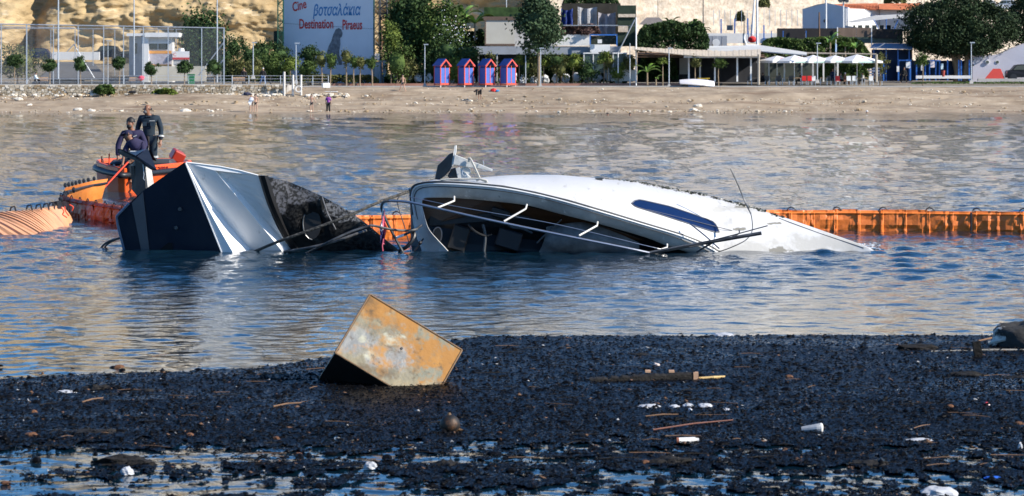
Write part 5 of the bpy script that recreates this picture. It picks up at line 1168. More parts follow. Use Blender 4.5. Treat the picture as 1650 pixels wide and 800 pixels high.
# clipped young trees from huts to the restaurant
tl = [(837, 90, 106, 20, 3), (849, 85, 132, 22, 0), (862, 88, 128, 20, 2), (876, 90, 112, 20, 3), (897, 86, 110, 34, 0), (905, 90, 130, 24, 2), (924, 88, 112, 26, 3), (948, 98, 132, 30, 0), (973, 86, 106, 22, 3), (979, 90, 112, 16, 2), (997, 104, 132, 22, 3), (1015, 90, 118, 18, 2), (1068, 93, 104, 14, 3), (1120, 90, 106, 18, 2), (1158, 94, 108, 18, 1)]
ylab = ['yellowish clipped tree right of the fourth hut', 'dark upright shrub behind the left lamp', 'olive shrub under the big round tree', 'yellow topped tree right of the big tree trunk', 'wide dark tree before the grey terrace wall', 'olive shrub under the grey terrace wall', 'bright yellow green tree left of the glass frame', 'dark laurel shrub before the glass frame', 'yellow clipped tree before the white balcony box', 'thin olive tree beside the glass frame door', 'light green bush at the foot of the diagonal brace', 'thin olive tree against the tall goal post', 'mushroom shaped yellow tree under the restaurant awning', 'slim tree behind the upturned boat', 'slim tree right of the upturned boat']
for i, (px, a, b, w_2, mi) in enumerate(tl): TT('clipped_tree', ylab[i], px, a, b, w_2, 305 if i < 12 else 302, mm[mi], group='clipped trees behind the beach wall', trunk=.055, seed=90+i, clumps=16, leaves=50, size=.12, bm=pale_bark, shape='dome' if mi == 3 else 'ball')
for i, (px, a, b, w_2, mi, lb) in enumerate(((1418, 90, 114, 22, 2, 'small round tree right of the restaurant end post'), (1487, 88, 106, 20, 1, 'small tree left of the poster gate'), (1400, 96, 112, 16, 0, 'dark small tree behind the restaurant end post'))): TT('clipped_tree', lb, px, a, b, w_2, 303, mm[mi], group='clipped trees right of the restaurant', trunk=.055, seed=110+i, clumps=16, leaves=50, size=.12, bm=pale_bark)
# big ficus
FX = TT('ficus_tree', 'huge dark dome-shaped ficus tree on two trunks at the right', 1543, -6, 112, 158, 316, M('ficus_leaf', (.014, .032, .014), .8, .5, .7, col2=(.045, .075, .03), spec=.2), trunk=.35, seed=64, clumps=300, leaves=150, size=.15, shape='dome', cl=.12, bm=pale_bark, dep=9)
m = MB(); x = XX(1555, 316); m.tube([(x, 316, 2.7), (x+.1, 316, 4.5), (x+.4, 316, 7)], [.45, .32, .25], 8); m.tube([(x-1.0, 316, 2.7), (x-.9, 316, 4.2), (x-1.5, 316, 7)], [.4, .3, .25], 8); m.build('trunk', pale_bark, FX)
TT('ficus_tree', 'second dark ficus crown cut by the right edge of the picture', 1680, -34, 80, 112, 326, MATS['ficus_leaf'], trunk=.35, seed=65, clumps=120, leaves=110, size=.2, cl=.16)
# ivy hedges
def hedge(name, label, px0, px1, y0, y1, D, mat, n=9000, seed=1, dep=2.0, size=.14, ends=.15):
    r = np.random.default_rng(seed); x0, x1 = XX(px0, D), XX(px1, D); z0, z1 = ZZ(y1, D), ZZ(y0, D)
    u = r.random(n); top = z1-(z1-z0)*.35*(fbm(u*6+seed, u*0, 3, seed))-(z1-z0)*.5*(np.clip((u-1+ends)/ends, 0, 1)**2+np.clip((ends-u)/ends, 0, 1)**2)
    v = r.random(n)**.7; L = np.stack([x0+(x1-x0)*u, D+r.uniform(-dep/2, dep/2, n)*(.4+.6*r.random(n)), z0+(top-z0)*v], -1)
    k_ = fbm(L[:, 0]*1.3, L[:, 2]*1.3, 2, seed+4); L[:, 1] -= (k_-.5)*2.0
    a = r.normal(size=L.shape); a /= np.linalg.norm(a, axis=1)[:, None]; b = np.cross(a, r.normal(size=L.shape)); b /= np.linalg.norm(b, axis=1)[:, None]
    s = size*r.uniform(.5, 1.3, (n, 1)); a *= s; b *= s*.6
    V = np.stack([L-a, L+b, L+a, L-b], 1).reshape(-1, 3)
    o0 = np.array([(x0+x1)/2, D, z0])
    o = link(name, raw_mesh(name, V-o0, np.arange(len(V)).reshape(-1, 4), mat), None, tuple(o0)); return tag(o, label, 'hedge')
hedge('ivy_hedge', 'thick dark ivy hedge above the beige restaurant awning', 1024, 1142, 26, 84, 308, foliage_dark, 14000, 2)
hedge('leafy_hedge', 'long green hedge above the white parasols of the restaurant', 1222, 1402, 56, 96, 313, foliage_mid, 15000, 3)
hedge('dark_creeper', 'dark creeper hanging under the left end of the restaurant awning', 1028, 1092, 84, 128, 310, foliage_dark, 5000, 4)
hedge('low_planting', 'low dark planting behind the left huts and tree trunks', 620, 1010, 104, 134, 310, foliage_dark, 22000, 5)
hedge('low_planting', 'low dark planting behind the promenade left of the screen', 358, 470, 98, 132, 311, foliage_dark, 9000, 6)
hedge('low_planting', 'sparse green tufts at the foot of the cinema screen', 470, 610, 118, 134, 307, foliage_olive, 3000, 7)
hedge('dark_creeper', 'dark foliage behind the wooden shed sign left of the big round tree', 700, 790, 40, 92, 313, foliage_dark, 9000, 8)
hedge('scrub', 'dark scrub hanging over the stone wall right of the big round tree', 905, 1000, -14, 24, 330, foliage_dark, 6000, 9)
for (a, b, y0, y1, lb, sd) in ((150, 184, 133, 151, 'rounded green shrub growing over the stone wall at the left', 11), (244, 286, 141, 153, 'flat green shrub on the beach under the kiosk', 12)):
    hedge('beach_shrub', lb, a, b, y0, y1+1, 289, foliage_light if sd == 12 else foliage_mid, 2600, sd, 1.0, .12, .4)
# banana plants
def banana(label, px, ybase, D, h, n, seed, mat=leaf_bright):
    r = random.Random(seed); x = XX(px, D); z = ZZ(ybase, D); t_ = thing('banana_plant', label, 'banana plant', (x, D, z))
    m = MB(); m.tube([(x, D, z), (x, D, z+h*.45)], [.1, .07], 7); m.build('stem', pale_bark, t_)
    for k in range(n):
        a = r.uniform(0, 6.28); L = h*r.uniform(.5, .7); up = r.uniform(.55, 1.3); w_2 = L*.16; m = MB(); rws = []
        base = Vector((x, D, z+h*.4)); dr = Vector((math.cos(a), math.sin(a)*.7, 0))
        for i in range(9):
            t = i/8; c = base+dr*(L*t*.75)+Vector((0, 0, L*(up*t-.75*t*t))); ww = w_2*math.sin(math.pi*min(1, .06+t*.94))**.7; s = Vector((-dr.y, dr.x, 0))
            rws.append([c-s*ww+Vector((0, 0, .25*ww)), c-Vector((0, 0, .1*ww)), c+s*ww+Vector((0, 0, .25*ww))])
        m.grid(rws); m.build('leaf', mat, t_)
banana('banana plant with upright leaves behind the white-flowered tree', 745, 62, 312, 5.2, 11, 1)
banana('second banana clump left of the shed sign, lower and spreading', 765, 66, 311, 4.6, 10, 2)
banana('small banana plant at the left foot of the restaurant awning', 1043, 137, 301, 3.2, 8, 3)
banana('short banana shoot right of the small one under the awning', 1057, 138, 301, 1.6, 7, 4)
banana('banana plant poking above the ivy hedge near the shed roof', 1080, 56, 309, 2.6, 6, 5)
banana('banana plant with dark leaves above the ivy hedge at its middle', 1118, 62, 309, 3.2, 8, 6)
banana('banana leaves above the ivy hedge near the grey tank screen', 1132, 64, 309, 2.4, 6, 7, foliage_mid)
banana('banana plant with pale upright leaves behind the parasols', 1338, 92, 309, 3.8, 8, 8)
banana('banana plant right of the pale upright one behind the parasols', 1362, 92, 309, 2.6, 7, 9)
banana('banana plant leaning right above the last parasol', 1378, 94, 309, 2.4, 6, 10)

# ------------------------------------------------------------ left court, kiosk, promenade
m0 = thing('sports_court_fence', 'tall grey steel fence with netting round the sports court at the left', 'fence', (XX(180, 302), 302, 2.7))
for px in (2, 43, 86, 126, 167, 199, 231, 271, 325, 361):
    D = 302; t = (px-2)/360; MB().box((XX(px, D), D, (2.7+ZZ(40+5*t, D))/2), (.13 if px in (43, 361) else .09, .09, ZZ(40+5*t, D)-2.7)).build('post', galv, m0)
for px in (82, 121, 150, 185, 255, 284, 328): 
    D = 322; MB().box((XX(px, D), D, (3+ZZ(48, D))/2), (.08, .08, ZZ(48, D)-3)).build('rear_post', galv, m0)
m = MB(); m.tube([(XX(-30, 302), 302, ZZ(38.5, 302)), (XX(362, 302), 302, ZZ(45.5, 302))], .065, 6); m.build('top_rail', galv, m0)
m = MB(); m.tube([(XX(-30, 302), 302.0, ZZ(43, 302)), (XX(120, 302), 302, ZZ(45.5, 302))], .045, 6); m.build('second_rail', galv, m0)
m = MB(); m.tube([(XX(0, 322), 322, ZZ(46, 322)), (XX(330, 322), 322, ZZ(48, 322))], .05, 6); m.build('rear_rail', galv, m0)
for q in (((361, 68), (320, 122)), ((361, 95), (340, 122)), ((119, 72), (152, 126)), ((119, 72), (108, 84))):
    m = MB(); m.tube([P(q[0][0], q[0][1], 302.2), P(q[1][0], q[1][1], 302.2)], .06, 6); m.build('brace', galv, m0)
net = bpy.data.materials.new('fence_netting'); net.use_nodes = True; t = net.node_tree; b = t.nodes['Principled BSDF']; b.inputs['Base Color'].default_value = (.22, .24, .25, 1)
tr = t.nodes.new('ShaderNodeBsdfTransparent'); mx = t.nodes.new('ShaderNodeMixShader'); mx.inputs[0].default_value = .2
t.links.new(tr.outputs[0], mx.inputs[1]); t.links.new(b.outputs[0], mx.inputs[2]); t.links.new(mx.outputs[0], t.nodes['Material Output'].inputs[0])
m = MB(); m.add([(XX(-30, 302), 302.03, 2.75), (XX(361, 302), 302.03, 2.75), (XX(361, 302), 302.03, ZZ(45, 302)), (XX(-30, 302), 302.03, ZZ(39, 302))], [(0, 1, 2, 3)]); m.build('netting', net, m0)
# poles
def pole(name, label, px, y0, y1, D, r_=.06, mat=galv, head=None, cat='lamp post', group=None, base=False):
    x = XX(px, D); t_ = thing(name, label, cat, (x, D, ZZ(y1, D)), group); MB().tube([(x, D, ZZ(y1, D)-.1), (x, D, ZZ(y0, D))], [r_*1.15, r_*.8], 8).build('shaft', mat, t_)
    if head == 'arm': MB().box((x+.12, D, ZZ(y0, D)), (.5, .2, .1)).build('lamp_head', galv, t_)
    if head == 'flood': MB().box((x, D, ZZ(y0, D)), (1.2, .3, .28)).box((x-.35, D-.2, ZZ(y0, D)-.05), (.3, .2, .4)).box((x+.35, D-.2, ZZ(y0, D)-.05), (.3, .2, .4)).build('floodlight', dark_metal, t_)
    if base: MB().box((x, D, ZZ(y1, D)+.12), (.42, .4, .36), taper=.6).build('foot_block', concrete, t_)
    return t_
pole('court_pole', 'tall grey floodlight pole at the left between second and third ball tree', 94, -30, 126, 301, .08, cat='pole')
pole('court_pole', 'tall grey pole rising in front of the kiosk roof', 216, -30, 120, 301, .07, cat='pole')
pole('court_pole', 'tall thin grey pole near the right end of the sports fence', 350, -30, 132, 300, .07, cat='pole')
pole('lamp_post', 'short dark lamp post inside the court beside the parked car', 174, 66, 134, 298, .04, head='arm')
for px, y0, y1, lb in ((408, 69, 126, 'lamp post left of the cinema screen behind the walkers'), (477, 70, 134, 'lamp post in front of the left part of the cinema screen'), (684.5, 72, 140, 'lamp post left of the first beach hut'), (871, 78, 141, 'lamp post in front of the trunk of the big round tree'), (1078, 78, 141, 'lamp post at the left end of the restaurant awning'), (1317, 70, 133, 'lamp post in front of the white parasols'), (1565, 69, 134, 'lamp post in front of the big ficus tree')):
    pole('lamp_post', lb, px, y0, y1, 299.3, .055, head='arm', group='lamp posts along the beach', base=True)
pole('thin_pole', 'thin grey pole between the huts and the big round tree', 847, 90, 133, 302, .05, cat='pole')
pole('thin_pole', 'thin grey post right of the glass frame', 1015, 70, 137, 302, .05, cat='pole')
pole('flag_mast', 'white tapered mast rising above the restaurant roof', 1220, -40, 90, 316, .12, white_paint, cat='mast')
pole('flag_mast', 'thin white pole in front of the white gable wall', 1331, -40, 68, 322, .1, white_paint, cat='mast')
pole('floodlight_mast', 'white pole with floodlights at its top right of the gable wall', 1359, 1, 66, 320, .1, white_paint, 'flood', cat='mast')
pole('wooden_pole', 'brown wooden pole rising in front of the white gable wall', 1320, 20, 80, 318, .1, wood, cat='pole')
pole('thin_pole', 'thin pole standing on the stone wall above the shed roof', 1133, -30, 52, 330, .06, dark_metal, cat='pole')
pole('thin_pole', 'thin dark pole beside the shed roof on the stone wall', 1060, -30, 26, 330, .03, dark_metal, cat='pole')
pole('thin_pole', 'thin pale pole left of the flag mast by the red kayak', 1199, 26, 80, 320, .06, dark_metal, cat='pole')
pole('thin_pole', 'thin pale pole above the shed sign', 816, -20, 16, 330, .05, galv, cat='pole')
# tall post with diagonal brace
gp = thing('braced_mast', 'tall white post with a long diagonal brace left of the restaurant', 'post', (XX(1025, 303), 303, 2.75))
MB().tube([(XX(1025, 303), 303, 2.7), (XX(1025, 303), 303, ZZ(28, 303))], .075, 7).build('post', white_paint, gp)
MB().tube([P(1023, 32, 303), P(996, 85, 303.5)], .065, 6).build('brace', galv, gp); MB().tube([P(996, 84, 303.5), P(996, 118, 303.5)], .06, 6).build('short_post', white_paint, gp); MB().tube([P(905, 42, 305), P(1025, 42, 303)], .015, 4).build('cable', galv, gp)
# kiosk
K = thing('kiosk', 'small white ticket kiosk with flat roof behind the court fence', 'kiosk', (XX(255, 312), 313, 2.8)); D = 312
def bxp(m, px0, px1, y0, y1, D, dep): return m.box(((XX(px0, D)+XX(px1, D))/2, D+dep/2, (ZZ(y0, D)+ZZ(y1, D))/2), (XX(px1, D)-XX(px0, D), dep, abs(ZZ(y0, D)-ZZ(y1, D))))
m = MB(); bxp(m, 238, 278, 60, 133, D, 2.4); m.build('wall', white_wall, K)
m = MB(); m.prism([P(231, 134, D-.4), P(231, 60, D-.4), P(208, 58, D+2.6), P(208, 134, D+2.6)], (.12, .1, 0)); m.build('side_wall', grey_wall, K)
m = MB(); bxp(m, 229, 239.5, 60, 133, D-.5, .5); m.build('corner_pillar', white_paint, K)
m = MB(); bxp(m, 204, 240, 54, 58.5, D, 2.6); bxp(m, 233, 288, 53, 60, D-.9, 3.4); m.build('roof_slab', white_paint, K)
m = MB(); bxp(m, 239.5, 270, 71, 80, D-.1, .1); m.build('window', dark_glass, K); m = MB(); bxp(m, 238.5, 272, 67.6, 70.5, D-.2, .25); m.build('window_ledge', white_paint, K); m = MB(); bxp(m, 215, 221, 70, 87, D-.1, .1); m.build('side_window', dark_glass, K)
for k in (254.5,): m = MB(); bxp(m, k-.5, k+.5, 71, 80, D-.16, .1); m.build('window_bar', white_paint, K)
m = MB(); bxp(m, 240, 276.5, 82, 108, D-.12, .08); m.build('banner', M('banner_lilac', (.5, .44, .5), .7, .25, 2.5, col2=(.62, .6, .66)), K)
for a, b in ((82, 86.8), (104, 108)): m = MB(); bxp(m, 240, 276.5, a, b, D-.15, .04); m.build('banner_stripe', M('banner_orange', (.8, .35, .07), .7, .06, 2), K)
rd = M('sign_red', (.55, .03, .03), .6, .1, 4); bl_ = M('sign_blue', (.03, .2, .45), .6, .08, 4)
for k in range(5): text('— — ——— ——', .22, P(263, 90+k*3.1, D-.17), (math.pi/2, 0, 0), M('banner_print', (.36, .32, .42), .7, .1, 3), K, 'banner_print')
SG = thing('club_sign', 'white sign with a red crescent and red lower band right of the kiosk', 'sign', (XX(291, 311), 311, 3))
m = MB(); bxp(m, 278, 305, 83, 97, 311, .08); m.build('board', white_paint, SG); m = MB(); bxp(m, 278, 305, 93, 96.5, 310.9, .06); m.build('red_band', rd, SG); m = MB(); bxp(m, 279, 305, 97, 106, 311, .3); m.build('lower_panel', grey_wall, SG)
text('C', .55, P(281.5, 91, 310.9), (math.pi/2, 0, 0), rd, SG, 'red_crescent')
m = MB(); m.tube([P(292, 83, 311.5), P(292, 78, 311.5)], [.4, .3], 10); m.build('water_drum', white_paint, SG)
m = MB(); bxp(m, 240, 332, 107, 131, 310, .4); tag(m.build('low_white_wall', M('cream_wall', (.6, .56, .46), .9, .1, 1)), 'low cream wall in front of the kiosk and behind the green bin', 'wall')
m = MB(); bxp(m, 84, 160, 84, 97, 333, .5); tag(m.build('low_pale_wall', white_wall), 'pale low wall below the cliff beside the parked cars', 'wall')
m = MB(); m.prism([P(95, 100, 328), P(150, 100, 328), P(175, 128, 303), P(60, 128, 303)], (0, 0, -.1)); tag(m.build('road', M('road_asphalt', (.11, .11, .115), .9, .2, 1, .01)), kind='structure')
# bin, benches, cyclist
m1 = thing('rubbish_bin', 'green wheeled rubbish bin in front of the cream wall', 'bin', (XX(308, 298), 298, 2.75)); m = MB(); m.box((XX(308, 298), 298, 3.3), (.62, .6, 1.0), taper=1.12); m.build('body', M('bin_green', (.02, .16, .07), .5, .1, 4), m1); m = MB(); m.box((XX(308, 298), 298, 3.84), (.78, .72, .1)); m.build('lid', MATS['bin_green'], m1)
def bench(label, px, D=293.5, w_2=1.3, zb=2.74):
    x = XX(px, D); t_ = thing('bench', label, 'bench', (x, D, zb)); tan = M('bench_wood', (.5, .33, .21), .8, .15, 4)
    MB().box((x, D, zb+.45), (w_2, .4, .06)).build('seat', tan, t_)
    for dz in (.62, .76): MB().box((x, D+.22, zb+dz), (w_2, .04, .11)).build('backrest_slat', tan, t_)
    for s in (-1, 1): MB().box((x+s*w_2*.42, D, zb+.22), (.07, .36, .44)).build('leg', dark_metal, t_)
    return t_
bench('wooden bench beside the cyclist at the far left', 67); bench('wooden bench with a pink bag in front of the kiosk', 218); bench('wooden bench right of the sports fence end', 384)
lb_ = Vector((XX(228, 293.3), 293.3, 3.25)); m = MB(); m.ball(lb_+Vector((0, 0, .22)), (.32, .2, .27), 10, 7); tag(m.build('pink_bag', M('pink_cloth', (.75, .08, .14), .8, .1, 5), smooth=True, jitter=.05), 'bright pink bag resting on the bench before the kiosk', 'bag')
t_ = thing('bicycle', 'bicycle parked beside the bench at the far left', 'bicycle', (XX(52, 293), 293, 2.74))
for dx in (-.5, .5):
    c = Vector((XX(52, 293)+dx, 293, 3.08)); m = MB(); m.tube([c+Vector((.32*math.cos(a), 0, .32*math.sin(a))) for a in [k/14*6.283 for k in range(15)]], .025, 5); m.build('wheel', rubber, t_)
m = MB(); c = Vector((XX(52, 293), 293, 3.1)); m.tube([c+Vector((-.5, 0, 0)), c+Vector((-.15, 0, .45)), c+Vector((.35, 0, .45)), c+Vector((.5, 0, 0))], .02, 5); m.tube([c+Vector((.35, 0, .45)), c+Vector((.33, 0, .65)), c+Vector((.5, 0, .68))], .018, 5); m.build('frame', white_paint, t_)
sit = pose(pelvis=(0, 0, .5), waist=(0, 0, .66), chest=(.02, 0, .88), neckb=(.04, 0, 1.02), neck=(.05, 0, 1.07), chin=(.08, 0, 1.12), head=(.07, 0, 1.19), crown=(.06, 0, 1.27), shL=(0, -.19, .97), elL=(.1, -.22, .72), wrL=(.3, -.18, .62), haL=(.37, -.18, .6), shR=(0, .19, .97), elR=(.1, .22, .72), wrR=(.3, .18, .62), haR=(.37, .18, .6), hipL=(.05, -.1, .48), knL=(.45, -.12, .48), anL=(.42, -.12, .09), toL=(.54, -.12, .04), hipR=(.05, .1, .48), knR=(.45, .12, .48), anR=(.42, .12, .09), toR=(.54, .12, .04))
cls = lambda a, b: [('top', a, TOP, .04), ('trousers', b, LEGS, .03)]
person('person in a pale blue top sitting beside the bicycle at the far left', Vector((XX(57, 293.2), 293.2, 2.76)), sit, cls(M('cloth_pale_blue', (.55, .66, .72), .9, .1, 6), black_cloth), ('full', hair_black))
# promenade railing and stone wall
rl = thing('promenade_railing', 'grey steel railing along the left promenade above the stone wall', 'railing', (XX(300, 291.5), 291.5, 2.85))
for y in (122.5, 127.5, 132.5): m = MB(); m.tube([(XX(-30 if y > 123 else 190, 291.5), 291.5, ZZ(y, 291.5)), (XX(529, 291.5), 291.5, ZZ(y, 291.5))], .022, 5); m.build('rail', galv, rl)
for px in list(range(-8, 372, 52))+[374, 401, 427, 452, 478, 504, 529]: MB().tube([(XX(px, 291.5), 291.5, 2.7), (XX(px, 291.5), 291.5, ZZ(122 if px > 190 else 127, 291.5))], .04 if px > 370 else .022, 6).build('post', galv, rl)
stone_m = M('wall_stone', (.42, .34, .23), .95, .3, .9, .03, col2=(.62, .54, .42)); sw = thing('stone_wall', 'low rubble stone wall holding the left promenade', 'wall', (XX(230, 289.8), 289.8, 1.6))
x = XX(-30, 289.8); xe = XX(456, 289.8)
m = MB(); m.box(((x+xe)/2, 290.35, 2.05), (xe-x, .7, 1.35)); m.build('mortar_core', M('mortar', (.42, .36, .28), .95, .15, 2), sw)
m = MB(); r = random.Random(4)
for row in range(6):
    xx = x+r.random()*.2; z = 1.55+row*.2
    while xx < xe:
        w_2 = r.uniform(.18, .5); c = Vector((xx+w_2/2, 289.96+r.uniform(-.05, .03)-.02*(5-row), z+.1+r.uniform(-.03, .03)))
        m.mat(r.choice([0, 0, 1, 2])); m.box(c, (w_2*.9, .2, .17), Matrix.Rotation(r.uniform(-.12, .12), 3, 'Y'), taper=r.uniform(.75, 1)); xx += w_2
q = m.build('stone', [stone_m, M('wall_stone_pale', (.66, .6, .5), .95, .15, 2), M('wall_stone_brown', (.34, .25, .15), .95, .2, 2)], sw); q['kind'] = 'stuff'
m = MB()
for k in range(230):
    px = r.uniform(330, 456) if k < 120 else r.uniform(495, 560) if k < 180 else r.uniform(0, 330); D = 289.3-abs(r.gauss(0, .5)); xx = XX(px, D); s = r.uniform(.1, .32); c = Vector((xx, D, float(zt(xx, D))+s*.2)); m.mat(r.choice([0, 1, 1, 2])); m.ball(c, (s, s*.8, s*.55), 6, 4)
tag(m.build('rubble_stones', [stone_m, MATS['wall_stone_pale'], MATS['wall_stone_brown']], origin=(XX(390, 289), 289, 1.8), jitter=.06), 'loose pale rubble stones heaped at the foot of the stone wall', 'stones', kind='stuff')
# beach pebbles and rocks
m = MB()
for k in range(4200):
    px = r.uniform(-40, 1700); D = r.choice([r.uniform(275.6, 279), r.uniform(277, 289), r.uniform(283, 296)]); xx = XX(px, D)
    if fbm(np.array([xx*.12]), np.array([D*.4]), 3, 77)[0] < .47 and r.random() < .85: continue
    s = min(.2, math.exp(r.gauss(-3.0, .55))); c = Vector((xx, D, float(zt(xx, D))+s*.25)); m.mat(r.choice([0, 1, 2, 2])); m.ball(c, (s*1.3, s, s*.6), 5, 3)
tag(m.build('beach_stones', [MATS['wall_stone_pale'], stone_m, MATS['wall_stone_brown']], origin=(0, 280, 0), jitter=.05), 'scattered pale stones and pebbles on the sandy beach', 'stones', kind='stuff')
for i, (px, y, w_2, lb) in enumerate(((126, 178, 16, 'flat pale boulder at the water edge below the bench'), (148, 180, 14, 'rounded boulder right of the flat one at the water edge'), (47, 170, 10, 'pale boulder on the sand at the far left'), (30, 160, 14, 'low grey boulder on the sand at the far left below the cyclist'), (298, 181, 20, 'long flat boulder at the water line right of the standing man'), (196, 182, 8, 'small boulder at the water edge left of the standing man'), (498, 180, 10, 'boulder at the water edge below the bikini woman'), (1118, 176, 14, 'white boulder at the water edge below the upturned boat'), (1124, 170, 16, 'whitish slab on the sand below the upturned boat'), (680, 152, 12, 'dark topped rock on the eroded slope left of the huts'))):
    D = 277+max(0, (181-y))*.45; xx = XX(px, D); s = w_2/F*D/2; m = MB(); m.ball((xx, D, float(zt(xx, D))), (s, s*.7, s*.42), 10, 6)
    tag(m.build('boulder', MATS['wall_stone_pale'] if i != 9 else stone_m, jitter=.12), lb, 'boulder')
# white posts on the beach with tyre ring
for i, (px, y0, y1, lb) in enumerate(((458, 116, 153, 'leftmost of three white posts standing in front of the stone wall end'), (472, 121, 152, 'middle white post beside the ring on the beach'), (485, 121, 151, 'rightmost white post beside the ring on the beach'))):
    D = 289; MB().tube([P(px, y1+3, D), P(px, y0, D)], .13, 8); m = MB(); m.tube([P(px, y1+3, D), P(px, y0, D)], .12, 8); tag(m.build('white_post', M('post_white', (.62, .6, .56), .8, .12, 3)), lb, 'post', 'white posts on the beach')
c = P(481, 144, 288.6); m = MB(); m.tube([c+Vector((.3*math.cos(a), .1*math.sin(a), .3*math.sin(a))) for a in [k/14*6.283 for k in range(15)]], .08, 6); tag(m.build('tyre_ring', MATS['post_white']), 'white painted tyre ring leaning between the white posts', 'tyre')
m = MB(); m.box(P(525, 138, 289), (.75, .6, .5), Matrix.Rotation(.3, 3, 'Z')); tag(m.build('white_crate', white_paint, bevel=.03), 'white crate at the end of the promenade railing', 'crate')
m = MB(); m.ball(P(213, 149, 288.5), (.45, .3, .18), 9, 6); tag(m.build('black_bag', black_cloth, jitter=.08), 'black bag lying below the stone wall under the kiosk', 'bag')
m = MB(); m.ball(P(398, 152, 288.5), (.42, .3, .22), 9, 6); tag(m.build('dark_bag', M('bag_navy', (.03, .035, .07), .8, .2, 5), jitter=.08), 'dark blue bag lying left of the towel bather', 'bag')
m = MB(); q = far(533, 165); m.box(q+Vector((0, 0, .03)), (1.4, .9, .05)); tag(m.build('beach_towel', white_paint, jitter=.05), 'white towel spread at the feet of the woman in purple', 'towel')
q = far(797, 168); m = MB(); m.ball(q+Vector((-.1, 0, .15)), (.35, .3, .2), 9, 6); tag(m.build('red_bag', red_cloth, jitter=.05), 'red bag on the beach right of the bending person', 'bag'); m = MB(); m.ball(q+Vector((.28, -.1, .1)), (.22, .2, .12), 8, 5); tag(m.build('blue_bag', bl_, jitter=.05), 'small blue bag beside the red bag on the beach', 'bag')
# parked cars
def car(label, px, y0, y1, wpx, D, col, rz=0.0, cat='car', name='parked_car'):
    s = F/D; L = wpx/s; hh = (y1-y0)/s; x = XX(px, D); z = ZZ(y1, D); t_ = thing(name, label, cat, (x, D, z)); t_.rotation_euler.z = rz
    W_ = 1.75; prof = [(-.5, .18), (-.5, .52), (-.47, .62), (-.36, .66), (-.24, .96), (-.1, 1), (.2, 1), (.34, .95), (.44, .62), (.5, .55), (.5, .2)]
    rows = []
    for yy, k in ((-W_/2, .86), (-W_/2-.0, 1), (-W_/2+.12, 1.0), (W_/2-.12, 1), (W_/2, 1), (W_/2, .86)):
        rows.append([Vector((x+p*L, D+yy*(1 if q < .65 else .88), z+q*hh*(1 if k == 1 else .99))) for p, q in prof])
    m = MB(); m.grid([rows[1], rows[2], rows[3], rows[4]]); m.add(rows[1], [tuple(range(len(prof)))]); m.add(rows[4], [tuple(range(len(prof)))[::-1]]); m.build('body', col, t_, bevel=.04)
    for s_ in (-1, 1):
        yy = D+s_*(W_/2*.9+.02); m = MB(); m.prism([(x-.33*L, yy, z+.66*hh), (x-.22*L, yy, z+.92*hh), (x+.0*L, yy, z+.94*hh), (x+.0*L, yy, z+.66*hh)], (0, s_*.02, 0)); m.prism([(x+.02*L, yy, z+.66*hh), (x+.02*L, yy, z+.94*hh), (x+.3*L, yy, z+.9*hh), (x+.4*L, yy, z+.66*hh)], (0, s_*.02, 0)); m.build('side_window', dark_glass, t_)
        for dx in (-.32, .32):
            c = Vector((x+dx*L, D+s_*W_*.46, z+.17*hh+.05)); m = MB(); m.tube([c-Vector((0, .1, 0)), c+Vector((0, .1, 0))], .17*hh+.08, 14); m.build('wheel', rubber, t_)
    for s_ in (-1, 1): m = MB(); m.box((x-.5*L, D+s_*.6, z+.5*hh), (.06, .3, .14)); m.build('headlight', white_paint, t_)
    return t_
car_black = M('car_black', (.012, .013, .016), .35, .1, 2, spec=.2); car_navy = M('car_navy', (.01, .02, .06), .35, .1, 2, spec=.2); car_white = M('car_white', (.75, .75, .76), .25, .04, 2, coat=.5)
car('black van parked under the cliff behind the court fence', 174, 74, 97, 44, 336, car_black)
car('dark blue car parked under the cliff at the far left', 62, 78, 97, 40, 336, car_navy)
car('dark car partly hidden left of the kiosk', 203, 83, 96, 26, 334, car_black)
car('black car parked at the right edge by the porthole wall', 1649, 104, 130, 56, 312, car_black)
car('white car on top of the stone wall left of its twin', 1592, 1, 16, 30, 349, car_white, -.2)
car('white car on top of the stone wall cut by the second ficus', 1622, 0, 18, 34, 349, car_white, -.2)
m = MB(); m.prism([P(1570, 18, 350), P(1640, 20, 347), P(1640, 24, 347), P(1570, 22, 350)], (0, 5, 0)); tag(m.build('wall_ledge', lime), kind='structure')
# ------------------------------------------------------------ cinema screen
scr = thing('cinema_screen', 'huge white open-air cinema billboard with red and blue lettering and a seated statue', 'billboard', (XX(529, 313), 313, 3.0)); D = 313
m = MB(); sa, sb, sc_, sd_ = P(457, 136, 317.5), P(602, 136, 312), P(602, -40, 312), P(457, -40, 317.5); m.prism([sa, sb, sc_, sd_], (0, .25, 0)); m.build('panel', M('screen_white', (.66, .68, .74), .7, .04, .6), scr)
m = MB()
for xx in (456.6, 602.4): m.tube([P(xx, 136, 317.5 if xx < 500 else 312), P(xx, -40, 317.5 if xx < 500 else 312)], .07, 5)
m.build('edge_frame', green_metal, scr)
m = MB(); m.tube([P(457, 38, 317.44), P(602, 47, 311.94)], .015, 4); m.build('panel_seam', band_grey, scr)
sr = (math.pi/2, 0, math.atan2(sb.y-sa.y, sb.x-sa.x))
def onS(px, py): return PL(px, py, plane3(sa+Vector((0, -.02, 0)), sb+Vector((0, -.02, 0)), sc_+Vector((0, -.02, 0))))
pxm = 313/F
R1 = Matrix.Rotation(sr[2], 3, 'Z') @ Matrix.Rotation(math.pi/2, 3, 'X') @ Matrix.Rotation(.24, 3, 'Z')
text('Cine', 21*pxm, onS(483, 16), R1.to_euler(), rd, scr, shear=.15, bold=.03, fit=27*pxm)
text('βοτσαλάκια', 25*pxm, onS(542, 25), sr, bl_, scr, shear=.22, bold=.03, fit=91*pxm)
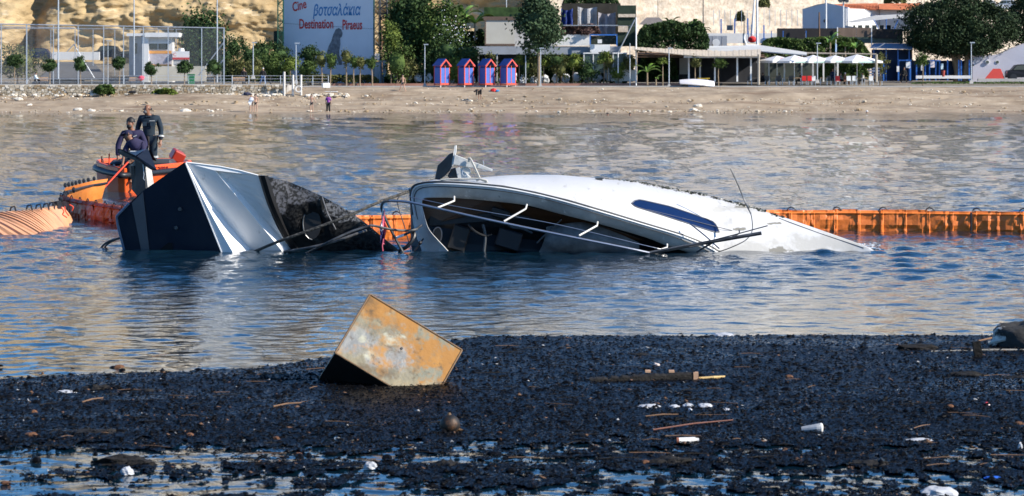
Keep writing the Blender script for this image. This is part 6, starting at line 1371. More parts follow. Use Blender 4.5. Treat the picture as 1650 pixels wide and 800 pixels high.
text('Destination', 22*pxm, onS(509.5, 46), sr, rd, scr, bold=.035, fit=65*pxm)
text('Piraeus', 22*pxm, onS(567.5, 47.5), sr, rd, scr, bold=.035, fit=37*pxm)
lion = [(538, 104), (527, 92), (528, 80), (533, 70), (537, 62), (539, 52), (543, 46), (548, 46), (551, 52), (552, 58), (549, 61), (548, 70), (547, 80), (547, 92), (551, 99), (552, 106), (547, 106), (544, 98), (541, 84), (539, 92), (541, 106)]
lion = [(527, 100), (526, 88), (529, 76), (534, 66), (537, 56), (541, 47.5), (546, 45.5), (550, 48), (552, 54), (551, 59), (548, 62), (548.5, 72), (546.5, 82), (547, 92), (551, 98), (551, 105), (546, 105), (543.5, 95), (541, 84), (540, 92), (541, 101), (540, 105), (529, 106)]
m = MB(); m.prism([onS(x, y)+Vector((0, -.03, 0)) for x, y in lion], (0, .01, 0)); m.build('printed_statue', M('print_grey', (.12, .13, .15), .7, .4, 2.2, col2=(.24, .25, .28)), scr)
# lattice towers
def lattice(label, px, y0, y1, D, w_2, bay, mat, group='steel lattice towers beside the cinema screen', r_=.05):
    x = XX(px, D); z0 = ZZ(y1, D); z1 = ZZ(y0, D); t_ = thing('lattice_tower', label, 'tower', (x, D, z0), group)
    for sx in (-1, 1):
        for sy in (-1, 1): MB().tube([(x+sx*w_2/2, D+sy*w_2/2, z0), (x+sx*w_2/2, D+sy*w_2/2, z1)], r_, 5).build('leg', mat, t_)
    m = MB(); n = int((z1-z0)/bay)
    for k in range(n):
        z = z0+k*bay; s = 1 if k % 2 else -1
        for sy in (-1, 1):
            m.tube([(x-s*w_2/2, D+sy*w_2/2, z), (x+s*w_2/2, D+sy*w_2/2, z+bay)], r_*.6, 4); m.tube([(x-w_2/2, D+sy*w_2/2, z), (x+w_2/2, D+sy*w_2/2, z)], r_*.5, 4)
        for sx in (-1, 1): m.tube([(x+sx*w_2/2, D-s*w_2/2, z), (x+sx*w_2/2, D+s*w_2/2, z+bay)], r_*.5, 4)
    m.build('bracing', mat, t_); return t_
lattice('slim green lattice tower at the left edge of the cinema screen', 452, -50, 125, 316, .6, .62, green_metal)
lattice('slim lattice tower just right of the cinema screen', 607, -50, 125, 318, .5, .6, dark_metal)
lattice('heavy dark lattice tower right of the slim one beside the screen', 618, -50, 134, 315, .75, .55, dark_metal, r_=.09)
MB().box((0, 0, 0), (1, 1, 1))
m = MB(); bxp(m, 441, 457, 50, 132, 318, .5); tag(m.build('dark_green_panel', M('panel_dark_green', (.008, .03, .02), .8, .3, 2)), 'dark green screen panel left of the cinema screen', 'panel')
m = MB(); bxp(m, 603, 613, 100, 134, 311, 1.2); bxp(m, 612, 622, 98, 134, 311.5, 1.0); tag(m.build('white_cabinet', grey_wall), 'pale cabinet at the right foot of the cinema screen', 'cabinet')
m = MB(); bxp(m, 604, 612, 87, 98, 310, .1); tag(m.build('notice_sign', M('notice_white', (.75, .7, .7), .6, .1, 12, col2=(.7, .3, .3), thr=(.5, .8))), 'small white notice with red print beside the screen foot', 'sign')
m = MB(); m.tube([P(616, 134, 309), P(615, 45, 309)], .06, 6); tag(m.build('wooden_pole', wood), 'thin brown pole in front of the heavy lattice tower', 'pole')
# ------------------------------------------------------------ beach huts
hut_blue = M('hut_blue', (.05, .13, .46), .55, .08, 2); hut_roof = M('hut_roof_blue', (.015, .05, .24), .5, .12, 2); hut_red = M('hut_red', (.72, .085, .05), .5, .08, 3); hut_in = M('hut_inside', (.01, .012, .02), .9, .2, 2)
def hut(px, lb, D=298.6, proto=None):
    zb = ZZ(140.5, D); x = XX(px, D)
    if proto: return copy_tree(proto, (x, D, zb), None, None, lb)
    t_ = thing('beach_hut', lb, 'beach hut', (x, D, zb), 'blue beach huts with red frames')
    W2, Dp, ht, pk, ft = 1.22, 1.15, 2.28, 2.92, .28; R = Matrix.Rotation(math.radians(38), 3, 'Z')
    def T(a, b, c): return R @ Vector((a, b, 0))+Vector((x, D, zb+c))
    def bx(name, a0, a1, b0, b1, c0, c1, mat):
        m = MB(); c = [T(a, b, q) for q in (c0, c1) for b in (b0, b1) for a in (a0, a1)]; m.add(c, [(0, 2, 3, 1), (4, 5, 7, 6), (0, 1, 5, 4), (2, 6, 7, 3), (0, 4, 6, 2), (1, 3, 7, 5)]); return m.build(name, mat, t_)
    # front faces local -b rotated toward camera-right; side faces camera-left
    fx = .09
    for a in (-W2/2, W2/2-fx):
        for b in (-Dp/2, Dp/2-fx): bx('corner_post', a, a+fx, b, b+fx, ft-.12, ht, hut_red)
    for a in (-W2/2, W2/2-.08):
        for b in (-Dp/2, Dp/2-.08): bx('foot', a+.01, a+.08, b+.01, b+.08, -.1, ft-.1, white_paint)
    bx('floor_beam', -W2/2-.02, W2/2+.02, -Dp/2-.02, -Dp/2+.06, ft-.05, ft+.12, hut_red); bx('floor', -W2/2, W2/2, -Dp/2+.06, Dp/2, ft-.04, ft+.02, hut_in)
    bx('side_beam', -W2/2-.02, -W2/2+.05, -Dp/2+.06, Dp/2, ft-.05, ft+.06, hut_red)
    bx('side_wall', -W2/2+.01, -W2/2+.05, -Dp/2+fx, Dp/2-fx, ft+.1, ht-.28, hut_blue); bx('side_wall', W2/2-.05, W2/2-.01, -Dp/2+fx, Dp/2-fx, ft+.1, ht-.28, hut_blue); bx('rear_wall', -W2/2+fx, W2/2-fx, Dp/2-.06, Dp/2-.02, ft+.1, ht, hut_blue)
    bx('door', -W2/2+fx, -.04, -Dp/2+.01, -Dp/2+.05, ft+.14, ht-.28, hut_blue); bx('door', .04, W2/2-fx, -Dp/2+.01, -Dp/2+.05, ft+.14, ht-.28, hut_blue)
    bx('door_bar', -.035, .035, -Dp/2-.02, -Dp/2+.06, ft+.12, ht-.05, hut_red)
    bx('side_top_board', -W2/2+.02, -W2/2+.04, -Dp/2+fx, Dp/2-fx, ht-.1, ht, hut_red)  # red board along the top of the side
    o_ = .14
    for s in (-1, 1):
        m = MB(); m.prism([T(s*(W2/2+o_), -Dp/2-.1, ht-.08), T(0, -Dp/2-.1, pk), T(0, Dp/2+.1, pk), T(s*(W2/2+o_), Dp/2+.1, ht-.08)], (0, 0, .06)); m.build('roof_panel', hut_roof, t_)
        m = MB(); m.prism([T(s*(W2/2+o_), -Dp/2-.12, ht-.10), T(0, -Dp/2-.12, pk+.0), T(0, -Dp/2-.12, pk-.15), T(s*(W2/2-.02), -Dp/2-.12, ht-.16)], tuple(R @ Vector((0, -.05, 0)))); m.build('barge_board', hut_red, t_)
    return t_
h0 = hut(712, 'leftmost of the four blue beach huts')
for px, lb in ((750.5, 'second blue beach hut from the left'), (784.5, 'third blue beach hut from the left'), (818.5, 'rightmost of the four blue beach huts, next to the big round tree')): hut(px, lb, proto=h0)
# ------------------------------------------------------------ shed sign, terrace, glasshouse
t_ = thing('shed', 'beige panelled shed front with dark frame behind the right beach huts', 'shed', (XX(806, 310), 310, 3))
m = MB(); bxp(m, 783, 829, 33, 71, 309.5, .2); m.build('panel', M('shed_beige', (.5, .48, .42), .8, .05, 1), t_)
m = MB(); bxp(m, 779, 830, 27, 33, 309.4, 1.2); bxp(m, 781, 783, 33, 73, 309.4, .4); bxp(m, 783, 830, 71, 74, 309.4, .5); m.build('frame', M('shed_brown', (.12, .08, .06), .8, .2, 2), t_); m = MB(); bxp(m, 780, 842, 12, 27, 311, 1.0); m.build('roof_planting', foliage_dark, t_)
t_ = thing('terrace', 'grey concrete terrace with white parapet and blue railing behind the clipped trees', 'terrace', (XX(900, 309), 309, 3))
m = MB(); bxp(m, 762, 1000, 75, 88, 308.5, 3); m.build('slab', M('slab_blue_grey', (.3, .33, .38), .85, .12, .8), t_); m = MB(); bxp(m, 829, 890, 28, 75, 311, .3); m.build('rear_wall', grey_wall, t_)
m = MB(); bxp(m, 884, 950, 56, 74, 308.4, .2); m.build('parapet', white_wall, t_)
m = MB(); bxp(m, 735, 1020, 88, 132, 311, .3); m.build('lower_wall', M('lower_dark_wall', (.06, .07, .08), .9, .3, .6), t_)
for px in (770, 800, 945, 966, 994): m = MB(); bxp(m, px, px+2, 84, 132, 308.2, .15); m.build('column', grey_wall, t_)
m = MB(); bxp(m, 951, 983, 72, 84, 306.8, 1.4); m.build('white_balcony', white_paint, t_); m = MB(); bxp(m, 953, 964, 80, 88, 306.5, .1); m.build('white_notice', white_paint, t_)
for px in (950, 993): m = MB(); bxp(m, px, px+2, 56, 74, 307.6, .12); m.build('blue_post', blue_metal, t_)
m = MB(); bxp(m, 950, 995, 55.5, 57.5, 307.6, .12); m.build('blue_rail', blue_metal, t_); m = MB(); bxp(m, 905, 996, 40.6, 41.4, 308, .05); m.build('handrail', galv, t_)
m = MB(); bxp(m, 952, 994, 58, 72, 309.5, .2); m.build('shelf', M('shelf_dark', (.03, .05, .035), .8, .5, 4, col2=(.25, .25, .2), thr=(.55, .75)), t_)
m = MB(); bxp(m, 963, 970, 64, 70, 306.4, .1); m.build('white_chair_frame', white_paint, t_)
hedge('potted_shrubs', 'row of dark reddish potted shrubs on the concrete terrace', 903, 968, 38, 57, 308.6, M('foliage_reddish', (.06, .025, .02), .8, .5, 2, col2=(.18, .1, .08)), 3500, 21, 1.0, .12)
m = MB(); bxp(m, 1000-5, 1025, 9, 75, 309, .3); tag(m.build('green_screen', M('green_netting', (.01, .03, .018), .9, .4, 1.2, col2=(.03, .05, .03))), 'dark green netting screen beside the tall braced post', 'screen')
m = MB(); bxp(m, 996, 1024, 23, 28, 308.8, .1); bxp(m, 996, 1012, 42, 52, 308.8, .1); tag(m.build('torn_patch', lime), 'pale torn patches on the dark green netting screen', 'patch')
m = MB(); bxp(m, 905, 1000, 6, 56, 311, .2); tag(m.build('dark_fence', M('reed_fence', (.035, .03, .022), .9, .4, 2)), 'dark reed fence behind the hanging tarps', 'fence')
for (a, b, y0, y1, mt, lb, sd) in ((931, 962, 11, 41, M('tarp_pale', (.3, .3, .31), .85, .15, 1.5), 'pale grey tarp hanging left over the terrace', 1), (964, 992, 20, 60, M('tarp_pale2', (.24, .23, .25), .85, .2, 1.5), 'grey tarp draped right of the first over the terrace', 2), (904, 923, 14, 42, M('tarp_blue', (.01, .03, .16), .8, .2, 1), 'dark blue tarp behind the big round tree', 3)):
    rws = [[P(a+(b-a)*j/10, y0+(y1-y0)*i/8+(3*math.sin(j/10*3.14) if i == 0 else 0), 309.9-.25*math.sin(j*1.3+sd)-.1*math.sin(i+j*.7)) for j in range(11)] for i in range(9)]; m = MB(); m.grid(rws); m.grid([[p+Vector((0, .06, 0)) for p in rr_] for rr_ in rws][::-1]); tag(m.build('hanging_tarp', mt), lb, 'tarp')
t_ = thing('glasshouse', 'white framed glass enclosure behind the clipped trees', 'glasshouse', (XX(975, 306), 306, 3))
for px in (941, 956, 980, 988, 1009): m = MB(); bxp(m, px-.8, px+.8, 86, 130, 306, .1); m.build('frame_post', white_paint, t_)
for a, b in ((940, 965), (987, 1011)): m = MB(); bxp(m, a, b, 85, 87, 305.95, .12); m.build('frame_beam', white_paint, t_)
m = MB(); bxp(m, 942, 1009, 87, 118, 306.1, .05); m.build('pane', M('green_glass', (.05, .08, .07), .25, .2, 1), t_)
m = MB(); bxp(m, 985, 1024, 112, 131, 305.8, .2); tag(m.build('white_low_wall', white_wall), 'low white wall right of the glass enclosure', 'wall')
m = MB()
for px in range(640, 1000, 17): m.ball(P(px, 127+random.uniform(-3, 3), 307.5), (.45, .3, .5), 7, 5)
tag(m.build('white_rocks', M('rock_white', (.62, .64, .66), .9, .12, 2), jitter=.25), 'row of white painted rocks behind the clipped trees', 'rocks', kind='stuff')
# ------------------------------------------------------------ sheds and screens above
t_ = thing('hillside_shed', 'small shed with grey sloping roof above the ivy hedge', 'shed', (XX(1056, 312), 312, ZZ(50, 312)))
m = MB(); m.prism([P(1030, 40, 311), P(1042, 29, 313), P(1062, 29, 313), P(1075, 40, 311)], (0, .1, .05)); m.build('roof', M('slate_grey', (.17, .15, .14), .85, .15, 2), t_); m = MB(); bxp(m, 1038, 1072, 39, 56, 312, 2.5); m.build('wall', M('shed_orange_brown', (.3, .12, .05), .8, .2, 2), t_)
t_ = thing('grey_screen_panels', 'grey panel screen with a white dish above the restaurant roof', 'screen', (XX(1153, 312), 312, ZZ(75, 312)))
for k in range(5): m = MB(); bxp(m, 1134+k*7.6, 1134+k*7.6+7.1, 58, 76, 312+.05*(k % 2), .1); m.build('panel', M('panel_grey', (.28, .3, .34), .7, .1, 1), t_)
m = MB(); m.tube([P(1154, 69, 311.6), P(1154, 69, 311.5)], [.42, .42], 16); m.build('dish', white_paint, t_)
for i, (px, y0, y1) in enumerate(((1162, 31, 54), (1184, 31, 54), (1205, 30, 56), (1211, 40, 62), (1231, 41, 64))):
    m = MB(); bxp(m, px-1, px+1, y0, y1, 318, .15); tag(m.build('fence_post', blue_metal), ['leftmost blue fence post on the terrace before the stone wall', 'second blue fence post from the left, beside the small grey sign', 'middle blue fence post, left of the kayak', 'blue fence post right beside the kayak and flag mast', 'rightmost blue fence post, right of the flag mast'][i], 'post', 'blue fence posts before the stone wall')
t_ = thing('white_terrace_fence', 'white terrace wall with railings in front of the stone retaining wall', 'fence', (XX(1195, 319), 319, ZZ(70, 319)))
m = MB(); bxp(m, 1138, 1300, 54, 70, 320, .3); m.build('wall', white_wall, t_)
for px in range(1150, 1300, 9): m = MB(); bxp(m, px-.4, px+.4, 16 if px < 1290 else 40, 42, 321, .06); m.build('railing_bar', galv, t_)
m = MB(); bxp(m, 1171, 1181, 41, 49, 318, .1); tag(m.build('grey_sign', band_grey), 'small grey sign board between blue posts', 'sign')
t_ = thing('kayak', 'upright white and red kayak beside the flag mast', 'kayak', (XX(1212, 317), 317, ZZ(72, 317)))
m = MB(); m.tube([P(1216, -6, 317), P(1213.5, 30, 317), P(1212, 56, 317), P(1211, 62, 317)], [.05, .13, .2, .05], 8); m.build('white_hull', white_paint, t_); m = MB(); m.ball(P(1212, 64, 316.6), (.5, .3, .38), 10, 7); m.build('red_cover', red_cloth, t_)
t_ = thing('beached_dinghy', 'small white dinghy lying on the restaurant roof terrace', 'boat', (XX(1215, 311), 311, ZZ(76, 311)))
m = MB(); m.ball(P(1212, 75, 311), (1.1, .6, .22), 12, 6); m.tube([P(1204, 76, 310.8), P(1199, 62, 310.8), P(1200, 56, 310.8)], .1, 6); m.build('hull', white_paint, t_)
# far right buildings
t_ = thing('white_house', 'white house with gable wall, orange tiled roofs and an awning before the stone wall', 'house', (XX(1380, 326), 326, ZZ(66, 326)))
gw = M('gable_shaded_white', (.55, .57, .62), .85, .06, .6)  # bluish shade on the gable painted into its white
m = MB(); m.prism([P(1293, 66, 328), P(1293, 15, 328), P(1315, 8, 327), P(1332, 5, 326.5), P(1366, 12, 325), P(1366, 66, 325)], (.6, 3.0, 0)); m.build('gable_wall', gw, t_)
for q in ((1329, 34), (1345, 31)): m = MB(); m.ball(P(q[0], q[1], 326.2), (.16, .3, .2), 8, 6); m.build('vent', soot_shade, t_)
m = MB(); m.prism([P(1363, 66, 325.0), P(1363, 14, 325.0), P(1421, 16, 330), P(1421, 66, 330)], (.3, 2.0, 0)); m.build('side_wall', white_paint, t_)
m = MB(); bxp(m, 1418, 1490, 15, 50, 329.5, .5); m.build('rear_wall', white_wall, t_)
tile_m = M('roof_tile_orange', (.5, .15, .06), .8, .2, 3); 
for (x0, x1) in ((1345, 1417), (1415, 1486)):
    m = MB(); m.prism([P(x0+2, 15.5, 326.5 if x0 < 1400 else 328), P(x1, 16.5, 328.5), P(x1-3, 7, 331), P(x0, 8 if x0 > 1400 else 8.5, 329.5)], (0, .1, .12)); ro = m.build('roof', tile_m, t_)
    for k in range(int((x1-x0)/2.4)): 
        xx = x0+2+k*2.4; m = MB(); m.tube([P(xx, 15.4, (326.4 if x0 < 1400 else 327.9)+k*.06), P(xx-1.2, 8, 329.6)], .05, 4); o = m.build('tile_row', tile_m, t_); o.parent = ro
m = MB(); m.prism([P(1366, 36, 324), P(1410, 26, 325.5), P(1470, 23, 326.5), P(1484, 24, 326.5), P(1484, 27, 325.5), P(1430, 31, 324.5), P(1372, 37, 323.5)], (0, .3, .06)); m.build('awning', M('awning_grey', (.4, .4, .39), .8, .1, 1), t_)
for k in range(6): m = MB(); bxp(m, 1371+k*11.5, 1378+k*11.5, 41, 47, 326-.0, .2); m.build('window', dark_glass, t_)
m = MB(); m.tube([P(1408, 32, 324), P(1422, 60, 324)], .06, 5); m.tube([P(1447, 33, 324), P(1437, 56, 324)], .06, 5); m.tube([P(1428, 31, 324), P(1428, 60, 324)], .05, 5); m.build('blue_strut', blue_metal, t_)
m = MB(); m.prism([P(1470, 28, 329), P(1470, 14, 329), P(1494, 4, 326), P(1500, 5, 326), P(1500, 30, 326)], (.3, 2, 0)); m.build('white_end_wall', white_paint, t_)
t_ = thing('screen_fence', 'brown and dark screen fence on posts above the green hedge', 'fence', (XX(1340, 319), 319, ZZ(70, 319)))
for i, (a, b, y0, y1, mt) in enumerate(((1252, 1298, 46, 68, 'f_dark'), (1298, 1349, 46, 68, 'f_dark'), (1350, 1380, 45, 60, 'f_brown'), (1380, 1405, 45, 60, 'f_brown'), (1405, 1455, 47, 62, 'f_dark2'))):
    mt_ = M({'f_dark': 'screen_near_black', 'f_brown': 'screen_brown', 'f_dark2': 'screen_dark_brown'}[mt], {'f_dark': (.02, .018, .02), 'f_brown': (.17, .12, .09), 'f_dark2': (.05, .04, .035)}[mt], .9, .25, 1.2, stretch=(1, 1, .2)); m = MB(); bxp(m, a, b-.4, y0, y1, 319.3, .1); m.build('screen_panel', mt_, t_)
m = MB(); bxp(m, 1350, 1455, 60, 70, 320, .1); m.build('glass_panel', M('teal_glass', (.05, .09, .09), .4, .35, 3), t_)
for px in (1349.5, 1404.5): m = MB(); bxp(m, px-.8, px+.8, 44, 74, 319, .1); m.build('white_post', white_paint, t_)
for px in (1262, 1299, 1206, 1243): m = MB(); bxp(m, px-.6, px+.6, 50, 68, 318.8, .1); m.build('blue_post', blue_metal, t_)
t_ = thing('crescent_sign', 'small white sign with a red crescent above the hedge', 'sign', (XX(1305, 316), 316, ZZ(70, 316))); m = MB(); bxp(m, 1300, 1310, 61, 69, 316, .06); m.build('board', white_paint, t_); text('C', .42, P(1305, 67, 315.93), (math.pi/2, 0, 0), rd, t_, 'red_crescent')
t_ = thing('blue_pavilion', 'blue-grey flat pavilion between the hedge and the big ficus', 'pavilion', (XX(1430, 316), 316, 3))
m = MB(); m.prism([P(1402, 78, 314), P(1408, 71, 317), P(1470, 71, 317), P(1470, 80, 314)], (0, .1, .06)); m.build('roof', M('pavilion_roof', (.22, .26, .34), .7, .1, 1), t_); m = MB(); bxp(m, 1405, 1470, 80, 131, 318, .3); m.build('rear_wall', M('wall_deep_blue', (.02, .04, .1), .85, .3, .6), t_)
for px in (1408, 1428, 1447, 1465): m = MB(); bxp(m, px-.8, px+.8, 79, 131, 314.6, .1); m.build('blue_post', blue_metal, t_)
m = MB(); m.tube([P(1410, 80, 313), P(1426, 70, 313)], .05, 5); m.build('brace', galv, t_)
t_ = thing('slatted_fence', 'blue-grey slatted fence behind the last parasol', 'fence', (XX(1405, 311), 311, 3))
for k in range(7): m = MB(); bxp(m, 1388, 1424, 100+k*4.4, 102.6+k*4.4, 311, .06); m.build('slat', M('slat_blue_grey', (.2, .24, .34), .7, .1, 1), t_)
for px in (1388, 1424): m = MB(); bxp(m, px-1, px+1, 97, 131, 310.9, .1); m.build('post', blue_metal, t_)
t_ = thing('blue_gate', 'blue steel gate frame with posters under the ficus tree', 'gate', (XX(1505, 313), 313, 3))
for px in (1448, 1467, 1477, 1491, 1498, 1508, 1514, 1527, 1545, 1549, 1562): m = MB(); bxp(m, px-1.1, px+1.1, 97, 130, 313+(px % 3)*.2, .12); m.build('post', blue_metal, t_)
m = MB(); bxp(m, 1447, 1469, 96.5, 98.5, 312.9, .12); bxp(m, 1490, 1516, 97, 99, 312.9, .12); m.build('beam', blue_metal, t_)
m = MB(); bxp(m, 1446, 1564, 98, 130, 316.5, .2); m.build('dark_backing', M('wall_night_blue', (.012, .03, .07), .9, .3, .6), t_)
for i, (a, b, y0, y1, c_) in enumerate(((1460, 1467, 100, 110, white_paint), (1445, 1449, 107, 116, white_paint), (1484, 1488, 102, 114, grey_wall), (1499, 1506, 99.5, 109, M('poster_pink', (.78, .66, .66), .7, .08, 4)), (1516, 1520, 103, 112, M('poster_teal', (.6, .75, .78), .7, .15, 6)))): m = MB(); bxp(m, a, b, y0, y1, 312.7, .05); m.build('poster', c_, t_)
m = MB(); m.tube([P(1520, 124, 311), P(1520, 114, 311)], [.13, .2], 10); tag(m.build('flower_pot', M('pot_red', (.4, .07, .05), .7, .1, 4)), 'red pot below the teal poster at the blue gate', 'pot')
m = MB(); bxp(m, 1476, 1566, 122, 127, 312.4, .3); tag(m.build('white_kerb_wall', white_wall), 'low white kerb wall under the blue gate', 'wall')
t_ = thing('porthole_wall', 'lilac white wall with three round portholes and sloping top at the right', 'wall', (XX(1620, 315), 315, 3))
m = MB(); m.prism([P(1567, 134, 315), P(1567, 91, 315), P(1610, 88, 314.7), P(1632, 78, 314.5), P(1655, 70, 314.3), P(1720, 60, 314), P(1720, 134, 314)], (0, 2.5, 0)); m.build('wall', M('lilac_white', (.66, .64, .70), .8, .05, .6), t_)
for px in (1591, 1607, 1622):
    c = P(px, 100.5, 314.75); m = MB(); m.tube([c+Vector((0, .1, 0)), c+Vector((0, -.04, 0))], [.24, .24], 16); q = m.build('porthole', white_paint, t_)
    m = MB(); m.tube([c+Vector((0, -.02, 0)), c+Vector((0, -.06, 0))], [.18, .18], 14); pg = m.build('pane', dark_glass, t_); pg.parent = q
t_ = thing('red_tent', 'small dark red tent beside the porthole wall', 'tent', (XX(1600, 311), 311, ZZ(127, 311)))
m = MB(); m.add([P(1587, 127, 310.5), P(1617, 127, 310.5), P(1612, 111, 311), P(1600, 111, 311), P(1589, 127, 313), P(1619, 127, 313), P(1613, 112, 312), P(1601, 112, 312)], [(0, 1, 2, 3), (1, 5, 6, 2), (4, 0, 3, 7), (3, 2, 6, 7), (5, 4, 7, 6)]); m.build('canopy', M('tent_red', (.42, .03, .02), .7, .1, 3), t_)
m = MB(); bxp(m, 1576, 1720, 127, 131, 306, .5); tag(m.build('low_kerb', concrete), 'low concrete kerb in front of the porthole wall', 'kerb')
hedge('grass_strip', 'thin strip of grass under the ficus tree', 1470, 1700, 131.5, 135.5, 303, foliage_mid, 3500, 33, 2.5, .07)
# ------------------------------------------------------------ restaurant
RT = thing('restaurant_pavilion', 'beach restaurant with a long beige awning roof on white posts', 'restaurant', (XX(1160, 305), 305, 2.9))
aw = M('awning_beige', (.55, .47, .37), .8, .08, 1.5); 
n = 42
for k in range(n):
    u0, u1 = k/n, (k+1)/n-.001
    def pt2(u, f): 
        x = 1018+(1226-1018)*u; yb = np.interp(x, [1018, 1060, 1100, 1140, 1226], [80, 84.5, 89, 91.5, 91]); yt = np.interp(x, [1018, 1060, 1110, 1170, 1226], [76.5, 79, 81, 83, 80.5])
        return P(x, float(yb), 301.5) if f else P(x, float(yt), 306.5)
    m = MB(); m.prism([pt2(u0, 1), pt2(u1, 1), pt2(u1, 0), pt2(u0, 0)], (0, 0, .05+.03*(k % 2))); m.build('awning_strip', aw, RT)
m = MB(); bxp(m, 1102, 1225, 90, 93.5, 301.8, .3); m.build('fascia', white_wall, RT)
m = MB(); m.prism([P(1140, 84, 306), P(1225, 84, 306), P(1300, 90, 303), P(1300, 86, 306), P(1225, 74.5, 310), P(1140, 76, 310)], (0, 0, .1)); m.build('flat_roof', M('roof_pale', (.5, .5, .49), .8, .08, 1), RT); m = MB(); bxp(m, 1140, 1223, 75, 79, 309, .3); m.build('roof_parapet', white_paint, RT)
for px, y1 in ((1110, 131), (1128, 131), (1152, 132), (1188, 132), (1210, 130)): 
    m = MB(); bxp(m, px-1.3, px+1.3, 91, y1, 303.0 if px != 1128 else 306, .18); m.build('post', white_paint, RT)
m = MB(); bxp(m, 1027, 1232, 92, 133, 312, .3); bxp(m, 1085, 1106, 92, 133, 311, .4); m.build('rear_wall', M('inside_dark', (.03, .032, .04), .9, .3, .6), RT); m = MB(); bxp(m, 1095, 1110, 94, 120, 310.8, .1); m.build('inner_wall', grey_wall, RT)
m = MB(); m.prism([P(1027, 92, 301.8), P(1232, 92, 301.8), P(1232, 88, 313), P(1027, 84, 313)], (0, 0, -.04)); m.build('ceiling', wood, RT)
m = MB(); m.prism([P(1226, 86, 307.5), P(1412, 88.5, 305.5), P(1412, 87.5, 307), P(1226, 84, 309)], (0, 0, .06)); m.build('pergola_roof', M('roof_reed', (.33, .28, .22), .9, .2, 3), RT)
for px, y1, D_, rr_ in ((1222.5, 137, 301, .13), (1412, 133, 301, .14)):
    m = MB(); m.tube([P(px, y1, D_), P(px, 88, D_)], rr_, 8); m.build('front_post', M('post_tan', (.4, .35, .28), .8, .1, 3), RT)
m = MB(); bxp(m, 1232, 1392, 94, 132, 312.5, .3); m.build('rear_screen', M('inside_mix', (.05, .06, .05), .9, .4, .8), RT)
for px in (1239, 1264, 1292, 1310, 1327, 1350): m = MB(); bxp(m, px-1.2, px+1.2, 94, 132, 305+(px % 4)*.5, .15); m.build('inner_post', white_paint, RT)
hedge('potted_plants', 'green plants behind the parasol tables', 1315, 1400, 98, 128, 308.5, foliage_mid, 5000, 41, 1.2, .12)
pcan = M('parasol_canvas', (.74, .73, .72), .7, .04, 2); pgreen = M('parasol_green', (.25, .5, .42), .7, .1, 6)
def parasol(label, px, ytop, yedge, wpx, D):
    s = F/D; x = XX(px, D); t_ = thing('parasol', label, 'parasol', (x, D, 2.75), 'white parasols at the beach restaurant'); zt2, ze = ZZ(ytop, D), ZZ(yedge, D); w_2 = wpx/s/2
    MB().tube([(x, D, 2.7), (x, D, zt2)], .04, 6).build('pole', white_paint, t_)
    rot = Matrix.Rotation(math.radians(28), 3, 'Z'); cn = [rot @ Vector((sx*w_2*.78, sy*w_2*.78, 0)) for sx, sy in ((-1, -1), (1, -1), (1, 1), (-1, 1))]
    m = MB(); ap_ = Vector((x, D, zt2)); q = [Vector((x, D, ze+.0))+c_ for c_ in cn]; mid = [q[i].lerp(q[(i+1) % 4], .5)+Vector((0, 0, .03)) for i in range(4)]
    m.add([ap_]+q+mid, [(0, 1, 5), (0, 5, 2), (0, 2, 6), (0, 6, 3), (0, 3, 7), (0, 7, 4), (0, 4, 8), (0, 8, 1)]); m.build('canopy', pcan, t_)
    for i in range(4): a, b = q[i], q[(i+1) % 4]; m = MB(); m.prism([a, b, b+Vector((0, 0, -.2)), a+Vector((0, 0, -.2))], (0, .01, 0)); vq = m.build('valance', pcan, t_)
    a, b = q[0], q[1]; dirv = (b-a); ang = math.atan2(dirv.y, dirv.x); c_ = a.lerp(b, .5)+Vector((0, -.03, -.17))
    nrm_ = (b-a).cross(ap_-a).normalized(); nrm_ = nrm_ if nrm_.y < 0 else -nrm_
    m = MB(); cc = a.lerp(b, .5).lerp(ap_, .45)+nrm_*.02; ux = (b-a).normalized()*.28; uy = (ap_-a.lerp(b, .5)).normalized()*.22; m.add([cc-ux, cc-uy*.2, cc+ux, cc+uy], [(0, 1, 2, 3)]); m.build('red_emblem', rd, t_)
    m = MB(); m.prism([a.lerp(b, .2)+Vector((0, -.02, -.06)), a.lerp(b, .8)+Vector((0, -.02, -.06)), a.lerp(b, .8)+Vector((0, -.02, -.15)), a.lerp(b, .2)+Vector((0, -.02, -.15))], (0, -.01, 0)); m.build('green_print', pgreen, t_)
    return t_
for q in (('leftmost white parasol beside the tan front post', 1252, 90, 98.5, 62, 304), ('white parasol second from the left', 1280, 89, 99, 68, 302.5), ('white parasol third from the left, by the lamp post', 1310, 89, 99, 66, 303), ('white parasol with green edge, second from the right', 1345, 89.5, 98.5, 64, 303), ('rightmost white parasol with a grey shaded side', 1381, 88, 99, 76, 302.5)): parasol(*q)
def table(label, px, D, zb=2.75):
    x = XX(px, D); t_ = thing('cafe_table', label, 'table', (x, D, zb), 'tables at the beach restaurant'); MB().box((x, D, zb+.74), (.8, .7, .04)).build('top', M('table_wood', (.5, .32, .18), .6, .1, 4), t_)
    for sx in (-1, 1):
        for sy in (-1, 1): MB().box((x+sx*.34, D+sy*.3, zb+.36), (.04, .04, .72)).build('leg', galv, t_)
    return t_
def chair(label, px, D, mat, zb=2.75, rz=0):
    x = XX(px, D); t_ = thing('cafe_chair', label, 'chair', (x, D, zb), 'chairs at the beach restaurant'); t_.rotation_euler.z = rz
    MB().box((x, D, zb+.45), (.46, .44, .05)).build('seat', mat, t_); MB().box((x, D+.21, zb+.72), (.46, .04, .48)).build('backrest', mat, t_)
    for sx in (-1, 1):
        for sy in (-1, 1): MB().box((x+sx*.2, D+sy*.19, zb+.22), (.035, .035, .44)).build('leg', galv, t_)
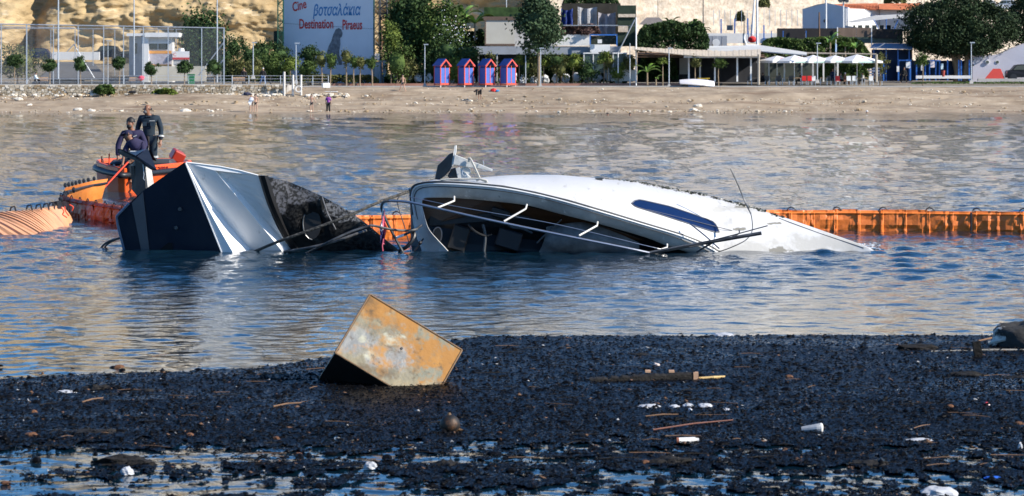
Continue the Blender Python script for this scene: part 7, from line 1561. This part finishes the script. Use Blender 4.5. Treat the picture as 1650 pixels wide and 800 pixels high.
tb = [(1216, 304, 'table just left of the tan front post'), (1245, 304, 'table behind the leftmost parasol pole'), (1266, 303, 'table between first and second parasol'), (1285, 302, 'table left of the red chairs'), (1327, 302, 'bare wooden table right of the lamp post'), (1384, 302, 'long table under the rightmost parasol'), (1398, 302.5, 'table beside the right end post of the restaurant')]
for px, D_, lb in tb: table(lb, px, D_)
wr = M('chair_dark', (.05, .045, .04), .6, .2, 5); wch = M('chair_white', (.7, .7, .68), .5, .1, 5); rch = M('chair_red', (.6, .02, .015), .5, .1, 4)
for px, D_, mt, lb in ((1208, 303, wr, 'dark chair far left under the restaurant awning'), (1236, 303, wr, 'dark chair right of the tan front post'), (1254, 302.5, wr, 'dark chair at the table behind the leftmost parasol'), (1275, 302, wr, 'dark chair left of the red chairs'), (1296, 301.5, rch, 'red chair left of its brighter neighbour'), (1305, 301.2, rch, 'bright red chair left of the lamp post'), (1311, 301.6, wch, 'white chair at the foot of the lamp post'), (1336, 301.6, wr, 'dark chair right of the bare wooden table'), (1350, 301.6, rch, 'dark red chair beside the seated white-haired man'), (1368, 301.3, wch, 'white chair of the man with bare legs'), (1377, 301.5, wch, 'white chair under the rightmost parasol pole'), (1404, 301.6, wch, 'white chair at the right end post'), (1418, 302, wr, 'dark chair just right of the end post')): chair(lb, px, D_, mt)
shirt_g = M('shirt_grey', (.2, .2, .2), .9, .15, 6); shirt_b = M('shirt_brown', (.16, .08, .05), .9, .15, 6); shirt_w = M('shirt_white', (.6, .6, .58), .9, .1, 6)
for px, D_, tp_, sk_, hr_, lb, rz_ in ((1228, 305, black_cloth, skin_m, hair_black, 'guest in black sitting left under the restaurant roof', 0), (1257, 304.5, shirt_g, skin_m, hair_black, 'guest in grey sitting behind the leftmost parasol', 3.1), (1290, 303, black_cloth, skin_m, hair_black, 'guest in black sitting behind the red chairs', 3.1), (1361, 302, shirt_b, skin_pale, M('hair_white', (.65, .65, .63), .8, .1, 9), 'white-haired guest with bare legs sitting near the right', 0), (1354, 303, shirt_g, skin_m, hair_black, 'guest in grey sitting left of the white-haired guest', 0), (1391, 302.5, shirt_w, skin_m, hair_black, 'guest in white sitting under the rightmost parasol', 3.1), (1410, 303, shirt_b, skin_m, hair_black, 'guest in brown sitting right beside the end post', 3.1)):
    person(lb, Vector((XX(px, D_), D_, 2.75)), sit, cls(tp_, black_cloth if sk_ is skin_m else SHORTS and tp_), ('full', hr_), sk=sk_, rz=rz_)
person('waiter in dark clothes standing behind the bare wooden table', Vector((XX(1342, 303.5), 303.5, 2.75)), pose(), cls(car_navy, car_navy), ('full', hair_black))
person('dark figure standing at the blue gate', Vector((XX(1457, 306), 306, 2.9)), walk, cls(black_cloth, black_cloth), ('full', hair_black))
fl = thing('greek_flag', 'blue and white flag hanging on a pole above the parasols', 'flag', P(1347, 95, 305)); MB().tube([P(1347, 130, 305), P(1347, 64, 305)], .03, 5).build('pole', white_paint, fl)
m = MB()
for k in range(5): m.mat(k % 2); m.add([P(1346+k*.55, 70+k*.5, 304.9), P(1346.6+k*.55, 70+k*.5, 304.9), P(1346.4+k*.5, 84, 304.85), P(1345.8+k*.5, 84, 304.85)], [(0, 1, 2, 3)])
m.build('cloth', [bl_, white_paint], fl)
# upturned boat and yellow bench
t_ = thing('upturned_boat', 'white dinghy lying upside down at the top of the beach', 'boat', P(1123, 141, 298))
m = MB(); rws = []
for i in range(15):
    u = i/14; x = 1095+56*u; w_2 = (.45+.4*math.sin(math.pi*min(1, u*.8+.12)))*(1 if u < .93 else .92); hh = .62*(.35+.65*math.sin(math.pi*min(1, .15+u*.6))); yb = 136-8*(1-u)*.0+ (2*u)
    row = []
    for j in range(9): a = math.pi*j/8; b = P(x, 135+4.0*u-.0, 298.2+.6*u); row.append(b+Vector((0, -w_2*math.cos(a), hh*math.sin(a)**.7)))
    rws.append(row)
m.grid(rws); m.add(rws[-1], [tuple(range(9))]); m.add(rws[0], [tuple(range(8, -1, -1))]); m.build('hull', M('dinghy_white', (.62, .6, .62), .5, .07, 2), t_, smooth=True)
m = MB(); m.tube([P(1096, 135.3, 297.7), P(1151, 139.5, 298)], .06, 6); m.build('rub_rail', white_paint, t_); m = MB(); m.box(P(1118, 139.6, 298.4), (1.2, .8, .2)); m.box(P(1143, 141, 298.4), (.3, .5, .2)); m.build('trestle', bl_, t_)
t_ = thing('picnic_bench', 'yellow picnic bench behind the upturned boat', 'bench', (XX(1134, 301), 301, 2.72)); yl = M('yellow_paint', (.65, .45, .05), .6, .1, 3); x = XX(1134, 301)
MB().box((x, 301, 3.45), (1.3, .6, .06)).build('top', yl, t_); MB().box((x, 300.5, 3.2), (1.4, .25, .05)).build('seat', yl, t_)
for s in (-1, 1): MB().tube([(x+s*.5, 300.4, 2.7), (x+s*.4, 301, 3.45), (x+s*.5, 301.6, 2.7)], .05, 5).build('leg', yl, t_)
# small dark shrubs on the retaining wall
for (a, b, y0, y1, lb, sd) in ((1185, 1200, 14, 34, 'dry shrub growing on the stone wall left of the flag mast', 51), (1222, 1240, -10, 12, 'dark tree top over the stone wall right of the flag mast', 52), (1425, 1460, -12, 6, 'dry bush above the orange roof', 53)): hedge('wall_shrub', lb, a, b, y0, y1, 345, foliage_olive, 1600, sd, 1.0, .14, .4)
